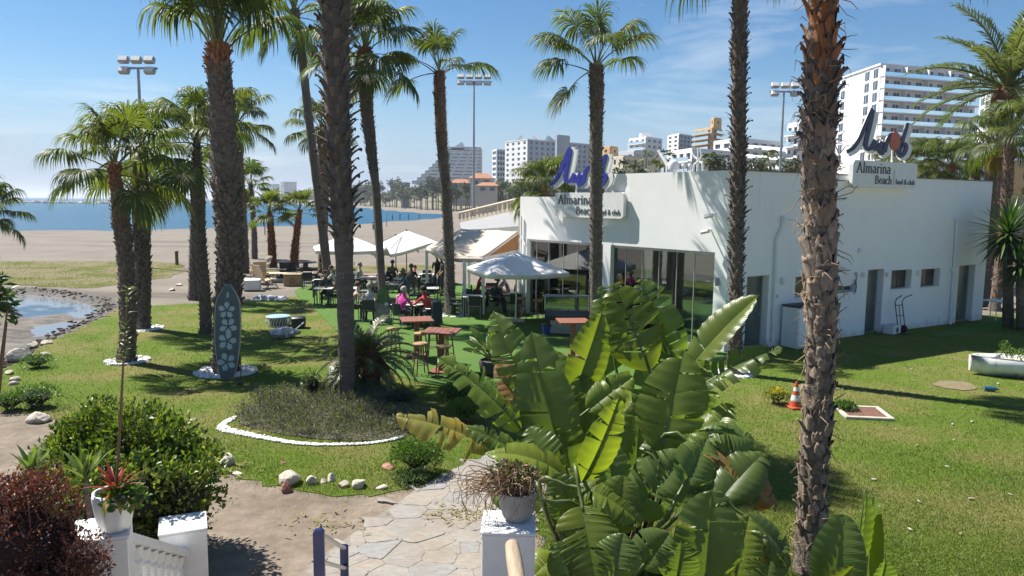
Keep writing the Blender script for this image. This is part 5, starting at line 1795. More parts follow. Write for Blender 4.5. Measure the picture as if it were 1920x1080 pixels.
# annex roof with a railing behind the awning
an = empty('annex', Vector((D(915, 420, 52).x, 52, 0)), 0, 'low annex with grey roof and beige railing behind the awning', 'building')
o0 = an.location.copy()
A1, A2, A3, A4 = D(866, 432, 50), D(972, 424, 42), D(972, 394, 60), D(862, 418, 68)
mb = MB(); mb.add([p - o0 for p in (A1, A2, A3, A4)] + [Vector((p.x, p.y, -.2)) - Vector((o0.x, o0.y, 0)) for p in (A1, A2, A3, A4)], [(0, 1, 2, 3), (0, 4, 5, 1), (1, 5, 6, 2), (2, 6, 7, 3), (3, 7, 4, 0)])
mb.build('roof', surf('weathered_grey_roof', (0.30, 0.30, 0.30), (0.20, 0.20, 0.20), .8, 2, stretch=(1, 4, 1)), an)
M['beige_paint'] = surf('beige_paint', (0.56, 0.48, 0.36), (0.46, 0.38, 0.28), .8, 3)
mb = MB(); n = 14
for i in range(n):
    a, b = A4.lerp(A3, i / n), A4.lerp(A3, (i + .9) / n)
mb.add([A4 - o0, A3 - o0, A3 - o0 + Vector((0, 0, .35)), A4 - o0 + Vector((0, 0, .35)), A4 - o0 + Vector((0, .2, 0)), A3 - o0 + Vector((0, .2, 0)), A3 - o0 + Vector((0, .2, .35)), A4 - o0 + Vector((0, .2, .35))], [(0, 1, 2, 3), (5, 4, 7, 6), (3, 2, 6, 7)])
mb.build('parapet', M['beige_paint'], an)
for i in range(n + 1):
    p = A4.lerp(A3, i / n) - o0
    mb = MB(); mb.box((p.x, p.y + .1, p.z + .6), (.22, .22, .5)); mb.build('railing_post', M['beige_paint'], an)
p, q = A4 - o0 + Vector((0, .1, .9)), A3 - o0 + Vector((0, .1, .9))
mb = MB(); mb.tube([p, q], .12, 6); mb.build('rail', M['beige_paint'], an)

# ------------------------------------------------------------------ display cabinet, bin, planter
p = G(1062, 628)
root = empty('display_cabinet', (p.x, p.y, TZ), -.55 + .45, 'glass-topped refrigerated display cabinet with dark belly on grey stand', 'cabinet')
M['ice'] = surf('crushed_ice_and_fish', (0.42, 0.40, 0.40), (0.06, 0.05, 0.06), .35, 16, bump=.8, bscale=20, stops=[(.35, (.03, .03, .04)), (.5, (.22, .16, .14)), (.7, (.55, .55, .56))])
mb = MB(); mb.box((0, .05, .26), (1.05, .55, .44)); mb.build('stand', M['grey_metal'], root)
mb = MB(); mb.bevbox((0, 0, .66), (1.42, .75, .32), .02); mb.build('body', M['dark_metal'], root)
mb = MB(); mb.box((0, -.05, .84), (1.34, .62, .05)); mb.build('tray', M['ice'], root)
mb = MB(); mb.box((0, -.384, .72), (1.36, .012, .18)); mb.build('front_panel', surf('navy_panel', (.05, .06, .13), (.035, .04, .10), .3), root)
for a_, b_, nm in (((-.70, -.37, .86), (.70, -.362, 1.24), 0), ((-.70, .355, .86), (.70, .363, 1.24), 0), ((-.70, -.36, 1.245), (.70, .36, 1.253), 0), ((-.708, -.36, .86), (-.702, .36, 1.24), 0), ((.702, -.36, .86), (.708, .36, 1.24), 0)):
    mb = MB(); mb.bbox(a_, b_); mb.build('pane', M['glass'], root)
for sx in (-.70, .70):
    for sy in (-.36, .36):
        mb = MB(); mb.box((sx, sy, 1.05), (.03, .03, .43)); mb.build('frame_post', M['alu'], root)
mb = MB(); mb.box((0, 0, 1.275), (1.44, .04, .03)); mb.build('frame_rail', M['alu'], root)
p = G(1026, 628)
root = empty('waste_bin', (p.x, p.y, TZ), .2, 'small blue bin beside the display cabinet', 'bin')
mb = MB(); mb.box((0, 0, .15), (.28, .28, .30), taper=1.12); mb.build('body', surf('blue_plastic', (.02, .05, .22), (.015, .04, .17), .4), root)
mb = MB(); mb.bevbox((0, 0, .315), (.34, .34, .03), .01); mb.build('rim', M['black'], root)

# ------------------------------------------------------------------ sea-side corner: loungers, boxes
M['beige_cloth'] = surf('beige_sling', (0.50, 0.40, 0.28), (0.40, 0.31, 0.21), .85, 10)
def make_lounge_chair():
    root = empty('lounge_chair', (0, 0, 0), 0, 'beige sling chair', 'chair', 'beige sling chairs by the sand')
    mb = MB(); mb.plate([(-.28, -.30), (.28, -.30), (.28, .30), (-.28, .30)], (0, 0, .36), (1, 0, 0), (0, 1, .12), .02); mb.build('seat', M['beige_cloth'], root)
    mb = MB(); mb.plate([(-.28, 0), (.28, 0), (.28, .72), (-.28, .72)], (0, -.30, .34), (1, 0, 0), (0, -.35, .94), .02); mb.build('backrest', M['beige_cloth'], root)
    for sx in (-.31, .31):
        mb = MB(); mb.tube([(sx, .32, .58), (sx, -.1, .30), (sx, -.32, 0)], .018, 5); mb.build('leg', M['wood_brown'], root)
        mb = MB(); mb.tube([(sx, -.30, .58), (sx, .1, .30), (sx, .32, 0)], .018, 5); mb.build('leg', M['wood_brown'], root)
        mb = MB(); mb.box((sx, 0, .60), (.05, .66, .025)); mb.build('armrest', M['wood_pale'], root)
    return root
for px, py, rz, lab in ((484, 531, .5, 'beige sling chair beside the cream cube'), (501, 540, -.6, 'beige sling chair nearer the lawn'), (487, 519, 2.4, 'beige sling chair farthest on the sand')):
    place(make_lounge_chair, G(px, py), rz, lab, 1.15)
p = G(473, 545)
root = empty('cube_seat', (p.x, p.y, 0), .2, 'cream cube seat at the edge of the sand', 'seat')
mb = MB(); mb.bevbox((0, 0, .3), (.75, .7, .52), .04); mb.build('cushion', M['canvas_white'], root, 40)
mb = MB(); mb.box((0, 0, .03), (.68, .64, .05)); mb.build('base', M['wood_brown'], root)
for px, py, lab in ((528, 529, 'low whitewashed sand-side table, nearer the black box'), (513, 520, 'low whitewashed sand-side table, nearer the beach')):
    p = G(px, py)
    root = empty('low_table', (p.x, p.y, 0), .1, lab, 'table', 'low whitewashed tables on the sand')
    mb = MB(); mb.bevbox((0, 0, .47), (1.5, .75, .05), .01); mb.build('table_top', M['canvas_cream'], root)
    for sx in (-.65, .65):
        for sy in (-.3, .3):
            mb = MB(); mb.box((sx, sy, .22), (.06, .06, .44)); mb.build('leg', M['wood_brown'], root)
p = G(541, 519)
root = empty('dark_armchair', (p.x, p.y, 0), .15, 'square dark armchair among the low tables on the sand', 'armchair')
mb = MB(); mb.bevbox((0, 0, .22), (.85, .75, .40), .04); mb.build('seat', M['charcoal'], root)
mb = MB(); mb.bevbox((0, -.34, .60), (.85, .16, .55), .04); mb.build('backrest', M['charcoal'], root)
for sx in (-.36, .36):
    mb = MB(); mb.bevbox((sx, .08, .5), (.12, .6, .2), .03); mb.build('armrest', M['charcoal'], root)
p = G(549, 536)
root = empty('wicker_chest', (p.x, p.y, 0), .2, 'pale wicker chest with a ring motif by the sand', 'chest')
M['wicker'] = surf('pale_wicker', (0.47, 0.34, 0.21), (0.34, 0.23, 0.13), .8, 40, bump=.5, bscale=90)
mb = MB(); mb.bevbox((0, 0, .28), (.85, .5, .56), .03); mb.build('body', M['wicker'], root)
mb = MB(); mb.lathe([(.13, 0), (.13, .02), (.09, .02), (.09, 0)], n=20, cap=False); o = mb.build('ring', M['wood_brown'], root, loc=(0, -.252, .3), rot=(PI / 2, 0, 0))
mb = MB(); mb.bevbox((0, 0, .585), (.9, .55, .05), .02); mb.build('lid', M['wicker'], root)
for px, py, rz, lab in ((574, 530, .3, 'dark woven chair at the sand corner facing the tables'), (566, 520, 1.2, 'dark woven chair next to the dark armchair')):
    place(make_chair, G(px, py), rz, lab)

# ------------------------------------------------------------------ people
def skin_body(name, joints, bones, fingers=True):
    """joints {name: (pos, radius)}; one continuous skinned surface; returns mesh and joint table"""
    names = list(joints); index = {k: i for i, k in enumerate(names)}
    V = [Vector(joints[k][0]) for k in names]; R = [joints[k][1] for k in names]
    Ed = [(index[a], index[b]) for a, b in bones]
    me = bpy.data.meshes.new(name); me.from_pydata(V, Ed, [])
    ob = bpy.data.objects.new(name, me); COL.objects.link(ob)
    sk = ob.modifiers.new('skin', 'SKIN'); sk.use_smooth_shade = True; sk.branch_smoothing = 0.6
    lay = me.skin_vertices[0].data
    for i, rr in enumerate(R):
        lay[i].radius = rr if hasattr(rr, '__len__') else (rr, rr); lay[i].use_root = False
    lay[index['pelvis']].use_root = True
    sb = ob.modifiers.new('sub', 'SUBSURF'); sb.levels = 1; sb.render_levels = 1
    dg = bpy.context.evaluated_depsgraph_get()
    out = bpy.data.meshes.new_from_object(ob.evaluated_get(dg), depsgraph=dg)
    bpy.data.objects.remove(ob)
    out.name = name
    # colour regions: nearest bone decides
    region = {}
    for a, b in bones:
        ks = (a, b)
        if any(k.startswith(('palm', 'wrist', 'fin', 'thumb', 'elbow')) for k in (b,)): rg = 1
        elif b.startswith(('head', 'chin', 'crown', 'nose', 'ear', 'neck')): rg = 1
        elif b.startswith(('toe', 'heel')): rg = 3
        elif b.startswith(('knee', 'ankle', 'hip')): rg = 2
        else: rg = 0
        if b.startswith('elbow'): rg = 0
        region[(a, b)] = rg
    segs = [(V[index[a]], V[index[b]], region[(a, b)], (joints[a][1] if not hasattr(joints[a][1], '__len__') else joints[a][1][0])) for a, b in bones]
    mi = []
    for p in out.polygons:
        c = p.center; best, bd = 0, 1e9
        for a, b, rg, rr in segs:
            ab = b - a; t = max(0, min(1, (c - a).dot(ab) / (ab.length_squared + 1e-9)))
            d = (c - a - ab * t).length - rr * 0.9
            if d < bd: bd, best = d, rg
        mi.append(best)
    out.materials.clear()
    for _ in range(4): out.materials.append(None)
    out.polygons.foreach_set('material_index', mi)
    out.polygons.foreach_set('use_smooth', [True] * len(mi))
    return out

def pose(kind):
    """facing +y; seated: seat surface at z = .46"""
    J, B = {}, []
    def j(k, p, r, parent=None):
        J[k] = (p, r)
        if parent: B.append((parent, k))
    sit = kind.startswith('sit')
    z0 = .54 if sit else .93
    lean = {'sit': .10, 'sit2': .22, 'stand': .0, 'walk': .04, 'wade': .02}[kind]
    j('pelvis', (0, 0, z0), (.15, .12))
    j('spine', (0, lean * .25 - .01, z0 + .20), (.145, .105), 'pelvis')
    j('chest', (0, lean * .75 - .01, z0 + .40), (.165, .115), 'spine')
    j('collar', (0, lean - .01, z0 + .52), (.09, .075), 'chest')
    hx, hy, hz = 0, lean + .03, z0 + .52
    j('neck', (0, hy - .01, hz + .07), .055, 'collar')
    j('chin', (0, hy + .02, hz + .13), (.07, .075), 'neck')
    j('head', (0, hy + .01, hz + .20), (.082, .098), 'chin')
    j('crown', (0, hy, hz + .28), (.06, .07), 'head')
    j('nose', (0, hy + .115, hz + .175), .014, 'head')
    for s, n in ((-1, 'l'), (1, 'r')):
        j('ear' + n, (s * .088, hy, hz + .19), .016, 'head')
        sh = Vector((s * .19, lean * .9 - .01, z0 + .46))
        j('shoulder' + n, tuple(sh), .062, 'chest')
        if kind == 'sit': el, wr = Vector((s * .25, lean + .12, z0 + .22)), Vector((s * .15, lean + .36, z0 + .24))
        elif kind == 'sit2': el, wr = Vector((s * .28, lean + .16, z0 + .24)), Vector((s * .10, lean + .36, z0 + (.30 if s < 0 else .24)))
        elif kind == 'walk': el, wr = Vector((s * .25, s * .10, z0 + .18)), Vector((s * .24, s * .20 + .08, z0 - .04))
        else: el, wr = Vector((s * .25, -.02, z0 + .18)), Vector((s * .22, .14, z0 + .02))
        j('elbow' + n, tuple(el), .044, 'shoulder' + n)
        j('wrist' + n, tuple(wr), .028, 'elbow' + n)
        d = (wr - el).normalized(); side = Vector((-s, 0, 0))
        pa = wr + d * .06
        j('palm' + n, tuple(pa), (.036, .018), 'wrist' + n)
        acr = d.cross(Vector((0, 0, 1))).normalized()
        for q, (off, ln) in enumerate(((-.027, .062), (-.009, .075), (.009, .070), (.027, .052))):
            b0 = pa + d * .035 + acr * off
            j('fin%d%sa' % (q, n), tuple(b0), .009, 'palm' + n)
            j('fin%d%sb' % (q, n), tuple(b0 + d * ln * .55 + Vector((0, 0, -.008))), .008, 'fin%d%sa' % (q, n))
            j('fin%d%sc' % (q, n), tuple(b0 + d * ln * .9 + Vector((0, 0, -.028))), .007, 'fin%d%sb' % (q, n))
        tb = wr + d * .03 + side * .03
        j('thumba' + n, tuple(tb), .010, 'palm' + n)
        j('thumbb' + n, tuple(tb + d * .04 + side * .02), .009, 'thumba' + n)
        hp = Vector((s * .095, .0, z0 - .03))
        j('hip' + n, tuple(hp), .095, 'pelvis')
        if sit:
            kn, an_, to = Vector((s * .12, .42, .50)), Vector((s * .13, .40, .09)), Vector((s * .14, .56, .035))
        elif kind == 'walk':
            kn, an_, to = Vector((s * .09, s * .14 + .04, .50)), Vector((s * .09, s * .26 - .04, .09)), Vector((s * .10, s * .26 + .11, .035))
        else:
            kn, an_, to = Vector((s * .10, .02, .50)), Vector((s * .11, -.02, .09)), Vector((s * .13, .14, .035))
        j('knee' + n, tuple(kn), .062, 'hip' + n)
        j('calf_knee' + n if False else 'ankle' + n, tuple(an_), .040, 'knee' + n)
        j('heel' + n, tuple(an_ + Vector((0, -.03, -.05))), .035, 'ankle' + n)
        j('toe' + n, tuple(to), (.04, .028), 'ankle' + n)
    return J, B, Vector((0, hy, hz + .22))
POSES = {}
def person(loc, rz, kind, shirt, legs, hair, label, skin=(0.42, 0.26, 0.18), long_hair=False, scale=1.0, extra=None):
    if kind not in POSES:
        J, B, hd = pose(kind); POSES[kind] = (skin_body('body', J, B), hd)
    src, hd = POSES[kind]
    me = src.copy()
    def cm(nm, c):
        key = nm + str(c)
        if key not in M: M[key] = surf(nm, c, tuple(x * .78 for x in c), .8, 14, bump=.15, bscale=50)
        return M[key]
    for i, m_ in enumerate((cm('shirt_cloth', shirt), cm('skin', skin), cm('trouser_cloth', legs), cm('shoe', (.04, .035, .03)))):
        me.materials[i] = m_
    root = empty('person', loc, rz, label, 'person')
    root.scale = (scale,) * 3
    link_mesh('body', me, root)
    mb = MB(); n = 14
    # hair: cap over the back and top of the skull, open at the face
    vs, fs = [], []
    m_ = 7
    for i in range(m_ + 1):
        ph = PI / 2 - (PI * .62) * i / m_
        for k in range(n + 1):
            th = PI * .5 + math.radians(52) * (1 if i > 2 else .35 * i) + (2 * PI - 2 * math.radians(52) * (1 if i > 2 else .35 * i)) * k / n
            rx, ry, rz_ = .098, .115, .118
            vs.append((hd.x + rx * math.cos(ph) * math.cos(th), hd.y - .008 + ry * math.cos(ph) * math.sin(th), hd.z + .01 + rz_ * math.sin(ph) - (.16 if (long_hair and i == m_) else 0)))
    for i in range(m_):
        for k in range(n):
            a = i * (n + 1) + k; fs.append((a, a + n + 1, a + n + 2, a + 1))
    mb.add(vs, fs)
    o = mb.build('hair', cm('hair', hair), root, True); md = o.modifiers.new('thick', 'SOLIDIFY'); md.thickness = .02; md.offset = 0
    mb = MB()
    for s in (-1, 1): mb.ball((hd.x + s * .033, hd.y + .098, hd.z - .005), .011, 6, 5)
    tag(mb.build('eyes', M['black'], root), kind='stuff')
    if extra: extra(root)
    return root
def seat(nm, s, kind, *a, back=.04, **k):
    """put someone on a chair of a table"""
    q, rz = SEATS[(nm, s)]
    f = Vector((-math.sin(rz), math.cos(rz), 0))
    person(q - f * back, rz, kind, *a, **k)
DK, BLK = (.02, .02, .025), (.012, .010, .010)
seat('the table shared by grey and blue shirts', 'W', 'sit', (.42, .40, .37), (.05, .05, .06), (.20, .15, .11), 'seated man in pale grey shirt facing the person in blue')
seat('the table shared by grey and blue shirts', 'E', 'sit2', (.03, .035, .18), DK, (.10, .05, .03), 'seated person in royal blue top with elbows on the table', long_hair=True)
seat('the back-row table of the man in olive', 'S', 'sit', (.13, .12, .085), DK, BLK, 'man in olive shirt sitting with his back to the camera')
seat('the table of the diner in black', 'S', 'sit2', (.012, .012, .014), (.03, .03, .04), BLK, 'dark-haired diner in black T-shirt leaning over the table')
seat('the table of the person in bright pink', 'N', 'sit', (.02, .023, .032), DK, (.06, .04, .03), 'seated diner in dark navy top beyond the person in pink')
seat('the table of the person in beige', 'W', 'sit2', (.45, .33, .29), (.10, .09, .08), (.10, .06, .04), 'seated person in beige top resting both arms on a pale table')
seat('the table of the person in beige', 'S', 'sit', (.50, .49, .46), DK, (.30, .27, .24), 'person in off-white top half hidden by the leaning palm trunk')
seat('the table of the person in bright pink', 'W', 'sit', (.62, .38, .42), (.08, .08, .10), BLK, 'black-haired person in pale pink top beside the bright pink one', long_hair=True)
seat('the table of the person in bright pink', 'S', 'sit', (.75, .06, .38), (.06, .06, .07), (.42, .38, .35), 'grey-haired person in bright pink top with back to the camera')
def jacket(root):
    mb = MB(); vs, fs = [], []
    for k in range(7):
        t = k / 6
        for i in range(7):
            u = i / 6 - .5
            vs.append((u * (.5 + .12 * t), -.30 - .05 * t - .03 * math.sin(i * 2.1 + k) , .92 - .82 * t + .04 * math.sin(i * 1.7) * t))
    for k in range(6):
        for i in range(6):
            a = k * 7 + i; fs.append((a, a + 1, a + 8, a + 7))
    mb.add(vs, fs)
    o = mb.build('draped_jacket', surf('slate_jacket', (.055, .075, .085), (.03, .042, .05), .85, 8, bump=.3), root, True)
    md = o.modifiers.new('thick', 'SOLIDIFY'); md.thickness = .03
seat('the table of the person in bright pink', 'E', 'sit2', (.52, .065, .05), (.05, .06, .07), BLK, 'man in red shirt with a slate jacket hung behind him', extra=jacket)
seat('the table of the child in red', 'W', 'sit', (.50, .07, .03), DK, (.10, .05, .03), 'child in orange-red top at a back table', scale=.85)
person(G(820, 546, TZ), 2.9, 'stand', BLK, DK, BLK, 'standing person in black, the farther of the two by the terrace palm')
person(G(829, 551, TZ), 1.9, 'stand', (.014, .014, .017), DK, BLK, 'standing person in black, the nearer of the two by the terrace palm')
seat('the sea-most table by the sun loungers', 'E', 'sit', (.12, .06, .06), DK, BLK, 'seated person in dark maroon at the sea-most table')
seat('the second-row sea-side table', 'E', 'sit2', (.55, .50, .46), (.3, .1, .1), (.12, .07, .05), 'person in white top in front of the sea-most table')
seat('the shaded table of the person in dark red', 'W', 'sit', (.34, .04, .04), DK, BLK, 'person in dark red top seated under the awning')
seat('the shaded table of the person in dark red', 'E', 'sit2', (.28, .27, .29), DK, (.35, .32, .30), 'person in grey top seated under the awning by the glass')
seat('the shaded table next to the glass front', 'W', 'sit', (.05, .05, .06), DK, BLK, 'person in black seated next to the glass front')
seat('the middle-row pale table', 'W', 'sit', (.45, .42, .36), DK, BLK, 'person in cream shirt at the middle-row table')
seat('the middle-row pale table', 'E', 'sit2', (.10, .14, .22), DK, (.22, .13, .07), 'person in denim blue shirt at the middle-row table', long_hair=True)
seat('the back-row table left of the man in grey', 'W', 'sit', (.40, .12, .10), DK, BLK, 'person in brick red top at the far back-row table')
seat('the table beside the slender leaning palm', 'N', 'sit', (.05, .08, .07), DK, (.3, .2, .1), 'person in dark green at the table by the slender palm')
# on the beach and in the shallows
def beach_pt(px, py, z): return G(px, py, z)
for px, py, z, kind, sh, lab in ((878 / 3.375 + 440, 440, -.75, 'walk', (.02, .02, .025), 'lone dark-clad walker on the open sand'), (736, 413, -1.25, 'wade', (.3, .2, .16), 'bather standing in the shallows left of the sunbathers'),
                                (750, 412, -1.2, 'wade', (.05, .05, .06), 'dark bather at the waterline'), (766, 412, -1.15, 'stand', (.35, .08, .06), 'person in red at the waterline'), (786, 411, -1.2, 'wade', (.28, .2, .16), 'bather at the far end of the waterline')):
    person(G(px, py, z), 1.2, kind, sh, (.05, .05, .07), BLK, lab, scale=1.05)

# ------------------------------------------------------------------ objects on the lawn
p = G(522, 611)
root = empty('round_side_table', (p.x, p.y, .02), 0, 'low round table with pale blue top and white lattice drum', 'table')
M['pale_blue'] = surf('pale_blue_top', (.30, .43, .52), (.24, .36, .45), .5, 5)
mb = MB(); mb.lathe([(.02, .30), (.40, .30), (.42, .315), (.40, .335), (.02, .335)], n=28); mb.build('table_top', M['pale_blue'], root, 40)
for k in range(26):
    a = 2 * PI * k / 26; b = a + .24
    mb = MB(); mb.tube([(.36 * math.cos(a), .36 * math.sin(a), .02), (.42 * math.cos(a + .06), .42 * math.sin(a + .06), .16), (.38 * math.cos(b), .38 * math.sin(b), .30)], .012, 4); mb.build('lattice_bar', M['white_paint'], root)
mb = MB(); mb.lathe([(.34, 0), (.37, .0), (.37, .03), (.34, .03)], n=24, cap=False); mb.build('base_ring', M['white_paint'], root)
mb = MB(); mb.lathe([(.27, .04), (.30, .28)], n=20); mb.build('drum', surf('grey_core', (.2, .2, .2), (.12, .12, .12), .9), root)  # plain grey inner drum behind the lattice bars
p = G(560, 615)
root = empty('black_pouf', (p.x, p.y, .02), .2, 'square black pouf next to the blue-topped table', 'pouf')
mb = MB(); mb.bevbox((0, 0, .20), (.46, .44, .36), .05); mb.build('cushion', surf('black_vinyl', (.018, .02, .03), (.01, .012, .018), .45, 6), root, 40)
mb = MB(); mb.box((0, 0, .01), (.38, .36, .03)); mb.build('base', M['black'], root)
# bundled parasol in plastic wrap
p = G(534, 634)
root = empty('wrapped_bundle', (p.x, p.y, .02), .45, 'crumpled silver-grey wrapped bundle lying on the lawn', 'bundle')
M['plastic_wrap'] = surf('plastic_wrap', (.55, .56, .58), (.26, .27, .29), .3, 9, bump=1.0, bscale=12)
mb = MB()
vs, fs = [], []; r = random.Random(4)
for i in range(13):
    t = i / 12; R0 = .20 * math.sin(PI * min(1, .12 + t * .85)) + .02
    for k in range(12):
        a = 2 * PI * k / 12; rr = R0 * r.uniform(.75, 1.25)
        vs.append((-.45 + .95 * t, rr * math.cos(a) * 1.1, max(.0, .14 + rr * math.sin(a) * .85)))
for i in range(12):
    for k in range(12):
        k2 = (k + 1) % 12; fs.append((i * 12 + k, i * 12 + k2, (i + 1) * 12 + k2, (i + 1) * 12 + k))
mb.add(vs, fs); mb.build('wrap', M['plastic_wrap'], root)
mb = MB(); mb.tube([(.25, .0, .16), (.62, .16, .42)], .022, 6); mb.build('pole_end', M['white_paint'], root)
# white sheet on the sandy ground
p = G(505, 562)
mb = MB(); vs, fs = [], []; r = random.Random(6)
for i in range(11):
    for k in range(9):
        e = min(i, 10 - i, k, 8 - k)
        vs.append((-.7 + .14 * i + r.uniform(-.05, .05), -.4 + .1 * k + r.uniform(-.04, .04), .01 + (0 if e == 0 else r.uniform(.02, .16))))
for i in range(10):
    for k in range(8): fs.append((i * 9 + k, (i + 1) * 9 + k, (i + 1) * 9 + k + 1, i * 9 + k + 1))
mb.add(vs, fs)
o = mb.build('crumpled_sheet', M['plastic_wrap'], loc=(p.x, p.y, .02)); md = o.modifiers.new('thick', 'SOLIDIFY'); md.thickness = .01
tag(o, 'crumpled pale sheet on the ground left of the tables', 'sheet')
# surfboard with hibiscus flowers
p = G(427, 711)
lean = math.radians(7)
root = empty('surfboard', (p.x, p.y, .0), .04, 'slate surfboard painted with pale hibiscus flowers, leaning on a palm', 'surfboard')
M['board_slate'] = surf('slate_board', (.075, .105, .115), (.05, .072, .08), .45, 1.5)
M['board_edge'] = surf('board_rail', (.45, .42, .34), (.34, .31, .25), .5, 4)
M['flower_paint'] = surf('flower_print', (.36, .47, .49), (.29, .39, .41), .5, 6)
up, ri, out = Vector((0, math.sin(lean), math.cos(lean))), Vector((1, 0, 0)), Vector((0, -math.cos(lean), math.sin(lean)))
BH = 2.28
prof = []
for k in range(21):
    t = k / 20; w_ = .315 * (math.sin(PI * min(1, .10 + .62 * t ** .85 + .02)) ** .8) * (1 - max(0, t - .80) ** 1.6 * 11 * .9 if t > .8 else 1)
    prof.append((max(w_, .012 if t > .98 else .1 if t < .02 else w_), BH * t))
outline = [(x, y) for x, y in prof] + [(-x, y) for x, y in prof[::-1]]
mb = MB(); mb.plate([(x, y) for x, y in outline], (0, 0, 0), ri, up, .05); mb.build('rail_edge', M['board_edge'], root)
mb = MB(); mb.plate([(x * .93, .02 + y * .985) for x, y in outline], out * .052, ri, up, .006); mb.build('deck', M['board_slate'], root)
def hibiscus(cx, cy, R, rot, nm):
    mb = MB()
    for k in range(5):
        a = rot + 2 * PI * k / 5
        pts = []
        for q in range(9):
            s = -1 + q / 4
            rr = R * (1 - .35 * abs(s) ** 2.2) * (1 + .06 * math.sin(q * 2.4))
            aa = a + s * .50
            pts.append((cx + rr * math.cos(aa), cy + rr * math.sin(aa)))
        pts.append((cx + R * .16 * math.cos(a), cy + R * .16 * math.sin(a)))
        mb.plate(pts, out * (.0585 + .0004 * k), ri, up, .002)
    o = mb.build('painted_flower', M['flower_paint'], root); o['kind'] = 'stuff'
    mb = MB(); a = rot + .5
    P = [Vector((cx + R * q * math.cos(a + .25 * q), cy + R * q * math.sin(a + .25 * q), 0)) for q in (.1, .5, .9, 1.15)]
    mb.tube([out * .064 + ri * v.x + up * v.y for v in P], .010, 4); mb.build('painted_stamen', M['board_slate'], root)
hibiscus(-.02, 1.66, .20, .3, 0); hibiscus(.02, 1.27, .21, 1.0, 1); hibiscus(.0, .92, .22, .1, 2); hibiscus(-.01, .42, .22, .7, 3)
mb = MB(); mb.plate([(-.03, 1.96), (.03, 1.98), (.02, 2.1), (-.02, 2.08)], out * .058, ri, up, .003); mb.build('painted_mark', M['flower_paint'], root)
mb = MB(); mb.tube([ri * .33 + Vector((0, 0, .02)) + out * .05, ri * .30 + up * .5], .012, 5); mb.build('prop_rod', M['dark_metal'], root)
# painted board leaning on the terrace palm that leans left
p = G(718, 604)
root = empty('painted_board', (p.x, p.y, TZ), .1, 'pale painted board with green top leaning on the swollen palm trunk', 'board')
mb = MB(); mb.plate([(-.26, 0), (.26, 0), (.28, .7), (.2, 1.0), (-.2, 1.0), (-.28, .7)], (0, -.25, 0), (1, 0, 0), (0, .17, .98), .05); mb.build('panel', surf('weathered_board', (.42, .38, .31), (.2, .24, .25), .7, 5), root)
mb = MB(); mb.plate([(-.22, .70), (.24, .62), (.26, .9), (.14, 1.28), (-.1, 1.22), (-.24, .95)], (0, -.30, 0), (1, 0, 0), (0, .17, .98), .03); mb.build('leaf_motif', surf('green_motif', (.12, .22, .07), (.05, .11, .04), .7, 9), root)
mb = MB(); mb.plate([(.14 + .07 * math.cos(a * .63), .66 + .07 * math.sin(a * .63)) for a in range(10)], (0, -.335, 0), (1, 0, 0), (0, .17, .98), .01); mb.build('disc_motif', M['white_paint'], root)
# small dark stone near the surfboard
mb = MB(); mb.ball((0, 0, .03), (.09, .07, .05), 8, 5)
tag(mb.build('dark_stone', M['black'], loc=G(449, 722)), 'small dark stone on the lawn before the surfboard', 'stone')
# ================================================================== far shore and town
def ground_z(x, y):
    z, _, _ = land_height(np.array([[x]]), np.array([[y]]))
    return float(z[0, 0])
M['far_glass'] = surf('far_window_glass', (.10, .13, .17), (.05, .065, .085), .25, .4, spec=.6)
M['far_white'] = surf('far_white_render', (.84, .83, .81), (.77, .76, .74), .85, .2)
M['far_cream'] = surf('far_cream_render', (.62, .55, .44), (.52, .45, .35), .85, .2)
M['far_ochre'] = surf('far_ochre_render', (.62, .43, .21), (.52, .35, .17), .85, .2)
M['far_grey'] = surf('far_grey_render', (.60, .60, .62), (.53, .53, .55), .85, .2)
M['roof_tile'] = surf('far_roof_tile', (.38, .17, .09), (.27, .12, .06), .85, .8)
M['rail_glass'] = glass_mat('balcony_glass', (.50, .55, .60), .02)
M['far_slate_shade'] = surf('far_slate_shade_render', (.36, .39, .46), (.29, .32, .39), .8, .3)  # shade of the sides turned from the sun mixed into this colour
M['far_blue'] = surf('far_blue_paint', (.05, .20, .42), (.04, .16, .34), .7, .5)

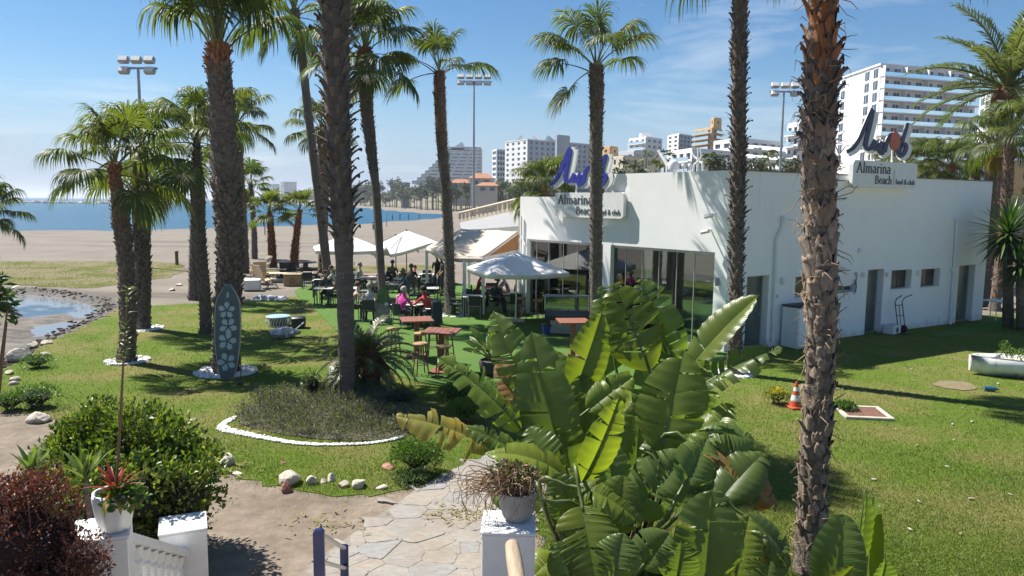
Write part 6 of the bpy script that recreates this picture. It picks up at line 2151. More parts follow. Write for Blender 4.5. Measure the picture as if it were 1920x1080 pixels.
def facade(root, P0, P1, z0, z1, floors, cols, mat, win=(.5, .5), balc=0.0, single=False, skip=()):
    """bands, piers and (for nearer houses) windows on one face, from P0 to P1 seen left to right"""
    u = (P1 - P0); u.z = 0; L = u.length; u.normalize()
    n = Vector((u.y, -u.x, 0))
    fm = frame(P0, u, n)
    fh, cw = (z1 - z0) / floors, L / cols
    if single:
        for f in range(floors):
            for c in range(cols):
                if (f, c) in skip or c in skip: continue
                x, z = (c + .5) * cw, z0 + (f + .42) * fh
                mb = MB(); mb.xf = fm; mb.box((x, .02, z), (cw * win[0], .10, fh * win[1]))
                w_ = mb.build('window', M['far_glass'], root)
                mb = MB(); mb.xf = fm
                mb.box((x, .04, z + fh * win[1] / 2 + .06), (cw * win[0] + .24, .16, .12)); mb.build('lintel', M[mat], w_)
                mb = MB(); mb.xf = fm; mb.box((x, .08, z), (.09, .02, fh * win[1])); mb.build('mullion', M['far_white'], w_)
    else:
        for f in range(floors + 1):
            h = fh * (1 - win[1]) * (1 if 0 < f < floors else .5)
            zc = z0 + f * fh + (h / 2 if f == 0 else -h / 2 if f == floors else 0)
            mb = MB(); wbox(mb, fm, 0, L, -.02, .35, zc - h / 2, zc + h / 2); mb.build('floor_band', M[mat], root)
        for c in range(cols + 1):
            w_ = cw * (1 - win[0]) * (1 if 0 < c < cols else .5)
            xc = c * cw + (w_ / 2 if c == 0 else -w_ / 2 if c == cols else 0)
            mb = MB(); wbox(mb, fm, xc - w_ / 2, xc + w_ / 2, -.03, .33, z0, z1 - .02); mb.build('pier', M[mat], root)
    if balc:
        for f in range(1, floors + 1):
            z = z0 + (f - 1) * fh + .05
            mb = MB(); wbox(mb, fm, cw * .06, L - cw * .06, 0, balc, z - .14, z + .10); s_ = mb.build('balcony', M[mat], root)
            mb = MB(); wbox(mb, fm, cw * .06, L - cw * .06, balc - .06, balc, z + .12, z + 1.05); mb.build('railing', M['rail_glass'], s_)
            if single and f > 1:
                for c in range(0, cols + 1, 2):
                    mb = MB(); wbox(mb, fm, max(c * cw - .08, cw * .06), min(c * cw + .08, L - cw * .06), 0.01, balc - .07, z + .1, z + fh - .25); mb.build('screen_wall', M[mat], s_)

def tower(label, pxL, YL, pxC, YC, pxR, YR, ytop, y0, fl, cL, cR, mat='far_white', matR=None, win=(.5, .5), balcL=0, balcR=0, single=False, skipL=(), skipR=(), roofstuff=True, name='apartment_building', cat='building', core=None, group=None):
    T = D(pxC, ytop, YC); z1 = T.z
    z0 = D(pxC, y0, YC).z
    PC = Vector((T.x, YC, 0)); PL = Vector((D(pxL, ytop, YL).x, YL, 0)); PR = Vector((D(pxR, ytop, YR).x, YR, 0))
    PB = PL + PR - PC
    root = empty(name, (PC.x, PC.y, z0), 0, label, cat, group)
    inv = Matrix.Translation((-PC.x, -PC.y, -z0))
    gz = min(ground_z(p.x, p.y) for p in (PC, PL, PR, PB)) - 2
    mb = MB(); mb.prism([(p.x, p.y) for p in (PC, PR, PB, PL)], min(gz, z0 - 1), z1)
    mb.v = [tuple(inv @ Vector(v)) for v in mb.v]
    mb.build('wall', M[(core or ('far_glass' if not single else mat))], root)
    n_before = set(root.children)
    facade(root, PL - Vector((0, 0, 0)), PC, z0, z1, fl, cL, mat, win, balcL, single, skipL)
    facade(root, PC, PR, z0, z1, fl, cR, matR or mat, win, balcR, single, skipR)
    for ch in root.children:
        if ch not in n_before:
            for v in ch.data.vertices: v.co = inv @ v.co
            for g in ch.children:
                for v in g.data.vertices: v.co = inv @ v.co
    mb = MB(); c = (PC + PL + PR + PB) / 4
    mb.prism([(p.x * 1.0 + (p.x - c.x) * .02, p.y + (p.y - c.y) * .02) for p in (PC, PR, PB, PL)], z1 + .01, z1 + .45)
    mb.v = [tuple(inv @ Vector(v)) for v in mb.v]; mb.build('parapet', M[mat], root)
    if roofstuff:
        q = c.lerp(PC, .1); mb = MB(); mb.box((q.x - PC.x, q.y - PC.y, z1 - z0 + 1.6), (5, 4, 2.4)); mb.build('roof_housing', M[mat], root)
    return root

# large white hotel on the right
tower('large white hotel with rows of glazed balconies behind the restaurant', 1577, 207, 1652, 186, 1834, 196, 122, 300, 8, 5, 9, single=True, win=(.5, .72), balcL=0, balcR=1.5, skipL=(1, 2), roofstuff=False, name='hotel', cat='hotel')
tower('lower white hotel wing behind the date palm', 1838, 232, 1850, 226, 1990, 236, 176, 300, 6, 1, 9, single=True, win=(.5, .6), balcR=1.4, roofstuff=False, name='hotel', cat='hotel')
tower('white balcony tower just left of the foreground palm trunk', 1479, 172, 1500, 168, 1560, 176, 232, 318, 4, 2, 3, win=(.6, .5), balcL=1.2, roofstuff=False)
# slab hotel with gabled roof bays, long side coloured as in shade
r_ = tower('long hotel slab with gabled rooftop bays, long side in grey-blue shade tone', 948, 452, 990, 430, 1110, 462, 262, 352, 9, 4, 12, 'far_white', 'far_slate_shade', (.42, .5), roofstuff=False)
for k, (x0, x1) in enumerate(((968, 985), (990, 1012), (1016, 1040))):
    a, b = D(x0, 262, 445), D(x1, 262, 445); zt = D((x0 + x1) / 2, 255, 445).z
    mb = MB(); L = r_.location
    vs = [Vector((a.x, 440, a.z - 1)), Vector((b.x, 440, a.z - 1)), Vector(((a.x + b.x) / 2, 440, zt))]
    mb.add([v - L for v in vs] + [v - L + Vector((2, 14, 0)) for v in vs], [(0, 1, 2), (5, 4, 3), (0, 2, 5, 3), (1, 4, 5, 2)])
    mb.build('roof_gable', M['far_grey'], r_)
tower('bluish stair tower standing proud of the grey hotel slab', 1042, 424, 1046, 422, 1068, 428, 254, 352, 1, 1, 1, 'far_slate_shade', win=(.02, .02), roofstuff=False, core='far_slate_shade')
tower('low glazed hotel wing stepping down towards the bay', 924, 470, 932, 462, 957, 468, 281, 352, 7, 1, 5, 'far_white', 'far_white', (.8, .6), roofstuff=False)
# stepped pyramid building
Yp = 640
rt = empty('stepped_apartments', (D(840, 340, Yp).x, Yp, D(840, 345, Yp).z), 0, 'pale stepped apartment block rising to a pointed top across the bay', 'building')
L = rt.location.copy(); nf = 11
for k in range(nf):
    t = k / nf
    xl = 772 + (846 - 772) * t ** .85; yb, yt = 345 - 70 * t, 345 - 70 * (t + 1 / nf)
    a, b = D(xl, yb, Yp), D(902, yb, Yp); h = D(xl, yt, Yp).z - a.z
    ox, oz = a.x - L.x, a.z - L.z
    w_ = b.x - a.x
    mb = MB(); mb.bbox((ox, 0, oz), (ox + w_, 26 + .01 * k, oz + h * .74)); mb.build('storey', M['far_grey'], rt)
    mb = MB(); mb.bbox((ox + .4, .8, oz + h * .74), (ox + w_ - .4, 25, oz + h)); mb.build('window_strip', M['far_glass'], rt)
    for q in range(5):
        mb = MB(); xx = ox + w_ * (q + .5) / 5; mb.bbox((xx - 1.0, .1, oz + h * .6), (xx + 1.0, .75, oz + h * 1.0)); mb.build('bay', M['far_grey'], rt)
a, b, c = D(838, 284, Yp) - L, D(872, 282, Yp) - L, D(866, 266, Yp) - L
mb = MB(); mb.add([a, b, c, a + Vector((0, 18, 0)), b + Vector((0, 18, 0)), c + Vector((0, 18, 0))], [(0, 1, 2), (5, 4, 3), (0, 2, 5, 3), (1, 4, 5, 2)]); mb.build('roof', M['far_white'], rt)
# more blocks
tower('white apartment tower between the grey slab and the shade-sided block', 1180, 352, 1212, 340, 1241, 350, 258, 312, 5, 3, 3, win=(.45, .45), balcL=1.2)
tower('white block on the hill with its long side in blue-grey shade tone', 1253, 330, 1274, 320, 1306, 332, 252, 300, 6, 2, 5, 'far_white', 'far_slate_shade', (.5, .5), roofstuff=False)
tower('ochre tower with stepped balconies on the hilltop', 1304, 302, 1336, 290, 1353, 298, 240, 300, 6, 3, 2, 'far_ochre', win=(.5, .5), balcL=1.6, balcR=1.6, roofstuff=False)
tower('ochre stair turret topping the stepped balcony tower', 1334, 296, 1340, 294, 1352, 297, 222, 250, 2, 1, 1, 'far_ochre', win=(.3, .4), roofstuff=False)
tower('long low white terrace building with glazed front above the roof', 1262, 182, 1300, 172, 1372, 182, 281, 325, 2, 3, 6, win=(.6, .55), balcL=1.2, balcR=1.2, roofstuff=False)
tower('low white hillside building with long flat roof behind the corner palm', 1340, 200, 1390, 190, 1500, 205, 262, 315, 3, 3, 7, win=(.6, .5), balcR=1.3, roofstuff=False)
tower('terraced cream house below the white apartment tower', 1140, 255, 1170, 246, 1236, 256, 294, 330, 2, 3, 5, 'far_cream', win=(.4, .5), roofstuff=False)
tower('pinkish flat-roofed house behind the cream house', 1148, 300, 1190, 288, 1238, 296, 284, 320, 2, 3, 4, 'far_grey', win=(.5, .4), roofstuff=False)
tower('yellow house at the right picture edge behind the palms', 1866, 70, 1880, 66, 1990, 74, 312, 372, 2, 1, 5, 'far_ochre', win=(.3, .45), roofstuff=False)
tower('ochre house block behind the sunlit sign', 1130, 262, 1145, 258, 1158, 262, 276, 330, 4, 1, 1, 'far_ochre', win=(.3, .4), roofstuff=False)
def villa(label, pxL, pxR, ytop, yridge, ybase, Y, mat='far_cream'):
    a, b = D(pxL, ytop, Y), D(pxR, ytop, Y); zr, zb = D(pxL, yridge, Y).z, D(pxL, ybase, Y).z
    root = empty('villa', (a.x, Y, zb), 0, label, 'house')
    w_, h, dp = b.x - a.x, a.z - zb, 10
    mb = MB(); mb.bbox((0, 0, -8), (w_, dp, h)); mb.build('wall', M[mat], root)
    mb = MB(); e = 1.0
    mb.add([(-e, -e, h), (w_ + e, -e, h), (w_ + e, dp + e, h), (-e, dp + e, h), (w_ * .2, dp / 2, zr - zb), (w_ * .8, dp / 2, zr - zb)], [(0, 1, 5, 4), (1, 2, 5), (2, 3, 4, 5), (3, 0, 4), (3, 2, 1, 0)])
    mb.build('roof', M['roof_tile'], root)
    n = max(2, int(w_ / 4))
    for k in range(n):
        mb = MB(); mb.box(((k + .5) * w_ / n, -.05, h * .55), (w_ / n * .5, .2, h * .45)); mb.build('window', M['far_glass'], root)
villa('villa with orange tiled roof across the bay, nearest the lamp mast', 882, 922, 334, 324, 352, 330)
villa('small orange-roofed house left of the lamp mast', 846, 880, 343, 335, 356, 380)
villa('long orange-roofed house below the grey hotel slab', 896, 932, 348, 341, 362, 300)
tower('blue fronted low building among the shore trees', 752, 520, 755, 516, 768, 520, 343, 362, 2, 1, 2, 'far_blue', win=(.3, .3), roofstuff=False)
for i, (x0, x1, yt, Y, lab) in enumerate(((505, 524, 345, 1500, 'hazy grey block on the far headland, farther out to sea'), (526, 556, 341, 1400, 'hazy pale block on the far headland, nearer the palms'), (560, 600, 357, 1300, 'low hazy houses right of the headland blocks'), (655, 690, 347, 800, 'far grey block seen past the leaning palm'))):
    tower(lab, x0, Y + 8, x0 + 6, Y, x1, Y + 10, yt, 366, 6 if i < 2 else 2, 1, 5, 'far_grey', win=(.4, .4), roofstuff=False)

# ------------------------------------------------------------------ far trees
M['far_leaf'] = attr_leaf_mat('far_foliage', .2, .7, (1.2, 1.4, .6))
def tree_mesh(seed, n=520, tone=(.045, .062, .028), rx=2.2, rz=2.0):
    r = np.random.default_rng(seed)
    cl = r.normal(0, 1, (9, 3)); cl /= np.linalg.norm(cl, axis=1)[:, None]; cl *= r.uniform(.35, .8, (9, 1)); cl *= (rx, rx, rz)
    V, T, C = [], [], []
    for i in range(n):
        c = cl[r.integers(9)] + r.normal(0, .34, 3) * (rx, rx, rz) * .75
        a, b = r.normal(0, 1, 3), r.normal(0, 1, 3)
        s = r.uniform(.16, .36)
        a *= s / np.linalg.norm(a); b *= s / np.linalg.norm(b)
        V += [c - a, c + b, c + a, c - b]; T.append([4 * i, 4 * i + 1, 4 * i + 2, 4 * i + 3])
        C += [np.array(tone) * r.uniform(.6, 1.5)] * 4
    return np_mesh('crown', np.array(V), np.array(T), mats=[M['far_leaf']], attr={'tone': np.array(C)})
TREES = [tree_mesh(k, tone=t) for k, t in enumerate(((.045, .06, .028), (.055, .075, .03), (.075, .085, .045), (.04, .055, .03)))]
def trunk_mesh(h, rad):
    mb = MB(); mb.tube([(0, 0, -1), (.1, 0, h * .5), (0, .1, h)], [rad, rad * .8, rad * .4], 6)
    for k in range(3):
        a = k * 2.1; mb.tube([(.05, 0, h * .6), (math.cos(a) * 1.0, math.sin(a) * 1.0, h * 1.1)], [rad * .5, rad * .2], 5)
    return mb.mesh('trunk', M['bark_smooth'])
TR_ME = trunk_mesh(3.0, .22)
def palm_far_mesh():
    mb = MB(); r = random.Random(3)
    for i in range(20):
        a, e = i * 2.4, math.radians(r.uniform(-40, 75))
        d = Vector((math.cos(a) * math.cos(e), math.sin(a) * math.cos(e), math.sin(e)))
        s = Vector((-math.sin(a), math.cos(a), 0))
        p1 = d * 1.2; 
        for q in range(7):
            t = (q - 3) / 3
            dd = (d + s * t * .8).normalized()
            tip = p1 + dd * 1.1 + Vector((0, 0, -.5 - .3 * abs(t)))
            mb.add([p1, p1 + dd * .6 + s * .12, tip, p1 + dd * .6 - s * .12], [(0, 1, 2, 3)])
    return mb.mesh('crown', M['frond'])
PF_ME = palm_far_mesh()
mb = MB(); mb.tube([(0, 0, -1), (.1, 0, 3), (0, 0, 6)], [.3, .24, .22], 7); PT_ME = mb.mesh('trunk', M['bark_smooth'])
rt_ = random.Random(12)
words = {}
def far_tree(px, py, Y, s, palm, label):
    t = D(px, py, Y)
    gz = ground_z(t.x, Y)
    if palm:
        h = max(2.5, t.z - gz)
        root = empty('shore_palm', (t.x, Y, gz), rt_.uniform(0, 6), label, 'palm tree', 'palms along the far shore')
        link_mesh('trunk', PT_ME, root, scale=(1, 1, h / 6)); link_mesh('crown', PF_ME, root, (0, 0, h), scale=s)
    else:
        root = empty('shore_tree', (t.x, Y, gz), rt_.uniform(0, 6), label, 'tree', 'trees along the far shore')
        h = max(1.5, t.z - gz)
        link_mesh('trunk', TR_ME, root, scale=(s, s, h / 3.0)); link_mesh('crown', rt_.choice(TREES), root, (0, 0, h), scale=(s, s, s * rt_.uniform(.8, 1.1)))
marks = ['under the stepped apartments', 'beside the blue fronted building', 'left of the lamp mast', 'right of the lamp mast', 'below the grey hotel slab', 'in front of the orange-roofed villa', 'at the back of the far sand', 'behind the low annex']
spots = []
for k in range(64):
    x = 664 + (1000 - 664) * (k + rt_.uniform(.1, .9)) / 64
    Y = rt_.uniform(235, 420)
    base_y = 372 - (x - 668) / 332 * 8
    spots.append((x, base_y - rt_.uniform(-4, 22), Y, k % 3 != 1))
ORD = ['first', 'second', 'third', 'fourth', 'fifth', 'sixth', 'seventh', 'eighth', 'ninth', 'tenth', 'eleventh', 'twelfth', 'thirteenth', 'fourteenth', 'fifteenth', 'sixteenth', 'seventeenth', 'eighteenth', 'nineteenth', 'twentieth']
count = {}
for k, (x, y, Y, is_tree) in enumerate(spots):
    near = 'before the blue fronted building' if x < 770 else 'below the stepped apartments' if x < 845 else 'near the clear lamp mast' if x < 905 else 'below the grey hotel slab'
    kind = 'dark rounded tree' if is_tree else 'tufted palm'
    while shore_distance(np.array([D(x, y, Y).x]), np.array([Y]))[0] < 22: Y += 15
    c = count[(kind, near)] = count.get((kind, near), -1) + 1
    sc = max(1.0, Y / 330)
    far_tree(x, y, Y, sc * (rt_.uniform(1.1, 1.7) if is_tree else rt_.uniform(1.1, 1.5)), not is_tree, '%s far shore %s %s, counted from the left' % (ORD[c], kind, near))
for k, (x, y, Y, s, pl, lab) in enumerate(((1178, 318, 90, 1.2, 1, 'palm above the low roof right of the sunlit sign'), (1160, 328, 80, 1.2, 0, 'bushy tree behind the arched roof frame'), (1200, 325, 85, 1.1, 0, 'bushy tree just left of the roof step'), (1235, 318, 100, 1.4, 1, 'palm behind the fat roof vent'), (1212, 288, 230, 1.6, 1, 'lone tall palm in front of the white apartment tower'),
                                           (1248, 290, 150, 1.3, 1, 'palm by the glazed terrace building'), (1345, 300, 110, 1.6, 0, 'tree just left of the corner palm above the wall'), (1330, 306, 110, 1.5, 1, 'palm between roof vents and corner palm'), (1420, 308, 120, 1.6, 0, 'olive tree over the side wall right of the corner palm'), (1445, 304, 120, 1.7, 1, 'spiky palm over the side wall left of the lamp mast'), (1488, 306, 125, 1.5, 0, 'tree over the side wall by the balcony tower'), (1130, 330, 75, 1.1, 0, 'bush behind the blue script letters'), (1000, 352, 70, 1.3, 0, 'tree left of the bright green roof palm'), (1060, 345, 90, 1.5, 0, 'tree behind the bright green roof palm'), (990, 330, 250, 2.0, 0, 'dark cypress-like tree before the grey slab'))):
    far_tree(x, y + (7 if pl else 10), Y, s * (.85 if pl else .55), pl, lab)

# ------------------------------------------------------------------ light masts
def light_mast(px, ytop, Y, label, bar, lamps, rows=2):
    t = D(px, ytop, Y)
    root = empty('light_mast', (t.x, Y, 0), 0, label, 'light mast', 'tall floodlight masts')
    h = t.z
    mb = MB(); mb.tube([(0, 0, -.3), (0, 0, h * .5), (0, 0, h)], [.16, .12, .08], 8); mb.build('mast', M['galvanised'], root, 40)
    mb = MB(); mb.box((0, 0, h), (bar, .12, .12)); mb.build('crossbar', M['galvanised'], root)
    for k in range(lamps):
        x = -bar / 2 + bar * (k + .5) / lamps
        for r_i in range(rows):
            if rows == 2 and r_i == 1 and k == lamps // 2 and lamps % 2: continue
            z = h + .45 - r_i * .62
            mb = MB(); mb.xf = Matrix.Translation((x, -.15, z)) @ Matrix.Rotation(-.55, 4, 'X'); mb.bevbox((0, 0, 0), (bar / lamps * .82, .34, .42), .06)
            l_ = mb.build('floodlight', M['galvanised'], root)
            mb = MB(); mb.xf = Matrix.Translation((x, -.15, z)) @ Matrix.Rotation(-.55, 4, 'X'); mb.box((0, -.18, 0), (bar / lamps * .68, .03, .32)); mb.build('lens', M['canvas_white'], l_)
light_mast(259, 128, 46, 'floodlight mast behind the left palm cluster', 2.3, 3)
light_mast(889, 153, 78, 'floodlight mast standing clear behind the annex', 3.6, 4)
light_mast(1470, 172, 60, 'floodlight mast behind the side wall by the foreground palm', 2.3, 3)
light_mast(1795, 276, 75, 'small distant floodlight mast before the large hotel', 2.6, 3, 1)

# ------------------------------------------------------------------ sea and beach bits
mb = MB(); r = random.Random(8)
for i in range(150):
    t = i / 149; p = D(24 + 186 * t, 380.5, 690 + r.uniform(-6, 6))
    s = r.uniform(1.0, 2.4)
    mb.xf = Matrix.Translation((p.x, p.y, SEA_Z + .3 + r.uniform(-.3, .7))) @ Matrix.Rotation(r.uniform(0, 6), 4, 'Z') @ Matrix.Rotation(r.uniform(-.5, .5), 4, 'X'); mb.box((0, 0, 0), (s * 1.5, s, s), taper=.7)
mb.xf = None
tag(mb.build('breakwater', M['stone_pale']), 'low pale rock breakwater out in the sea', 'breakwater', kind='stuff')
def boat(px, py, Y, label, sail):
    p = D(px, py, Y)
    root = empty('sailing_boat' if sail else 'motor_boat', (p.x, Y, SEA_Z), .4, label, 'boat')
    mb = MB(); mb.add([(-4, -1.2, .1), (3, -1.2, .1), (5.5, 0, .3), (3, 1.2, .1), (-4, 1.2, .1), (-4.2, -1.5, 1.3), (3, -1.5, 1.4), (6.5, 0, 1.8), (3, 1.5, 1.4), (-4.2, 1.5, 1.3)], [(4, 3, 2, 1, 0), (5, 6, 7, 8, 9), (0, 1, 6, 5), (1, 2, 7, 6), (2, 3, 8, 7), (3, 4, 9, 8), (4, 0, 5, 9)])
    mb.build('hull', M['far_white'], root)
    mb = MB(); mb.bevbox((-.6, 0, 1.9), (3.2, 1.8, 1.1), .2); mb.build('cabin', M['far_white'], root)
    if sail:
        mb = MB(); mb.tube([(.8, 0, 1.4), (.8, 0, 15)], .09, 6); mb.build('mast', M['galvanised'], root)
        mb = MB(); mb.tube([(.7, 0, 2.8), (-3.4, 0, 2.9)], .07, 6); mb.build('boom', M['galvanised'], root)
boat(171, 370, 1000, 'faint sailing boat with bare mast out at sea', True)
boat(11, 371, 800, 'motor boat on the horizon at the left edge', False)
def beach_post(px, ytop, ybase, z, label, mat, rad=.05):
    p = G(px, ybase, z); h = D(px, ytop, p.y).z - z
    root = empty('beach_post', (p.x, p.y, z), 0, label, 'post')
    mb = MB(); mb.tube([(0, 0, -.2), (0, 0, h)], rad, 8); mb.build('shaft', M[mat], root, 40)
    mb = MB(); mb.lathe([(rad * 1.15, h), (rad * 1.15, h + .04), (rad * .6, h + .08)], n=8); mb.build('cap', M[mat], root)
beach_post(332, 472, 497, 0, 'short dark wooden post at the edge of the dry grass', 'wood_brown', .11)
beach_post(497, 408, 447, -.5, 'tall pole on the sand left of the young palms', 'galvanised', .09)
beach_post(725, 396, 428, -.7, 'thin net pole on the sand before the bathers', 'galvanised', .08)
# ================================================================== garden and foreground
# ------------------------------------------------------------------ leaf clouds for shrubs
def leaf_cloud(name, centers, n, size, tones, parent, mat, seed=1, shell=.55, up=.35, shape=.45, kind='stuff', zmin=.01, lift=0.0):
    """centers: [(x, y, z, rx, ry, rz)]; n small pointed leaves, each folded along its middle"""
    r = np.random.default_rng(seed)
    cs = np.array(centers, float)
    vol = (cs[:, 3] * cs[:, 4] * cs[:, 5]) ** (2 / 3)
    pick = r.choice(len(cs), n, p=vol / vol.sum())
    d = r.normal(0, 1, (n, 3)); d /= np.linalg.norm(d, axis=1)[:, None]
    d[:, 2] = np.where(d[:, 2] < -.35, -d[:, 2], d[:, 2])
    rad = shell + (1 - shell) * r.random(n) ** .5
    rad *= 1 + .10 * r.normal(0, 1, n)
    P = cs[pick, :3] + d * rad[:, None] * cs[pick, 3:6]
    ok = P[:, 2] > zmin; P, d = P[ok], d[ok]; n = len(P)
    ax = d * .9 + r.normal(0, .6, (n, 3)); ax[:, 2] += up; ax /= np.linalg.norm(ax, axis=1)[:, None]
    s = r.normal(0, 1, (n, 3)); s -= ax * (s * ax).sum(1)[:, None]; s /= np.linalg.norm(s, axis=1)[:, None]
    nn = np.cross(ax, s)
    flip = np.sign((nn * (d * .6 + np.array([0, 0, .7]))).sum(1))[:, None]; nn *= np.where(flip == 0, 1, flip)
    L = size * r.uniform(.65, 1.3, n)[:, None]; W_ = L * shape / 2
    a = P; b = P + ax * L * .5 + s * W_ + nn * W_ * .35; c = P + ax * L - nn * L * .12; e = P + ax * L * .5 - s * W_ + nn * W_ * .35; m_ = P + ax * L * .5
    V = np.stack([a, b, c, e, m_], 1).reshape(-1, 3)
    i0 = np.arange(n)[:, None] * 5
    T = np.concatenate([i0 + [0, 1, 4], i0 + [4, 1, 2], i0 + [0, 4, 3], i0 + [4, 2, 3]], 0)
    tn = np.array(tones); w = r.random(n)
    col = tn[r.integers(0, len(tn), n)] * r.uniform(.75, 1.3, n)[:, None]
    me = np_mesh(name, V, tris=T, mats=[mat], attr={'tone': np.repeat(col, 5, 0)})
    o = link_mesh(name, me, parent)
    if kind: o['kind'] = kind
    return o
M['leaf_gloss'] = attr_leaf_mat('glossy_leaf', .30, .42)
M['leaf_matt'] = attr_leaf_mat('matt_leaf', .25, .6)
M['leaf_red'] = attr_leaf_mat('wine_red_leaf', .30, .45, (1.8, .8, .6))
def twigs(parent, ends, rad=.012, mat='wood_brown', base=(0, 0, 0), seed=0, name='stem'):
    r = random.Random(seed)
    mb = MB()
    for e in ends:
        e = Vector(e); b = Vector(base) + Vector((r.uniform(-.1, .1), r.uniform(-.1, .1), 0))
        m_ = b.lerp(e, .5) + Vector((r.uniform(-.08, .08), r.uniform(-.08, .08), .05))
        mb.tube([b, m_, e], [rad * 1.4, rad, rad * .4], 5)
    o = mb.build(name, M[mat], parent); o['kind'] = 'stuff'
    return o
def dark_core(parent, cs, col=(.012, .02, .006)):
    """solid rough dark body filling the shrub behind its leaves"""
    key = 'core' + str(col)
    if key not in M: M[key] = surf('inner_body', col, tuple(x * .5 for x in col), .95, 20, bump=.8, bscale=30)
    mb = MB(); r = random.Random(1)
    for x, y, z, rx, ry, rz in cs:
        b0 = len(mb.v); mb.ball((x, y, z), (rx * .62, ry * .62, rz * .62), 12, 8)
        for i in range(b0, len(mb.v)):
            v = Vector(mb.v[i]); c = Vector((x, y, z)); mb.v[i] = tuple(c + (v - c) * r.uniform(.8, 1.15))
    o = mb.build('inner_body', M[key], parent); o['kind'] = 'stuff'

# green hedge shrub at the steps
p = D(244, 985, 8.8); base = Vector((p.x, 8.8, 0))
root = empty('hedge_shrub', base, 0, 'large glossy green shrub behind the balustrade', 'shrub')
K_ = .88
cs = [(-.55, -.1, .75, .75, .75, .78), (.25, -.1, .88, .85, .8, .82), (.80, -.15, .72, .62, .72, .70), (-.95, .1, .55, .6, .6, .65), (.1, -.55, .6, .9, .6, .62), (.72, -.5, .5, .55, .5, .55), (-.1, .2, 1.2, .7, .6, .55), (.55, .1, 1.15, .5, .5, .5), (-.55, .2, 1.02, .55, .5, .5)]
cs = [(c[0] * K_, c[1] * K_, c[2] * 1.0, c[3] * K_, c[4] * K_, c[5]) for c in cs] + [(.62, -.75, 1.02, .42, .40, .42), (.15, -.9, .95, .42, .36, .42), (.95, -.62, .92, .30, .34, .36)]
_r = random.Random(22); _n = len(cs)
for _k in range(55):
    _c = _r.choice(cs[:_n]); _d = Vector((_r.uniform(-1, 1), _r.uniform(-1, .5), _r.uniform(-.2, 1))).normalized(); _s = _r.uniform(.08, .2)
    cs.append((_c[0] + _d.x * _c[3] * .95, _c[1] + _d.y * _c[4] * .95, _c[2] + _d.z * _c[5] * .95, _s, _s, _s * _r.uniform(1, 1.6)))
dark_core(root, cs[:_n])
leaf_cloud('leaves', cs, 19000, .075, [(.065, .105, .016), (.105, .15, .02), (.17, .205, .03), (.045, .075, .014), (.23, .25, .04)], root, M['leaf_gloss'], 31, .55, .5, .5)
twigs(root, [(c[0], c[1], c[2]) for c in cs[:40]], .014, seed=3)
# wine-red shrub
p = D(40, 1010, 4.9)
base = Vector((p.x, 4.9, 0))
root = empty('red_shrub', base, 0, 'wine-red small-leaved shrub at the lower left corner', 'shrub')
zc = p.z
cs = [(.0, 0, zc - .02, .46, .36, .44), (-.35, .1, zc - .05, .4, .35, .45), (.27, .05, zc - .30, .26, .28, .34), (.05, -.05, zc - .45, .55, .4, .4), (-.1, .1, zc + .16, .32, .3, .30), (.20, .1, zc - .02, .17, .2, .24), (-.28, .05, zc + .22, .18, .2, .2), (.34, .0, zc - .55, .22, .2, .25), (.08, .1, zc + .26, .15, .15, .14)]
_r = random.Random(21)
cs = [(c[0], c[1], c[2], c[3] * .86, c[4] * .86, c[5] * .86) for c in cs]
for _k in range(60):
    _c = _r.choice(cs[:9]); _d = Vector((_r.uniform(-1, 1), _r.uniform(-1, .6), _r.uniform(-.5, 1))).normalized(); _s = _r.uniform(.05, .14)
    cs.append((_c[0] + _d.x * _c[3], _c[1] + _d.y * _c[4], _c[2] + _d.z * _c[5], _s, _s, _s * _r.uniform(1, 1.7)))
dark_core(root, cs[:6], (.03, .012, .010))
leaf_cloud('leaves', cs, 16000, .030, [(.085, .034, .024), (.125, .05, .032), (.055, .026, .02), (.19, .10, .055), (.10, .055, .03)], root, M['leaf_red'], 33, .35, .4, .42)
leaf_cloud('leaves', [(-.1, -.1, zc - .62, .6, .4, .3)], 1800, .04, [(.03, .06, .015), (.04, .075, .02)], root, M['leaf_gloss'], 35, .7, .4, .5)
twigs(root, [(c[0], c[1], c[2]) for c in cs[:40]], .010, seed=4)

# ------------------------------------------------------------------ balustrade of the steps
u_ab = Vector((-.30, 1, 0)).normalized(); yaw = math.atan2(u_ab.y, u_ab.x) - PI / 2
M['pillar_white'] = M['white_paint']  # same plain white paint as the other parts
def pillar(label, px_edge, py_top, Y, side, name='gate_pillar', yaw_=yaw, edge='R'):
    """square pier; px_edge is the vertical edge towards the camera"""
    e = D(px_edge, py_top, Y)
    c = Vector((e.x, e.y, 0))
    ru, rv = Vector((math.cos(yaw_), math.sin(yaw_), 0)), Vector((-math.sin(yaw_), math.cos(yaw_), 0))
    ctr = c + (-ru if edge == 'R' else ru) * side / 2 + rv * side / 2
    root = empty(name, ctr, yaw_, label, 'pillar', 'white pillars of the steps')
    mb = MB(); mb.bevbox((0, 0, (e.z - .0) / 2 - .1), (side, side, e.z + .2), .012); mb.build('shaft', M['white_paint'], root)
    mb = MB(); mb.bevbox((0, 0, e.z + .012), (side + .012, side + .012, .022), .006); mb.build('cap', M['white_paint'], root)
    return root, ctr, e.z
pa, ca, za = pillar('white pillar carrying the fluted pot', 241, 1008, 5.5, .44, yaw_=yaw + .12)
pb_, cb, zb_ = pillar('white pillar at the foot of the balustrade, before the green shrub', 388, 993, 7.5, .46, yaw_=yaw + .12)
pr, cr, zr = pillar('white pillar carrying the grey pot and the log handrail', 902, 1003, 5.95, .45, yaw_=-.02, edge='L')
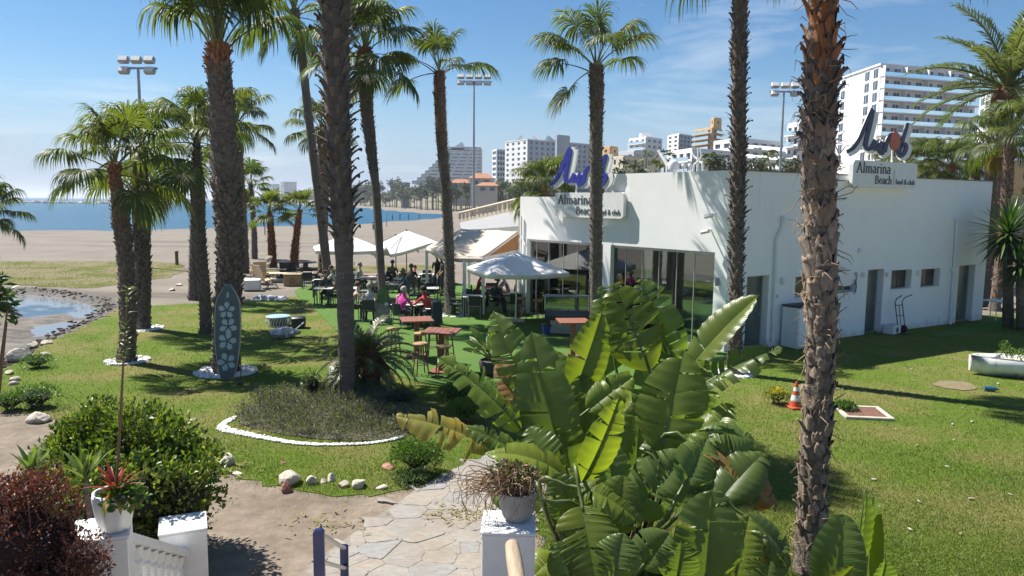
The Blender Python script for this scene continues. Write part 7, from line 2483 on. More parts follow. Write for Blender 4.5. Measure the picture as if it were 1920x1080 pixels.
# rail and balusters between the left pillars
root = empty('balustrade', ca, 0, 'short white balustrade with turned balusters between two pillars', 'balustrade')
a = ca + u_ab * .24 + Vector((.06, 0, za - .10)); b = cb - u_ab * .22 + Vector((.0, 0, zb_ - .18))
a, b = a - ca, b - ca
def slab(mb, p, q, w, h):
    d = (q - p).normalized(); s = d.cross(Vector((0, 0, 1))).normalized() * w / 2; up = Vector((0, 0, h))
    mb.add([p - s, p + s, p + s - up, p - s - up, q - s, q + s, q + s - up, q - s - up], [(0, 1, 2, 3), (7, 6, 5, 4), (4, 5, 1, 0), (3, 2, 6, 7), (1, 5, 6, 2), (4, 0, 3, 7)])
mb = MB(); slab(mb, a, b, .16, .085); mb.build('top_rail', M['white_paint'], root)
mb = MB(); slab(mb, a - Vector((0, 0, .78)), b - Vector((0, 0, .78)), .16, .10); mb.build('bottom_rail', M['white_paint'], root)
BALP = [(.055, 0), (.055, .05), (.035, .07), (.042, .11), (.062, .20), (.058, .27), (.038, .38), (.030, .46), (.036, .52), (.050, .56), (.034, .59), (.055, .62), (.055, .70)]
mb = MB(); mb.lathe(BALP, n=14); bal_me = mb.mesh('baluster', M['white_paint'], 40)
nb = 9
for k in range(nb):
    q = a.lerp(b, (k + .5) / nb)
    link_mesh('baluster', bal_me, root, (q.x, q.y, q.z - .783), None, (1, 1, 1.0))
# steps down from the terrace, below the picture
st_root = empty('garden_steps', (-1.55, 4.0, 0), 0, 'flight of pale stone steps leading down to the path', 'steps')
for k in range(9):
    mb = MB(); y0 = 3.35 - .36 * k; mb.bevbox((0, y0 - .18, .085 + .17 * k / 2 - .05 + 0), (1.9, .37, .17 * (k + 1) + .05), .01); mb.build('step', M['stone_pale'], st_root)
# log handrail
root = empty('log_handrail', (cr.x, cr.y - .3, 0), 0, 'round log handrail fixed to the grey-pot pillar', 'handrail')
p1 = D(960, 1022, 5.62) - root.location; p2 = D(972, 1100, 5.1) - root.location
M['log'] = surf('weathered_log', (.42, .34, .24), (.28, .21, .14), .8, 4, stretch=(8, 1, 3), bump=.3)
mb = MB(); mb.tube([p1, p1.lerp(p2, .3), p2, p2 + (p2 - p1) * .8], [.055, .062, .062, .062], 12); mb.build('rail', M['log'], root, 40)
mb = MB(); mb.tube([p1 + (p2 - p1) * .2 + Vector((0, 0, -.02)), Vector((p1.x, p1.y + .14, p1.z - .12))], .014, 6); mb.build('bracket', M['dark_metal'], root)
mb = MB(); q = p2; mb.tube([q, Vector((q.x, q.y, .3))], .04, 8); mb.build('post', M['log'], root)
# blue metal handrail
M['navy'] = surf('navy_enamel', (.010, .022, .12), (.007, .016, .085), .3, 6)
M['rail_pale'] = surf('worn_grey_rail', (.38, .38, .38), (.26, .26, .27), .4, 8, metal=.4)
A_ = D(599, 988, 5.5); B_ = D(646, 1018, 7.5)
root = empty('metal_handrail', (A_.x, A_.y, 0), 0, 'navy blue metal handrail with two grey cross rails', 'handrail')
o0 = Vector((A_.x, A_.y, 0)); d = (B_ - A_); d.z = 0; d.normalize(); s = Vector((d.y, -d.x, 0))
for P in (A_, B_):
    q = P - o0; mb = MB()
    prof = [(-.042, 0), (.042, 0), (.042, q.z - .02), (.025, q.z), (-.025, q.z), (-.042, q.z - .02)]
    mb.plate(prof, q - Vector((0, 0, q.z)) + d * -.02, s, (0, 0, 1), .05); mb.build('post', M['navy'], root)
for dz in (.06, .28, .5):
    mb = MB(); mb.tube([A_ - o0 - Vector((0, 0, dz)) + s * 0, B_ - o0 - Vector((0, 0, dz))], .028, 8, flat=.7); mb.build('rail', M['rail_pale'], root, 40)

# ------------------------------------------------------------------ pots
# fluted white pot with bromeliad
pp = Vector((D(217, 1000, ca.y - .02).x, ca.y - .02, za + .024))
root = empty('fluted_pot', pp, 0, 'white fluted flower pot on the left pillar', 'pot')
mb = MB(); vs, fs = [], []; n = 40; hs = [(.095, 0), (.115, .04), (.140, .16), (.152, .28), (.150, .31), (.138, .31), (.130, .27)]
for r_, z in hs:
    for k in range(n):
        t = 2 * PI * k / n; rr = r_ * (1 + (.055 if z < .29 else .0) * math.cos(8 * t)); vs.append((rr * math.cos(t), rr * math.sin(t), z))
for i in range(len(hs) - 1):
    for k in range(n):
        k2 = (k + 1) % n; fs.append((i * n + k, i * n + k2, (i + 1) * n + k2, (i + 1) * n + k))
fs.append(tuple(range(n - 1, -1, -1)))
mb.add(vs, fs); mb.build('body', M['white_paint'], root, True)
mb = MB(); mb.lathe([(.02, .275), (.131, .27)], n=16); mb.build('soil', surf('potting_soil', (.05, .035, .025), (.025, .018, .012), .95, 20, bump=.6), root)
def strap_leaf(mb, base, az, elev, L, w, bend, fold=.4):
    """narrow tapering leaf with a keel"""
    n = 7; p = Vector(base); e = elev; rows = []
    hd = Vector((math.cos(az), math.sin(az), 0)); sd = Vector((-math.sin(az), math.cos(az), 0))
    for i in range(n + 1):
        t = i / n; ww = w / 2 * (.75 + .6 * t if t < .35 else .96 * (1 - ((t - .35) / .65) ** 1.7)) + .001
        d = hd * math.cos(e) + Vector((0, 0, 1)) * math.sin(e); up = Vector((0, 0, 1)) * math.cos(e) - hd * math.sin(e)
        rows.append((p - sd * ww + up * ww * fold, p, p + sd * ww + up * ww * fold))
        p = p + d * (L / n); e -= bend / n
    vs = [v for r_ in rows for v in r_]; fs = []
    for i in range(n):
        k = i * 3; fs += [(k, k + 1, k + 4, k + 3), (k + 1, k + 2, k + 5, k + 4)]
    mb.add(vs, fs)
M['bromeliad'] = leaf_mat('bromeliad_leaf', (.36, .095, .035), (.22, .045, .025), .3, .35, 6, .35, (1.5, .9, .6), hue=.03)
M['agave'] = leaf_mat('agave_leaf', (.15, .20, .045), (.09, .14, .03), .25, .35, 5, .25)
root = empty('bromeliad', pp + Vector((0.02, -.02, .27)), 0, 'orange-red spiky rosette growing in the fluted pot', 'plant')
r = random.Random(2)
for k in range(24):
    mb = MB(); strap_leaf(mb, (0, 0, .02), k * 2.4, math.radians(r.uniform(18, 78)), r.uniform(.20, .32), r.uniform(.020, .030), r.uniform(.3, 1.1)); mb.build('leaf', M['bromeliad'], root, True)
mb = MB()
P = [Vector((0, 0, 0)), D(222, 850, pp.y) - root.location, D(228, 740, pp.y) - root.location, D(233, 650, pp.y) - root.location, D(240, 540, pp.y) - root.location]
sm = [curve_at(P, i / 20) for i in range(21)]
mb.tube(sm, [.013 - .008 * i / 20 for i in range(21)], 6); mb.build('flower_stalk', M['wood_brown'], root, 40)
mb = MB()
for k in range(46):
    t = r.uniform(.66, 1.0); q = curve_at(P, t); az = k * 2.4
    strap_leaf(mb, q, az, r.uniform(.2, 1.1), r.uniform(.04, .085), .016, .6)
o = mb.build('bracts', M['agave'], root); o['kind'] = 'stuff'
leaf_cloud('leaves', [(.06, 0, -.02, .15, .14, .10)], 260, .06, [(.06, .11, .02), (.09, .15, .03)], root, M['leaf_gloss'], 37, .5, .1, .7, zmin=-1)
mb = MB()
for k in range(7):
    az = r.uniform(-2.6, .6); strap_leaf(mb, (.13 * math.cos(az), .13 * math.sin(az), .02), az, -.3, r.uniform(.10, .17), .035, 1.4)
o = mb.build('dry_leaves', M['frond_dry'], root); o['kind'] = 'stuff'
def rosette(name, label, loc, n, L, w, seed, mat, lo=15, hi=82, cat='plant'):
    root = empty(name, loc, 0, label, cat); r = random.Random(seed)
    for k in range(n):
        mb = MB(); strap_leaf(mb, (0, 0, 0), k * 2.4, math.radians(r.uniform(lo, hi)), L * r.uniform(.75, 1.1), w * r.uniform(.8, 1.2), r.uniform(.1, .7)); mb.build('leaf', M[mat], root, True)
    return root
q = D(160, 905, 6.4); rosette('agave', 'pale green agave rosette behind the wine-red shrub', q, 17, .36, .055, 5, 'agave', 52, 88)
mb = MB(); mb.tube([(0, .1, -q.z), (.03, .05, -q.z * .5), (0, 0, .02)], [.05, .03, .02], 8); mb.build('stem', M['bark_grey'], bpy.data.objects['agave'])
q = D(62, 892, 6.2); rosette('agave', 'small dark agave rosette at the left, half hidden by red leaves', q, 15, .30, .045, 6, 'agave', 50, 88)
mb = MB(); mb.tube([(0, .1, -q.z), (.03, .05, -q.z * .5), (0, 0, .02)], [.05, .04, .035], 8); mb.build('stem', M['bark_grey'], bpy.data.objects['agave.001'])
# grey pot with dry trailing plant
M['pot_grey'] = surf('grey_clay', (.30, .29, .28), (.22, .215, .21), .8, 8, bump=.2)
gp_ = Vector((D(970, 985, cr.y).x, cr.y + .05, zr + .024))
root = empty('grey_pot', gp_, 0, 'round grey clay pot on the right pillar', 'pot')
mb = MB(); mb.lathe([(.10, 0), (.135, .05), (.160, .14), (.165, .22), (.172, .24), (.172, .265), (.155, .265), (.150, .22)], n=24); mb.build('body', M['pot_grey'], root, 40)
root = empty('trailing_plant', gp_ + Vector((0, 0, .24)), 0, 'dry wiry trailing plant spilling from the grey pot', 'plant')
r = random.Random(8)
for grp in range(2):
    mb = MB()
    for k in range(60):
        az = r.uniform(0, 2 * PI); P = [Vector((r.uniform(-.1, .1), r.uniform(-.1, .1), 0))]
        out = Vector((math.cos(az) * 1.0 - .55, math.sin(az) * .6 - .25, 0))
        P.append(P[0] + out * .13 + Vector((0, 0, r.uniform(.04, .22))))
        P.append(P[1] + out * r.uniform(.08, .22) + Vector((r.uniform(-.05, .05), r.uniform(-.05, .05), r.uniform(-.15, .1))))
        P.append(P[2] + Vector((r.uniform(-.1, .08), r.uniform(-.08, .08), r.uniform(-.22, -.02))))
        mb.tube([curve_at(P, i / 10) for i in range(11)], [.0055 - .0003 * i for i in range(11)], 4)
    o = mb.build('wiry_stems', M['fibre'] if grp else M['wood_brown'], root); o['kind'] = 'stuff'
leaf_cloud('leaves', [(-.05, 0, .12, .22, .18, .13)], 420, .05, [(.07, .10, .03), (.12, .13, .05), (.16, .08, .06)], root, M['leaf_matt'], 39, .4, .2, .6, zmin=-1)

# ------------------------------------------------------------------ giant white bird of paradise
def veined_leaf(name, c1, c2, tint, trans=.36, rough=.30):
    m, nt, b = new_mat(name)
    tc = nt.nodes.new('ShaderNodeTexCoord')
    sep = nt.nodes.new('ShaderNodeSeparateXYZ'); nt.links.new(tc.outputs['Object'], sep.inputs['Vector'])
    ab = nt.nodes.new('ShaderNodeMath'); ab.operation = 'ABSOLUTE'; nt.links.new(sep.outputs['Y'], ab.inputs[0])
    sk = nt.nodes.new('ShaderNodeMath'); sk.operation = 'MULTIPLY_ADD'; sk.inputs[1].default_value = -.45; nt.links.new(ab.outputs[0], sk.inputs[0]); nt.links.new(sep.outputs['X'], sk.inputs[2])
    fr = nt.nodes.new('ShaderNodeMath'); fr.operation = 'MULTIPLY'; fr.inputs[1].default_value = 300; nt.links.new(sk.outputs[0], fr.inputs[0])
    si = nt.nodes.new('ShaderNodeMath'); si.operation = 'SINE'; nt.links.new(fr.outputs[0], si.inputs[0])
    n = noise_node(nt, 3, 5, .6, 'Object')
    r1 = ramp_node(nt, n.outputs['Fac'], [(.3, c2), (.7, c1)])
    mp = nt.nodes.new('ShaderNodeMapRange'); mp.inputs['From Min'].default_value = -1; mp.inputs['To Min'].default_value = .92; mp.inputs['To Max'].default_value = 1.06
    nt.links.new(si.outputs[0], mp.inputs['Value'])
    oi = nt.nodes.new('ShaderNodeObjectInfo'); hs = nt.nodes.new('ShaderNodeHueSaturation')
    mr = nt.nodes.new('ShaderNodeMapRange'); mr.inputs['To Min'].default_value = .8; mr.inputs['To Max'].default_value = 1.22; nt.links.new(oi.outputs['Random'], mr.inputs['Value'])
    mu = nt.nodes.new('ShaderNodeMath'); mu.operation = 'MULTIPLY'; nt.links.new(mr.outputs[0], mu.inputs[0]); nt.links.new(mp.outputs[0], mu.inputs[1])
    nt.links.new(mu.outputs[0], hs.inputs['Value']); nt.links.new(r1.outputs['Color'], hs.inputs['Color'])
    nt.links.new(hs.outputs['Color'], b.inputs['Base Color']); b.inputs['Roughness'].default_value = rough
    bump_to(nt, b, si.outputs[0], .14, .004)
    tr = nt.nodes.new('ShaderNodeBsdfTranslucent'); nt.links.new(mix_col(nt, 1.0, hs.outputs['Color'], tint, 'MULTIPLY'), tr.inputs['Color'])
    ms = nt.nodes.new('ShaderNodeMixShader'); ms.inputs['Fac'].default_value = trans
    nt.links.new(b.outputs['BSDF'], ms.inputs[1]); nt.links.new(tr.outputs['BSDF'], ms.inputs[2]); nt.links.new(ms.outputs['Shader'], nt.nodes['Material Output'].inputs['Surface'])
    return m
M['strel'] = veined_leaf('paddle_leaf', (.122, .172, .042), (.088, .132, .033), (2.2, 2.4, .6), .46, .36)
M['strel_lit'] = veined_leaf('lit_paddle_leaf', (.165, .21, .034), (.12, .17, .028), (2.0, 2.0, .5), .48, .36)  # brighter copy of the leaf colour, sunlight painted in
M['strel_dry'] = veined_leaf('withered_paddle_leaf', (.30, .16, .05), (.16, .11, .035), (1.6, 1.2, .5), .3, .6)
M['strel_yellow'] = veined_leaf('yellowing_paddle_leaf', (.27, .20, .035), (.12, .15, .03), (1.6, 1.5, .5), .35, .4)
M['rib'] = surf('leaf_midrib', (.11, .15, .04), (.075, .105, .03), .4, 3)

def paddle_mesh(name, L, Wd, seed, tears=6, arch=.5, fold=.5, hang=.25, mat=None):
    """blade along +x, face +z; torn strips hang on their own"""
    r = random.Random(seed)
    mb = MB(); n = 28
    def mid(t):
        a = arch * t; k = L * t
        if abs(arch) < 1e-3: return Vector((k, 0, 0)), 0.0
        R0 = L / arch
        return Vector((R0 * math.sin(a), 0, -R0 * (1 - math.cos(a)))), a
    def half(t):
        return Wd / 2 * (max(0.0, math.sin(PI * min(1, .03 + .97 * t) ** .72)) ** .55) * (1 if t < .9 else 1)
    for s in (-1, 1):
        cuts = sorted(r.uniform(.12, .95) for _ in range(tears)); cuts = [0.0] + cuts + [1.0]
        for a, b in zip(cuts[:-1], cuts[1:]):
            if b - a < .012: continue
            k = max(2, int((b - a) * n) + 1)
            gap = .006 if tears else 0
            dr = hang * r.uniform(.2, 2.1) if tears else hang * .6
            sw = r.uniform(-.10, .10) if tears else 0
            vs, fs = [], []
            m_ = 5
            for i in range(k + 1):
                t = a + (b - a) * i / k; tt = min(max(t, a + gap * (a > 0)), b - gap * (b < 1))
                p, an = mid(tt); w = half(tt) * (1 + r.uniform(-.01, .01))
                T_, N_ = Vector((math.cos(an), 0, -math.sin(an))), Vector((math.sin(an), 0, math.cos(an)))
                for q in range(m_ + 1):
                    f = q / m_
                    # edge narrows into the tear
                    pinch = 1.0
                    y = s * w * f
                    z = fold * w * f * (1 - .55 * f) * 1.0 - dr * w * f * f + .008 * math.sin(tt * 60) * f
                    x = (.22 * w * f + sw * f * w * 2) + (0 if tears == 0 else (((i / k) - .5) * -(.17 if tears > 4 else .08) * (b - a) * L * f * f))
                    vs.append(p + T_ * x + Vector((0, y, 0)) + N_ * z)
            for i in range(k):
                for q in range(m_):
                    c = i * (m_ + 1) + q
                    fs.append((c, c + m_ + 1, c + m_ + 2, c + 1) if s > 0 else (c, c + 1, c + m_ + 2, c + m_ + 1))
            mb.add(vs, fs)
    me = mb.mesh(name, mat, True)
    rb = MB(); rb.tube([mid(i / 12)[0] - Vector((0, 0, .006)) for i in range(13)], [.016 * (1 - .85 * i / 12) * (L / 1.3) + .002 for i in range(13)], 6)
    return me, rb.mesh('midrib', M['rib'], True)

def paddle_leaf(root, B, T, Wd, face, foot, seed, tears=6, arch=.5, fold=.5, hang=.25, mat='strel'):
    """blade from B to T (world), its face turned towards `face`; stalk from foot"""
    o0 = root.location
    ch = T - B; L = ch.length * (1 + arch * arch / 24)
    x = ch.normalized(); f = Vector(face).normalized(); f = (f - x * f.dot(x)).normalized()
    # the arched blade starts above its chord
    half_a = arch / 2
    y = f.cross(x).normalized()
    tx = (x * math.cos(half_a) + f * math.sin(half_a)).normalized(); tz = (f * math.cos(half_a) - x * math.sin(half_a)).normalized()
    me, rb = paddle_mesh('blade', L, Wd, seed, tears, arch, fold, hang, M[mat])
    mt = Matrix(((tx.x, y.x, tz.x, 0), (tx.y, y.y, tz.y, 0), (tx.z, y.z, tz.z, 0), (0, 0, 0, 1))); mt.translation = B - o0
    o = link_mesh('leaf', me, root); o.matrix_basis = mt
    link_mesh('midrib', rb, o)
    # stalk joins the blade along its own direction
    ft = Vector(foot); m1 = B - tx * (B - ft).length * .26
    pts = [ft, ft.lerp(m1, .5), m1.lerp(B, .3), B - tx * .12, B + tx * .05]
    P = [q - o0 for q in pts]
    mb = MB(); mb.tube([curve_at(P, i / 12) for i in range(13)], [.028 - .014 * i / 12 for i in range(13)], 7)
    mb.build('stalk', M['rib'], root, True)

def Z5(zx, zy, Y): return D(740 + zx * .537, 500 + zy * .537, Y)
clump = D(1130, 1080, 8.2); cx, cy = clump.x, 8.2
root = empty('giant_bird_of_paradise', (cx, cy, 0), 0, 'huge clump of torn paddle-shaped leaves in the middle foreground', 'plant')
CAMV = Vector((0, -1, .25))
def face_of(kx, ky=-1.0, kz=.35): return Vector((kx, ky, kz))
LV = [  # base zx, zy, Y | tip zx, zy, Y | width m | face | tears arch fold hang mat
    (598, 705, 7.9, 478, 228, 8.1, .62, (-.45, -1, .3), 4, .35, .35, .12, 'strel'),
    (490, 470, 8.4, 345, 155, 8.7, .46, (-.6, -.8, .5), 9, .5, .6, .3, 'strel'),
    (632, 430, 8.5, 722, 160, 8.7, .46, (.35, -1, .25), 2, .2, .55, .1, 'strel_lit'),
    (975, 330, 8.9, 862, 42, 9.1, .52, (-.45, -1, .45), 9, .35, .5, .25, 'strel'),
    (888, 365, 8.7, 765, 58, 9.0, .70, (.15, -1, .45), 12, .35, .4, .22, 'strel_lit'),
    (765, 300, 8.9, 722, 68, 9.2, .40, (.5, -1, .2), 8, .3, .6, .3, 'strel'),
    (1030, 360, 8.2, 1272, 98, 8.1, .42, (-.75, -.55, .75), 1, .25, .75, .05, 'strel_lit'),
    (1050, 430, 8.0, 1356, 283, 7.8, .42, (-.5, -.35, 1), 12, .45, .75, .35, 'strel'),
    (930, 655, 7.6, 1012, 290, 7.8, .66, (-.35, -1, .25), 6, .25, .3, .12, 'strel_lit'),
    (350, 640, 7.6, 2, 522, 7.5, .44, (.05, -.45, 1), 9, .55, .6, .45, 'strel_yellow'),
    (440, 570, 8.0, 150, 318, 8.0, .50, (.25, -.55, .9), 12, .55, .6, .4, 'strel'),
    (650, 760, 7.3, 782, 456, 7.3, .40, (.55, -1, .2), 5, .3, .55, .12, 'strel_lit'),
    (670, 505, 8.0, 832, 385, 8.1, .34, (.2, -.8, .8), 7, .4, .6, .25, 'strel_lit'),
    (842, 745, 7.9, 852, 470, 8.2, .50, (.1, -1, .0), 2, .2, .35, .1, 'strel'),
    (655, 835, 6.7, 700, 1095, 6.35, .52, (-.1, -1, .5), 6, .4, .45, .12, 'strel_lit'),
    (640, 770, 6.9, 862, 905, 6.7, .36, (.1, -.35, 1), 8, .9, .7, .35, 'strel_lit'),
    (1085, 1090, 6.4, 1108, 780, 6.5, .56, (-.2, -1, .3), 2, .2, .35, .08, 'strel'),
    (815, 870, 7.2, 1028, 648, 7.3, .52, (-.15, -1, .5), 9, .3, .45, .2, 'strel'),
    (1080, 570, 7.6, 1256, 610, 7.5, .40, (.1, -.5, 1), 4, .9, .5, .4, 'strel'),
    (1080, 650, 7.4, 1338, 840, 7.2, .42, (.35, -.8, .6), 8, .7, .4, .4, 'strel_dry'),
    (1225, 870, 6.7, 1382, 1045, 6.6, .34, (.2, -.5, 1), 3, .8, .6, .3, 'strel'),
    (1185, 1100, 6.5, 1238, 868, 6.6, .36, (-.6, -1, .2), 6, .2, .7, .15, 'strel_lit'),
    (600, 740, 7.3, 312, 655, 7.2, .36, (.1, -.4, 1), 3, 1.1, .5, .4, 'strel_lit'),
    (520, 815, 6.7, 332, 800, 6.6, .36, (.1, -.8, .7), 2, .5, .5, .3, 'strel'),
    (560, 560, 8.6, 560, 290, 8.9, .5, (-.1, -1, .2), 6, .3, .4, .2, 'strel'),
    (720, 620, 8.3, 640, 380, 8.5, .55, (.1, -1, .4), 5, .3, .4, .2, 'strel'),
    (1000, 560, 8.3, 1085, 320, 8.5, .5, (.3, -1, .3), 5, .3, .5, .2, 'strel'),
    (760, 520, 8.8, 700, 230, 9.1, .6, (.3, -1, .3), 7, .3, .4, .2, 'strel'),
    (920, 780, 7.5, 960, 560, 7.8, .5, (-.3, -1, .3), 4, .3, .4, .2, 'strel'),
    (560, 760, 7.6, 470, 560, 7.9, .45, (-.2, -1, .4), 5, .4, .4, .2, 'strel'),
    (480, 540, 8.3, 365, 330, 8.7, .4, (.4, -1, .2), 2, .3, .6, .1, 'strel_dry'),
    (1130, 830, 7.0, 1290, 650, 7.3, .42, (-.2, -.7, .8), 5, .6, .5, .3, 'strel'),
    (760, 930, 6.8, 800, 730, 6.9, .42, (-.1, -1, .5), 4, .4, .5, .2, 'strel_lit'),
    (860, 1050, 6.4, 960, 930, 6.5, .40, (.0, -1, .6), 3, .5, .5, .2, 'strel'),
    (700, 940, 6.9, 560, 1060, 6.8, .40, (.0, -.8, .8), 5, .7, .5, .3, 'strel'),
    (1150, 930, 6.8, 1330, 1000, 6.9, .44, (.2, -.6, 1), 7, .7, .5, .3, 'strel_dry'),
    (560, 1010, 6.7, 490, 1075, 6.5, .34, (.0, -.8, .8), 2, .6, .5, .3, 'strel_lit'),
    (1010, 760, 7.1, 1090, 600, 7.4, .40, (.1, -.9, .5), 5, .4, .5, .2, 'strel'),
]
rr_ = random.Random(77)
LV = [(a[:6] + (a[6] * 1.1,) + a[7:8] + (int(a[8] * 1.0),) + a[9:]) for a in LV] + [
    (690, 640, 8.1, 590, 420, 8.3, .5, (-.2, -1, .4), 6, .3, .4, .2, 'strel_lit'),
    (900, 560, 8.6, 930, 250, 9.0, .6, (0, -1, .35), 9, .3, .4, .2, 'strel'),
    (540, 660, 8.0, 420, 420, 8.2, .46, (.1, -1, .5), 8, .4, .5, .25, 'strel'),
    (480, 690, 7.6, 250, 560, 7.6, .38, (.1, -.6, 1), 9, .6, .6, .4, 'strel'),
    (770, 820, 7.3, 730, 600, 7.5, .46, (.25, -1, .3), 3, .3, .5, .15, 'strel'),
    (1040, 700, 7.6, 1180, 480, 7.8, .44, (-.5, -.8, .6), 5, .4, .5, .2, 'strel_lit'),
    (640, 900, 6.9, 560, 720, 7.0, .42, (-.1, -1, .5), 5, .4, .5, .2, 'strel'),
    (760, 1090, 6.3, 800, 930, 6.4, .42, (-.2, -1, .4), 4, .3, .4, .2, 'strel'),
    (980, 1100, 6.2, 1000, 960, 6.2, .40, (.2, -1, .4), 4, .3, .4, .2, 'strel'),
    (1290, 1100, 6.5, 1330, 940, 6.7, .38, (-.2, -1, .4), 6, .4, .5, .3, 'strel'),
    (620, 1090, 6.4, 570, 960, 6.5, .36, (.1, -1, .4), 3, .4, .5, .2, 'strel'),
]
for k, (bx, by, bY, tx, ty, tY, wd, fc, te, ar, fo, ha, mt) in enumerate(LV):
    foot = (cx + rr_.uniform(-.38, .38), cy + rr_.uniform(-.5, .4), 0)
    B, T = Z5(bx, by, bY), Z5(tx, ty, tY)
    paddle_leaf(root, B, T, wd, fc, foot, 200 + k, te, ar, fo, ha, mt)
# dead leaf stalks and old leaf sheaths at the foot
mb = MB()
for k in range(70):
    a = rr_.uniform(0, 6.28); d_ = rr_.uniform(.05, .5); b0 = Vector((math.cos(a) * d_, math.sin(a) * d_, 0))
    h = rr_.uniform(.6, 1.5); e = b0 * 1.5 + Vector((rr_.uniform(-.2, .2), rr_.uniform(-.2, .2), h))
    mb.tube([b0, b0.lerp(e, .5) + Vector((0, 0, .05)), e], [.05, .04, .02], 6, flat=.5)
o = mb.build('old_stalks', surf('dead_stalks', (.13, .10, .06), (.06, .045, .03), .9, 5, stretch=(1, 1, 3), rnd=.2), root); o['kind'] = 'stuff'
# second clump at the lower right
root = empty('giant_bird_of_paradise', (D(1590, 1080, 6.1).x, 6.1, 0), 0, 'few upright paddle leaves at the bottom edge beside the foreground palm', 'plant')
c2 = root.location.copy()
for k, (b, t, wd, fc, te, fo, mt) in enumerate((((1560, 1120, 5.7), (1582, 964, 5.8), .42, (-.35, -1, .1), 0, .4, 'strel'), ((1600, 1062, 6.0), (1622, 920, 6.1), .30, (.75, -.75, .1), 0, .95, 'strel'), ((1625, 1110, 6.0), (1640, 930, 6.2), .30, (-.8, -.6, .2), 0, .9, 'strel_lit'),
                                               ((1640, 1130, 5.6), (1660, 1050, 5.5), .26, (.2, -1, .3), 0, .6, 'strel'), ((1530, 1130, 5.6), (1600, 1062, 5.4), .22, (0, -.8, .6), 0, .6, 'strel_lit'))):
    B, T = D(*b), D(*t)
    paddle_leaf(root, B, T, wd, fc, (c2.x + rr_.uniform(-.1, .1), c2.y + rr_.uniform(-.1, .1), 0), 300 + k, te, .15, fo, .05, mt)

# potted bird of paradise on the turf
p = G(925, 704)
root = empty('planter', (p.x, p.y, TZ), 0, 'dark grey round planter on the turf', 'planter')
mb = MB(); mb.lathe([(.26, 0), (.33, .08), (.37, .3), (.36, .36), (.33, .36), (.32, .3)], n=20); mb.build('body', surf('dark_clay', (.09, .085, .08), (.05, .05, .048), .85, 8), root, 40)
root = empty('potted_plant', (p.x, p.y, TZ + .3), 0, 'broad-leaved green plant in the dark planter on the turf', 'plant')
for k in range(17):
    az = k * 2.4; el = rr_.uniform(.45, 1.35); L = rr_.uniform(.45, .75)
    d = Vector((math.cos(az) * math.cos(el), math.sin(az) * math.cos(el), math.sin(el)))
    B = root.location + d * rr_.uniform(.22, .42) + Vector((0, 0, .08)); T = B + d * L + Vector((0, 0, -.12))
    paddle_leaf(root, B, T, .2, Vector((0, 0, 1)) + d * -.4 + Vector((0, -.6, 0)), root.location, 400 + k, 2, .5, .5, .2, 'strel')

# ------------------------------------------------------------------ flower bed
m, nt, b = new_mat('bed_soil'); n1 = noise_node(nt, 6, 6, .6, 'World'); nt.links.new(ramp_node(nt, n1.outputs['Fac'], [(.3, (.05, .05, .03)), (.7, (.11, .10, .06))]).outputs['Color'], b.inputs['Base Color']); b.inputs['Roughness'].default_value = .95
bed_c = G(610, 790); bed_c.z = 0
bed_root = empty('flower_bed', bed_c, 0, 'low purplish ground-cover bed round the bare palm foot', 'flower bed')
mb = MB(); mb.add([(q.x - bed_c.x, q.y - bed_c.y, .024) for q in bed_poly], [tuple(range(len(bed_poly)))]); o = mb.build('soil', m, bed_root)
xs = [q.x for q in bed_poly]; ys = [q.y for q in bed_poly]
r = random.Random(15); cs = []
bp = [(q.x, q.y) for q in bed_poly]
while len(cs) < 230:
    x, y = r.uniform(min(xs), max(xs)), r.uniform(min(ys), max(ys))
    if not inside(bp, np.array([x]), np.array([y]))[0]: continue
    cs.append((x - bed_c.x, y - bed_c.y, .07 + r.uniform(0, .05), r.uniform(.16, .27), r.uniform(.16, .27), r.uniform(.15, .29)))
leaf_cloud('ground_cover', cs, 36000, .042, [(.10, .125, .05), (.15, .17, .075), (.15, .115, .10), (.20, .18, .12), (.14, .12, .115), (.09, .11, .04)], bed_root, M['leaf_matt'], 41, .55, .7, .42)
mb = MB()
for k in range(420):
    c = r.choice(cs); x, y = c[0] + r.uniform(-.15, .15), c[1] + r.uniform(-.15, .15); h = r.uniform(.22, .36)
    mb.mi = 0; mb.tube([(x, y, .1), (x + r.uniform(-.02, .02), y, h)], .003, 3)
    mb.mi = 1; mb.tube([(x, y, h - .06), (x + r.uniform(-.02, .02), y, h + .02)], [.009, .004], 4)
o = mb.build('flower_spikes', [M['rib'], surf('purple_spike', (.14, .085, .17), (.08, .05, .10), .8, 20)], bed_root); o['kind'] = 'stuff'
# white stone edging along the bed's near side
edge = [G(*q) for q in ((440, 786), (420, 796), (418, 806), (440, 812), (470, 818), (505, 825), (545, 832), (590, 836), (640, 836), (690, 834), (730, 828), (752, 822))]
mb = MB(); r = random.Random(9)
for k in range(1500):
    t = k / 1500; q = curve_at(edge, t); wd = .15 * (1 - t) ** 1.6 + .025
    s = r.uniform(.012, .026)
    mb.xf = Matrix.Translation((q.x + r.uniform(-.05, .05), q.y + r.uniform(-wd, wd), .025 + s * .3)) @ Matrix.Rotation(r.uniform(0, 6), 4, 'Z'); mb.ball((0, 0, 0), (s * 1.3, s, s * .7), 5, 4)
mb.xf = None
tag(mb.build('pebble_edging', M['pebbles']), 'curved strip of white pebbles edging the flower bed', 'pebbles', kind='stuff')

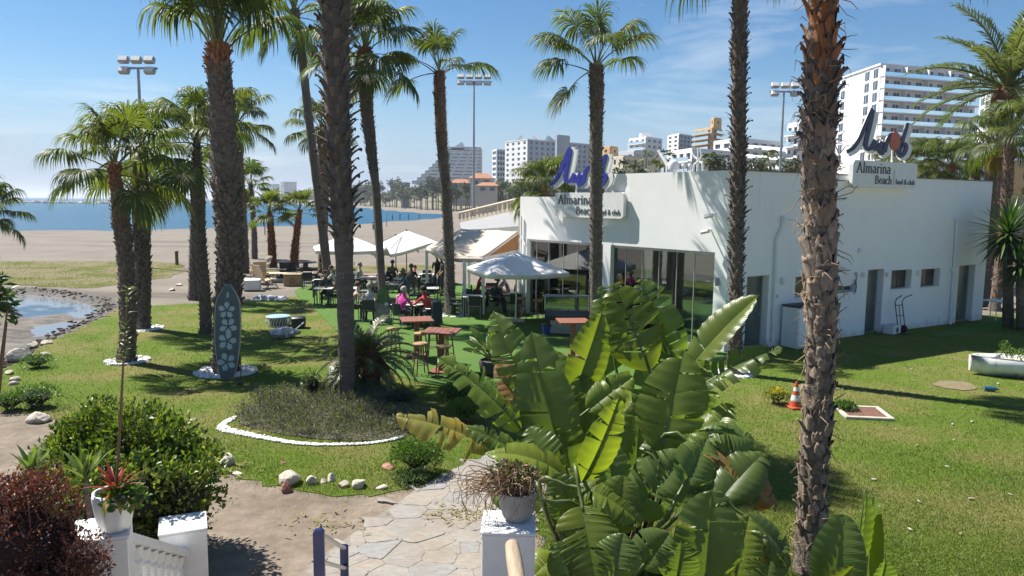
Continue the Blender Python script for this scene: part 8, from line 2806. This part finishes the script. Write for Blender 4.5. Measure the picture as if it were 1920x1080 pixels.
# clipped and wild little shrubs
def round_shrub(label, px, w_px, h, tones, seed, size=.035, name='round_shrub', cat='shrub', n=4600):
    p = G(*px); rad = W(w_px, p.y) / 2
    root = empty(name, (p.x, p.y, 0), 0, label, cat)
    cs = [(0, 0, h * .55, rad, rad * .9, h * .5)] + [(rad * .5 * math.cos(a), rad * .45 * math.sin(a), h * .5, rad * .55, rad * .55, h * .45) for a in (0.3, 1.6, 2.9, 4.2, 5.4)]
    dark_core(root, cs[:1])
    leaf_cloud('leaves', cs, n, size, tones, root, M['leaf_gloss'], seed, .8, .5, .55)
    twigs(root, [(c[0], c[1], c[2]) for c in cs], .01, seed=seed)
    return root
GR = [(.06, .115, .016), (.09, .16, .02), (.045, .09, .014), (.13, .20, .028)]
round_shrub('clipped round shrub beside the paved path', (780, 890), 100, .52, GR, 51)
round_shrub('clipped round shrub under the broad leaves, farther of two', (856, 765), 74, .5, GR, 52)
round_shrub('bright clipped shrub under the broad leaves, nearer of two', (872, 792), 70, .45, [(.11, .18, .02), (.15, .22, .028), (.08, .14, .018)], 53)
round_shrub('loose grey-green herb at the tip of the flower bed', (585, 752), 44, .62, [(.09, .12, .06), (.06, .085, .04)], 54, .05, n=500)
round_shrub('dark leafy herb right of the bed palm foot', (752, 770), 60, .4, [(.04, .06, .02), (.06, .05, .035)], 55, .045, n=900)
round_shrub('grey-leaved agave-like herb before the palm foot', (660, 752), 46, .42, [(.12, .15, .10), (.09, .12, .07)], 56, .07, n=420)
round_shrub('silver ground herb right of the clipped path shrub', (770, 905), 70, .16, [(.12, .17, .08), (.08, .12, .04)], 57, .04, n=900)
yb = round_shrub('small bush covered in yellow flowers beside the traffic cone', (1456, 758), 46, .34, [(.09, .13, .03), (.12, .15, .04)], 58, .04, n=900)
leaf_cloud('flowers', [(0, 0, .2, .22, .2, .15)], 420, .035, [(.62, .48, .03), (.55, .42, .02), (.68, .56, .08)], yb, M['leaf_matt'], 59, .85, 1.0, .9)
for k, (px, w_, h, lab) in enumerate((((70, 765), 90, .45, 'weedy green tuft by the stones at the left sand edge'), ((70, 690), 60, .3, 'weeds growing round the left boulder'), ((20, 770), 70, .35, 'weeds at the left picture edge above the shrub'), ((1585, 772), 40, .2, 'low flowering weeds beside the foreground palm trunk'))):
    round_shrub(lab, px, w_, h, [(.07, .13, .02), (.10, .17, .03), (.05, .10, .015)], 60 + k, .05, 'weed_tuft', 'weeds', n=700)

# ------------------------------------------------------------------ rocks
def rock(label, px, w_px, hf, seed, mat='stone_pale', cat='rock', name='rock', group=None, z=0.0):
    p = G(*px); R0 = W(w_px, p.y) / 2; r = random.Random(seed)
    bm = bmesh.new(); bmesh.ops.create_icosphere(bm, subdivisions=3, radius=1.0)
    ds = [Vector((r.uniform(-1, 1), r.uniform(-1, 1), r.uniform(-1, 1))).normalized() for _ in range(9)]; cut = [r.uniform(.55, .85) for _ in ds]
    for v in bm.verts:
        q = v.co.copy()
        for d, c in zip(ds, cut):
            e = q.dot(d) - c
            if e > 0: q -= d * e * .9
        q *= 1 + r.uniform(-.03, .03)
        v.co = Vector((q.x * R0, q.y * R0 * .8, q.z * R0 * hf))
    me = bpy.data.meshes.new(name); bm.to_mesh(me); bm.free(); me.materials.append(M[mat])
    o = link_mesh(name, me, None, (p.x, p.y, R0 * hf * .45 + z), (r.uniform(-.2, .2), r.uniform(-.2, .2), r.uniform(0, 6)))
    return tag(o, label, cat, group)
M['stone_red'] = surf('reddish_rock', (.36, .19, .13), (.24, .11, .08), .9, 6, bump=.7, bscale=16)
GS = 'stones edging the lawn by the path'
for k, (px, w_, hf, mat, lab) in enumerate((((544, 908), 52, .75, 'stone_pale', 'largest pale rock, leftmost of the row edging the lawn'), ((538, 922), 26, 1.1, 'stone_red', 'reddish rock in front of the largest pale rock'), ((585, 908), 28, .9, 'stone_pale', 'upright pale stone second in the lawn-edge row'), ((606, 906), 16, .9, 'stone_pale', 'smallest stone in the middle of the lawn-edge row'),
                                            ((621, 902), 22, 1.0, 'stone_pale', 'pointed pale stone in the lawn-edge row'), ((643, 914), 26, .8, 'stone_pale', 'rounded pale stone left of the tilted one'), ((673, 914), 36, .75, 'stone_pale', 'tilted tan stone near the right of the row'), ((716, 917), 24, .5, 'stone_pale', 'flat white stone at the right end of the row'),
                                            ((531, 870), 14, .6, 'stone_red', 'small reddish stone on the grass above the row'), ((728, 878), 34, .4, 'stone_red', 'flat reddish stone beside the clipped shrub'))):
    rock(lab, px, w_, hf, 70 + k, mat, group=GS)
GL_ = 'rocks along the creek bank'
for k, (px, w_, hf, lab) in enumerate((((37, 676), 44, .75, 'biggest boulder on the creek bank at the left'), ((86, 668), 22, .6, 'pale rock right of the biggest boulder'), ((62, 650), 24, .6, 'pale rock behind the biggest boulder'), ((86, 645), 26, .5, 'flat pale rock topmost on the creek bank'), ((18, 702), 20, .6, 'pale rock at the left edge below the boulder'), ((28, 714), 22, .6, 'pale rock in the middle of the left sand edge'), ((26, 722), 18, .6, 'lowest pale rock of the left sand edge'),
                                       ((66, 760), 34, .8, 'dark-shadowed rock in the weeds'), ((72, 790), 50, .6, 'rock peeping over the green shrub'), ((425, 870), 44, .7, 'rock at the right side of the green shrub'), ((322, 545), 16, .5, 'small stone at the sandy corner, nearer the creek'), ((336, 536), 14, .5, 'small stone at the sandy corner, nearer the palms'))):
    rock(lab, px, w_, hf, 90 + k, group=GL_)
rock('long driftwood-like stone beside the shrub', (445, 890), 26, .35, 110, 'stone_pale')

# ------------------------------------------------------------------ right lawn objects
p = G(1491, 766)
root = empty('traffic_cone', (p.x, p.y, .02), .2, 'red and white striped traffic cone on the lawn', 'traffic cone')
M['cone_red'] = surf('cone_red', (.55, .085, .035), (.45, .07, .03), .5, 6); M['cone_white'] = surf('cone_white', (.72, .72, .70), (.6, .6, .58), .5, 6)
mb = MB(); mb.bevbox((0, 0, .02), (.33, .33, .04), .01); mb.build('base', M['cone_red'], root)
hs = [(.04, .13, 'cone_red'), (.16, .105, 'cone_white'), (.28, .08, 'cone_red'), (.37, .062, 'cone_white'), (.45, .045, 'cone_red'), (.56, .025, None)]
for (z0, r0, mt), (z1, r1, _) in zip(hs[:-1], hs[1:]):
    mb = MB(); mb.lathe([(r0, z0), (r1, z1)], n=16); mb.build('band', M[mt], root, 40)
p = G(1617, 777)
root = empty('hatch_cover', (p.x, p.y, .02), -.12, 'rusty brown hatch cover with pale concrete rim set in the lawn', 'hatch')
M['concrete'] = surf('pale_concrete', (.50, .46, .38), (.38, .34, .28), .9, 8, bump=.4)
for x, y, sx, sy in ((0, -.42, .95, .09), (0, .42, .95, .09), (-.43, 0, .09, .75), (.43, 0, .09, .75)):
    mb = MB(); mb.bevbox((x, y, .02), (sx, sy, .06), .01); mb.build('rim', M['concrete'], root)
mb = MB(); mb.bevbox((0, 0, .015), (.76, .74, .04), .006); mb.build('lid', surf('rusty_lid', (.17, .085, .055), (.11, .05, .035), .9, 12, bump=.4), root)
# white boat used as planter
p = G(1900, 706)
root = empty('boat_planter', (p.x + .5, p.y, 0), -.12, 'old white rowing boat filled with soil and plants', 'boat planter')
st = []
for x, wd, zb in ((-1.55, .05, .12), (-1.2, .32, .03), (-.5, .55, .0), (.4, .6, .0), (1.3, .45, .03), (1.7, .35, .06)):
    st.append([(x, -wd, .46 + .06 * abs(x) / 1.5), (x, -wd * .85, .2 + zb), (x, -wd * .3, .02 + zb), (x, wd * .3, .02 + zb), (x, wd * .85, .2 + zb), (x, wd, .46 + .06 * abs(x) / 1.5)])
mb = MB(); vs = [v for s_ in st for v in s_]; fs = []
for i in range(len(st) - 1):
    for k in range(5): fs.append((i * 6 + k, (i + 1) * 6 + k, (i + 1) * 6 + k + 1, i * 6 + k + 1))
fs.append(tuple(range((len(st) - 1) * 6, len(st) * 6))); fs.append(tuple(range(5, -1, -1)))
mb.add(vs, fs); o = mb.build('hull', surf('peeling_white_paint', (.72, .72, .70), (.45, .42, .36), .7, 5, bump=.3, stops=[(.3, (.35, .30, .24)), (.4, (.66, .66, .64)), (.7, (.76, .76, .74))]), root, 40); md = o.modifiers.new('t', 'SOLIDIFY'); md.thickness = .03
mb = MB(); mb.add([(s_[0][0], s_[0][1] * .93, .38) for s_ in st] + [(s_[5][0], s_[5][1] * .93, .38) for s_ in st[::-1]], [tuple(range(12))]); mb.build('soil', M['concrete'], root)
mb = MB()
for a_, b2 in zip(st[:-1], st[1:]): mb.tube([Vector(a_[0]) + Vector((0, 0, .01)), Vector(b2[0]) + Vector((0, 0, .01))], .022, 5)
mb.build('gunwale', M['grey_metal'], root)
leaf_cloud('seedlings', [(-.5, 0, .5, .35, .25, .2), (-.75, 0, .6, .12, .12, .3), (.3, .1, .48, .3, .25, .12)], 700, .07, GR, root, M['leaf_gloss'], 67, .3, .6, .4)
mb = MB(); p = G(1858, 735); mb.xf = Matrix.Rotation(PI / 2, 4, 'Y') @ Matrix.Rotation(.3, 4, 'X'); mb.lathe([(.02, -.15), (.055, -.14), (.06, .04), (.05, .08), (.02, .13), (.02, .16)], n=12); mb.xf = None
tag(mb.build('plastic_bottle', surf('blue_bottle', (.03, .14, .22), (.02, .09, .15), .2, 6), loc=(p.x, p.y, .08), smooth=40), 'crushed blue plastic bottle lying on the lawn', 'bottle')
bare = px_outline([(1746, 719), (1790, 714), (1828, 722), (1832, 730), (1800, 734), (1760, 728)], 1, .15, .06, 9)
tag(sheet('bare_patch', bare, .027, surf('bare_earth', (.21, .165, .095), (.14, .115, .06), .95, 6, bump=.5, coord='World')), kind='structure', label='bare earth patch in the right-hand lawn')
# litter: fallen white bits on the lawn
# yucca at the right edge
def yucca(label, px_c, Y, R, n, seed, gz=0):
    c = D(px_c[0], px_c[1], Y); root = empty('yucca', (c.x, Y, gz), 0, label, 'yucca'); r = random.Random(seed)
    mb = MB(); mb.tube([(0.3, 0, -.1), (.15, 0, c.z * .5), (0, 0, c.z)], [.2, .16, .14], 10); mb.build('trunk', M['bark_grey'], root, True)
    for k in range(n):
        mb = MB(); strap_leaf(mb, (0, 0, c.z), k * 2.4, math.radians(88 - 150 * k / n + r.uniform(-8, 8)), R * r.uniform(.8, 1.1), .105, r.uniform(.1, .6), .3); mb.build('leaf', M['yucca'], root, True)
M['yucca'] = leaf_mat('yucca_leaf', (.055, .105, .028), (.035, .07, .018), .22, .35, 3, .25)
yucca('big dark yucca at the right end of the wall', (1890, 440), 26.5, 1.45, 150, 3)
yucca('yucca leaning in from the right picture edge', (1945, 400), 27.5, 1.4, 80, 4)
yucca('lower yucca head below the big one at the right', (1912, 500), 26, 1.1, 70, 5)
p = G(1885, 586); mb = MB()
root = empty('dark_screen', (p.x, p.y + 1.2, 0), .5, 'dark screen panel past the wall end', 'screen')  # black items past the wall end, built as one panel on posts
mb = MB(); mb.bevbox((0, 0, .85), (1.6, .06, 1.6), .01); mb.build('panel', M['black'], root)
for sx in (-.83, .83):
    mb = MB(); mb.tube([(sx, 0, 0), (sx, 0, 1.75)], .03, 8); mb.build('post', M['wood_pale'], root)
# leafy branch reaching in at the left edge
c = D(-30, 570, 7.5)
root = empty('leafy_branch', (c.x, c.y, 0), 0, 'leafy shrub reaching in at the left picture edge', 'shrub')
cs = [(.05, 0, c.z + .02, .2, .22, .2), (-.25, .1, c.z + .05, .35, .3, .4), (.16, 0, c.z - .14, .12, .14, .10), (-.05, 0, c.z + .18, .22, .2, .16)]
leaf_cloud('leaves', cs, 900, .11, [(.045, .085, .02), (.07, .12, .03), (.03, .06, .015)], root, M['leaf_gloss'], 71, .35, -.1, .3)
twigs(root, [(.22, 0, c.z - .18), (.24, 0, c.z - .02), (.1, 0, c.z + .22), (-.2, .1, c.z + .3), (.05, .1, c.z + .1)], .02, base=(-.4, .1, 0), seed=6)
# fallen leaves and twigs on the paving
r = random.Random(14)
for grp, (px, sp, n) in enumerate((((868, 968), .5, 90), ((610, 985), .5, 60), ((440, 880), .6, 50))):
    p = G(*px); mb = MB()
    for k in range(n):
        x, y = r.gauss(0, sp * .5), r.gauss(0, sp * .35); strap_leaf(mb, (x, y, .045), r.uniform(0, 6.28), .1, r.uniform(.04, .14), .02, .2)
    tag(mb.build('leaf_litter', M['frond_dry'], loc=(p.x, p.y, 0)), ['dry leaf litter on the paving beside the right pillar', 'dry leaf litter on the bare earth by the path', 'dry leaf litter by the shrub and lawn corner'][grp], 'leaf litter', kind='stuff')
# ================================================================== sea air
m = bpy.data.materials.new('sea_air'); m.use_nodes = True
nt = m.node_tree; nt.nodes.clear()
vo = nt.nodes.new('ShaderNodeVolumePrincipled'); out = nt.nodes.new('ShaderNodeOutputMaterial')
vo.inputs['Color'].default_value = (0.86, 0.92, 1.0, 1)
vo.inputs['Density'].default_value = 0.0002
vo.inputs['Anisotropy'].default_value = 0.3
nt.links.new(vo.outputs['Volume'], out.inputs['Volume'])
mb = MB(); mb.bbox((-16000, -400, -8), (10000, 15000, 60))
tag(mb.build('haze', m), 'thin pale sea haze over the whole place', 'haze', kind='stuff')
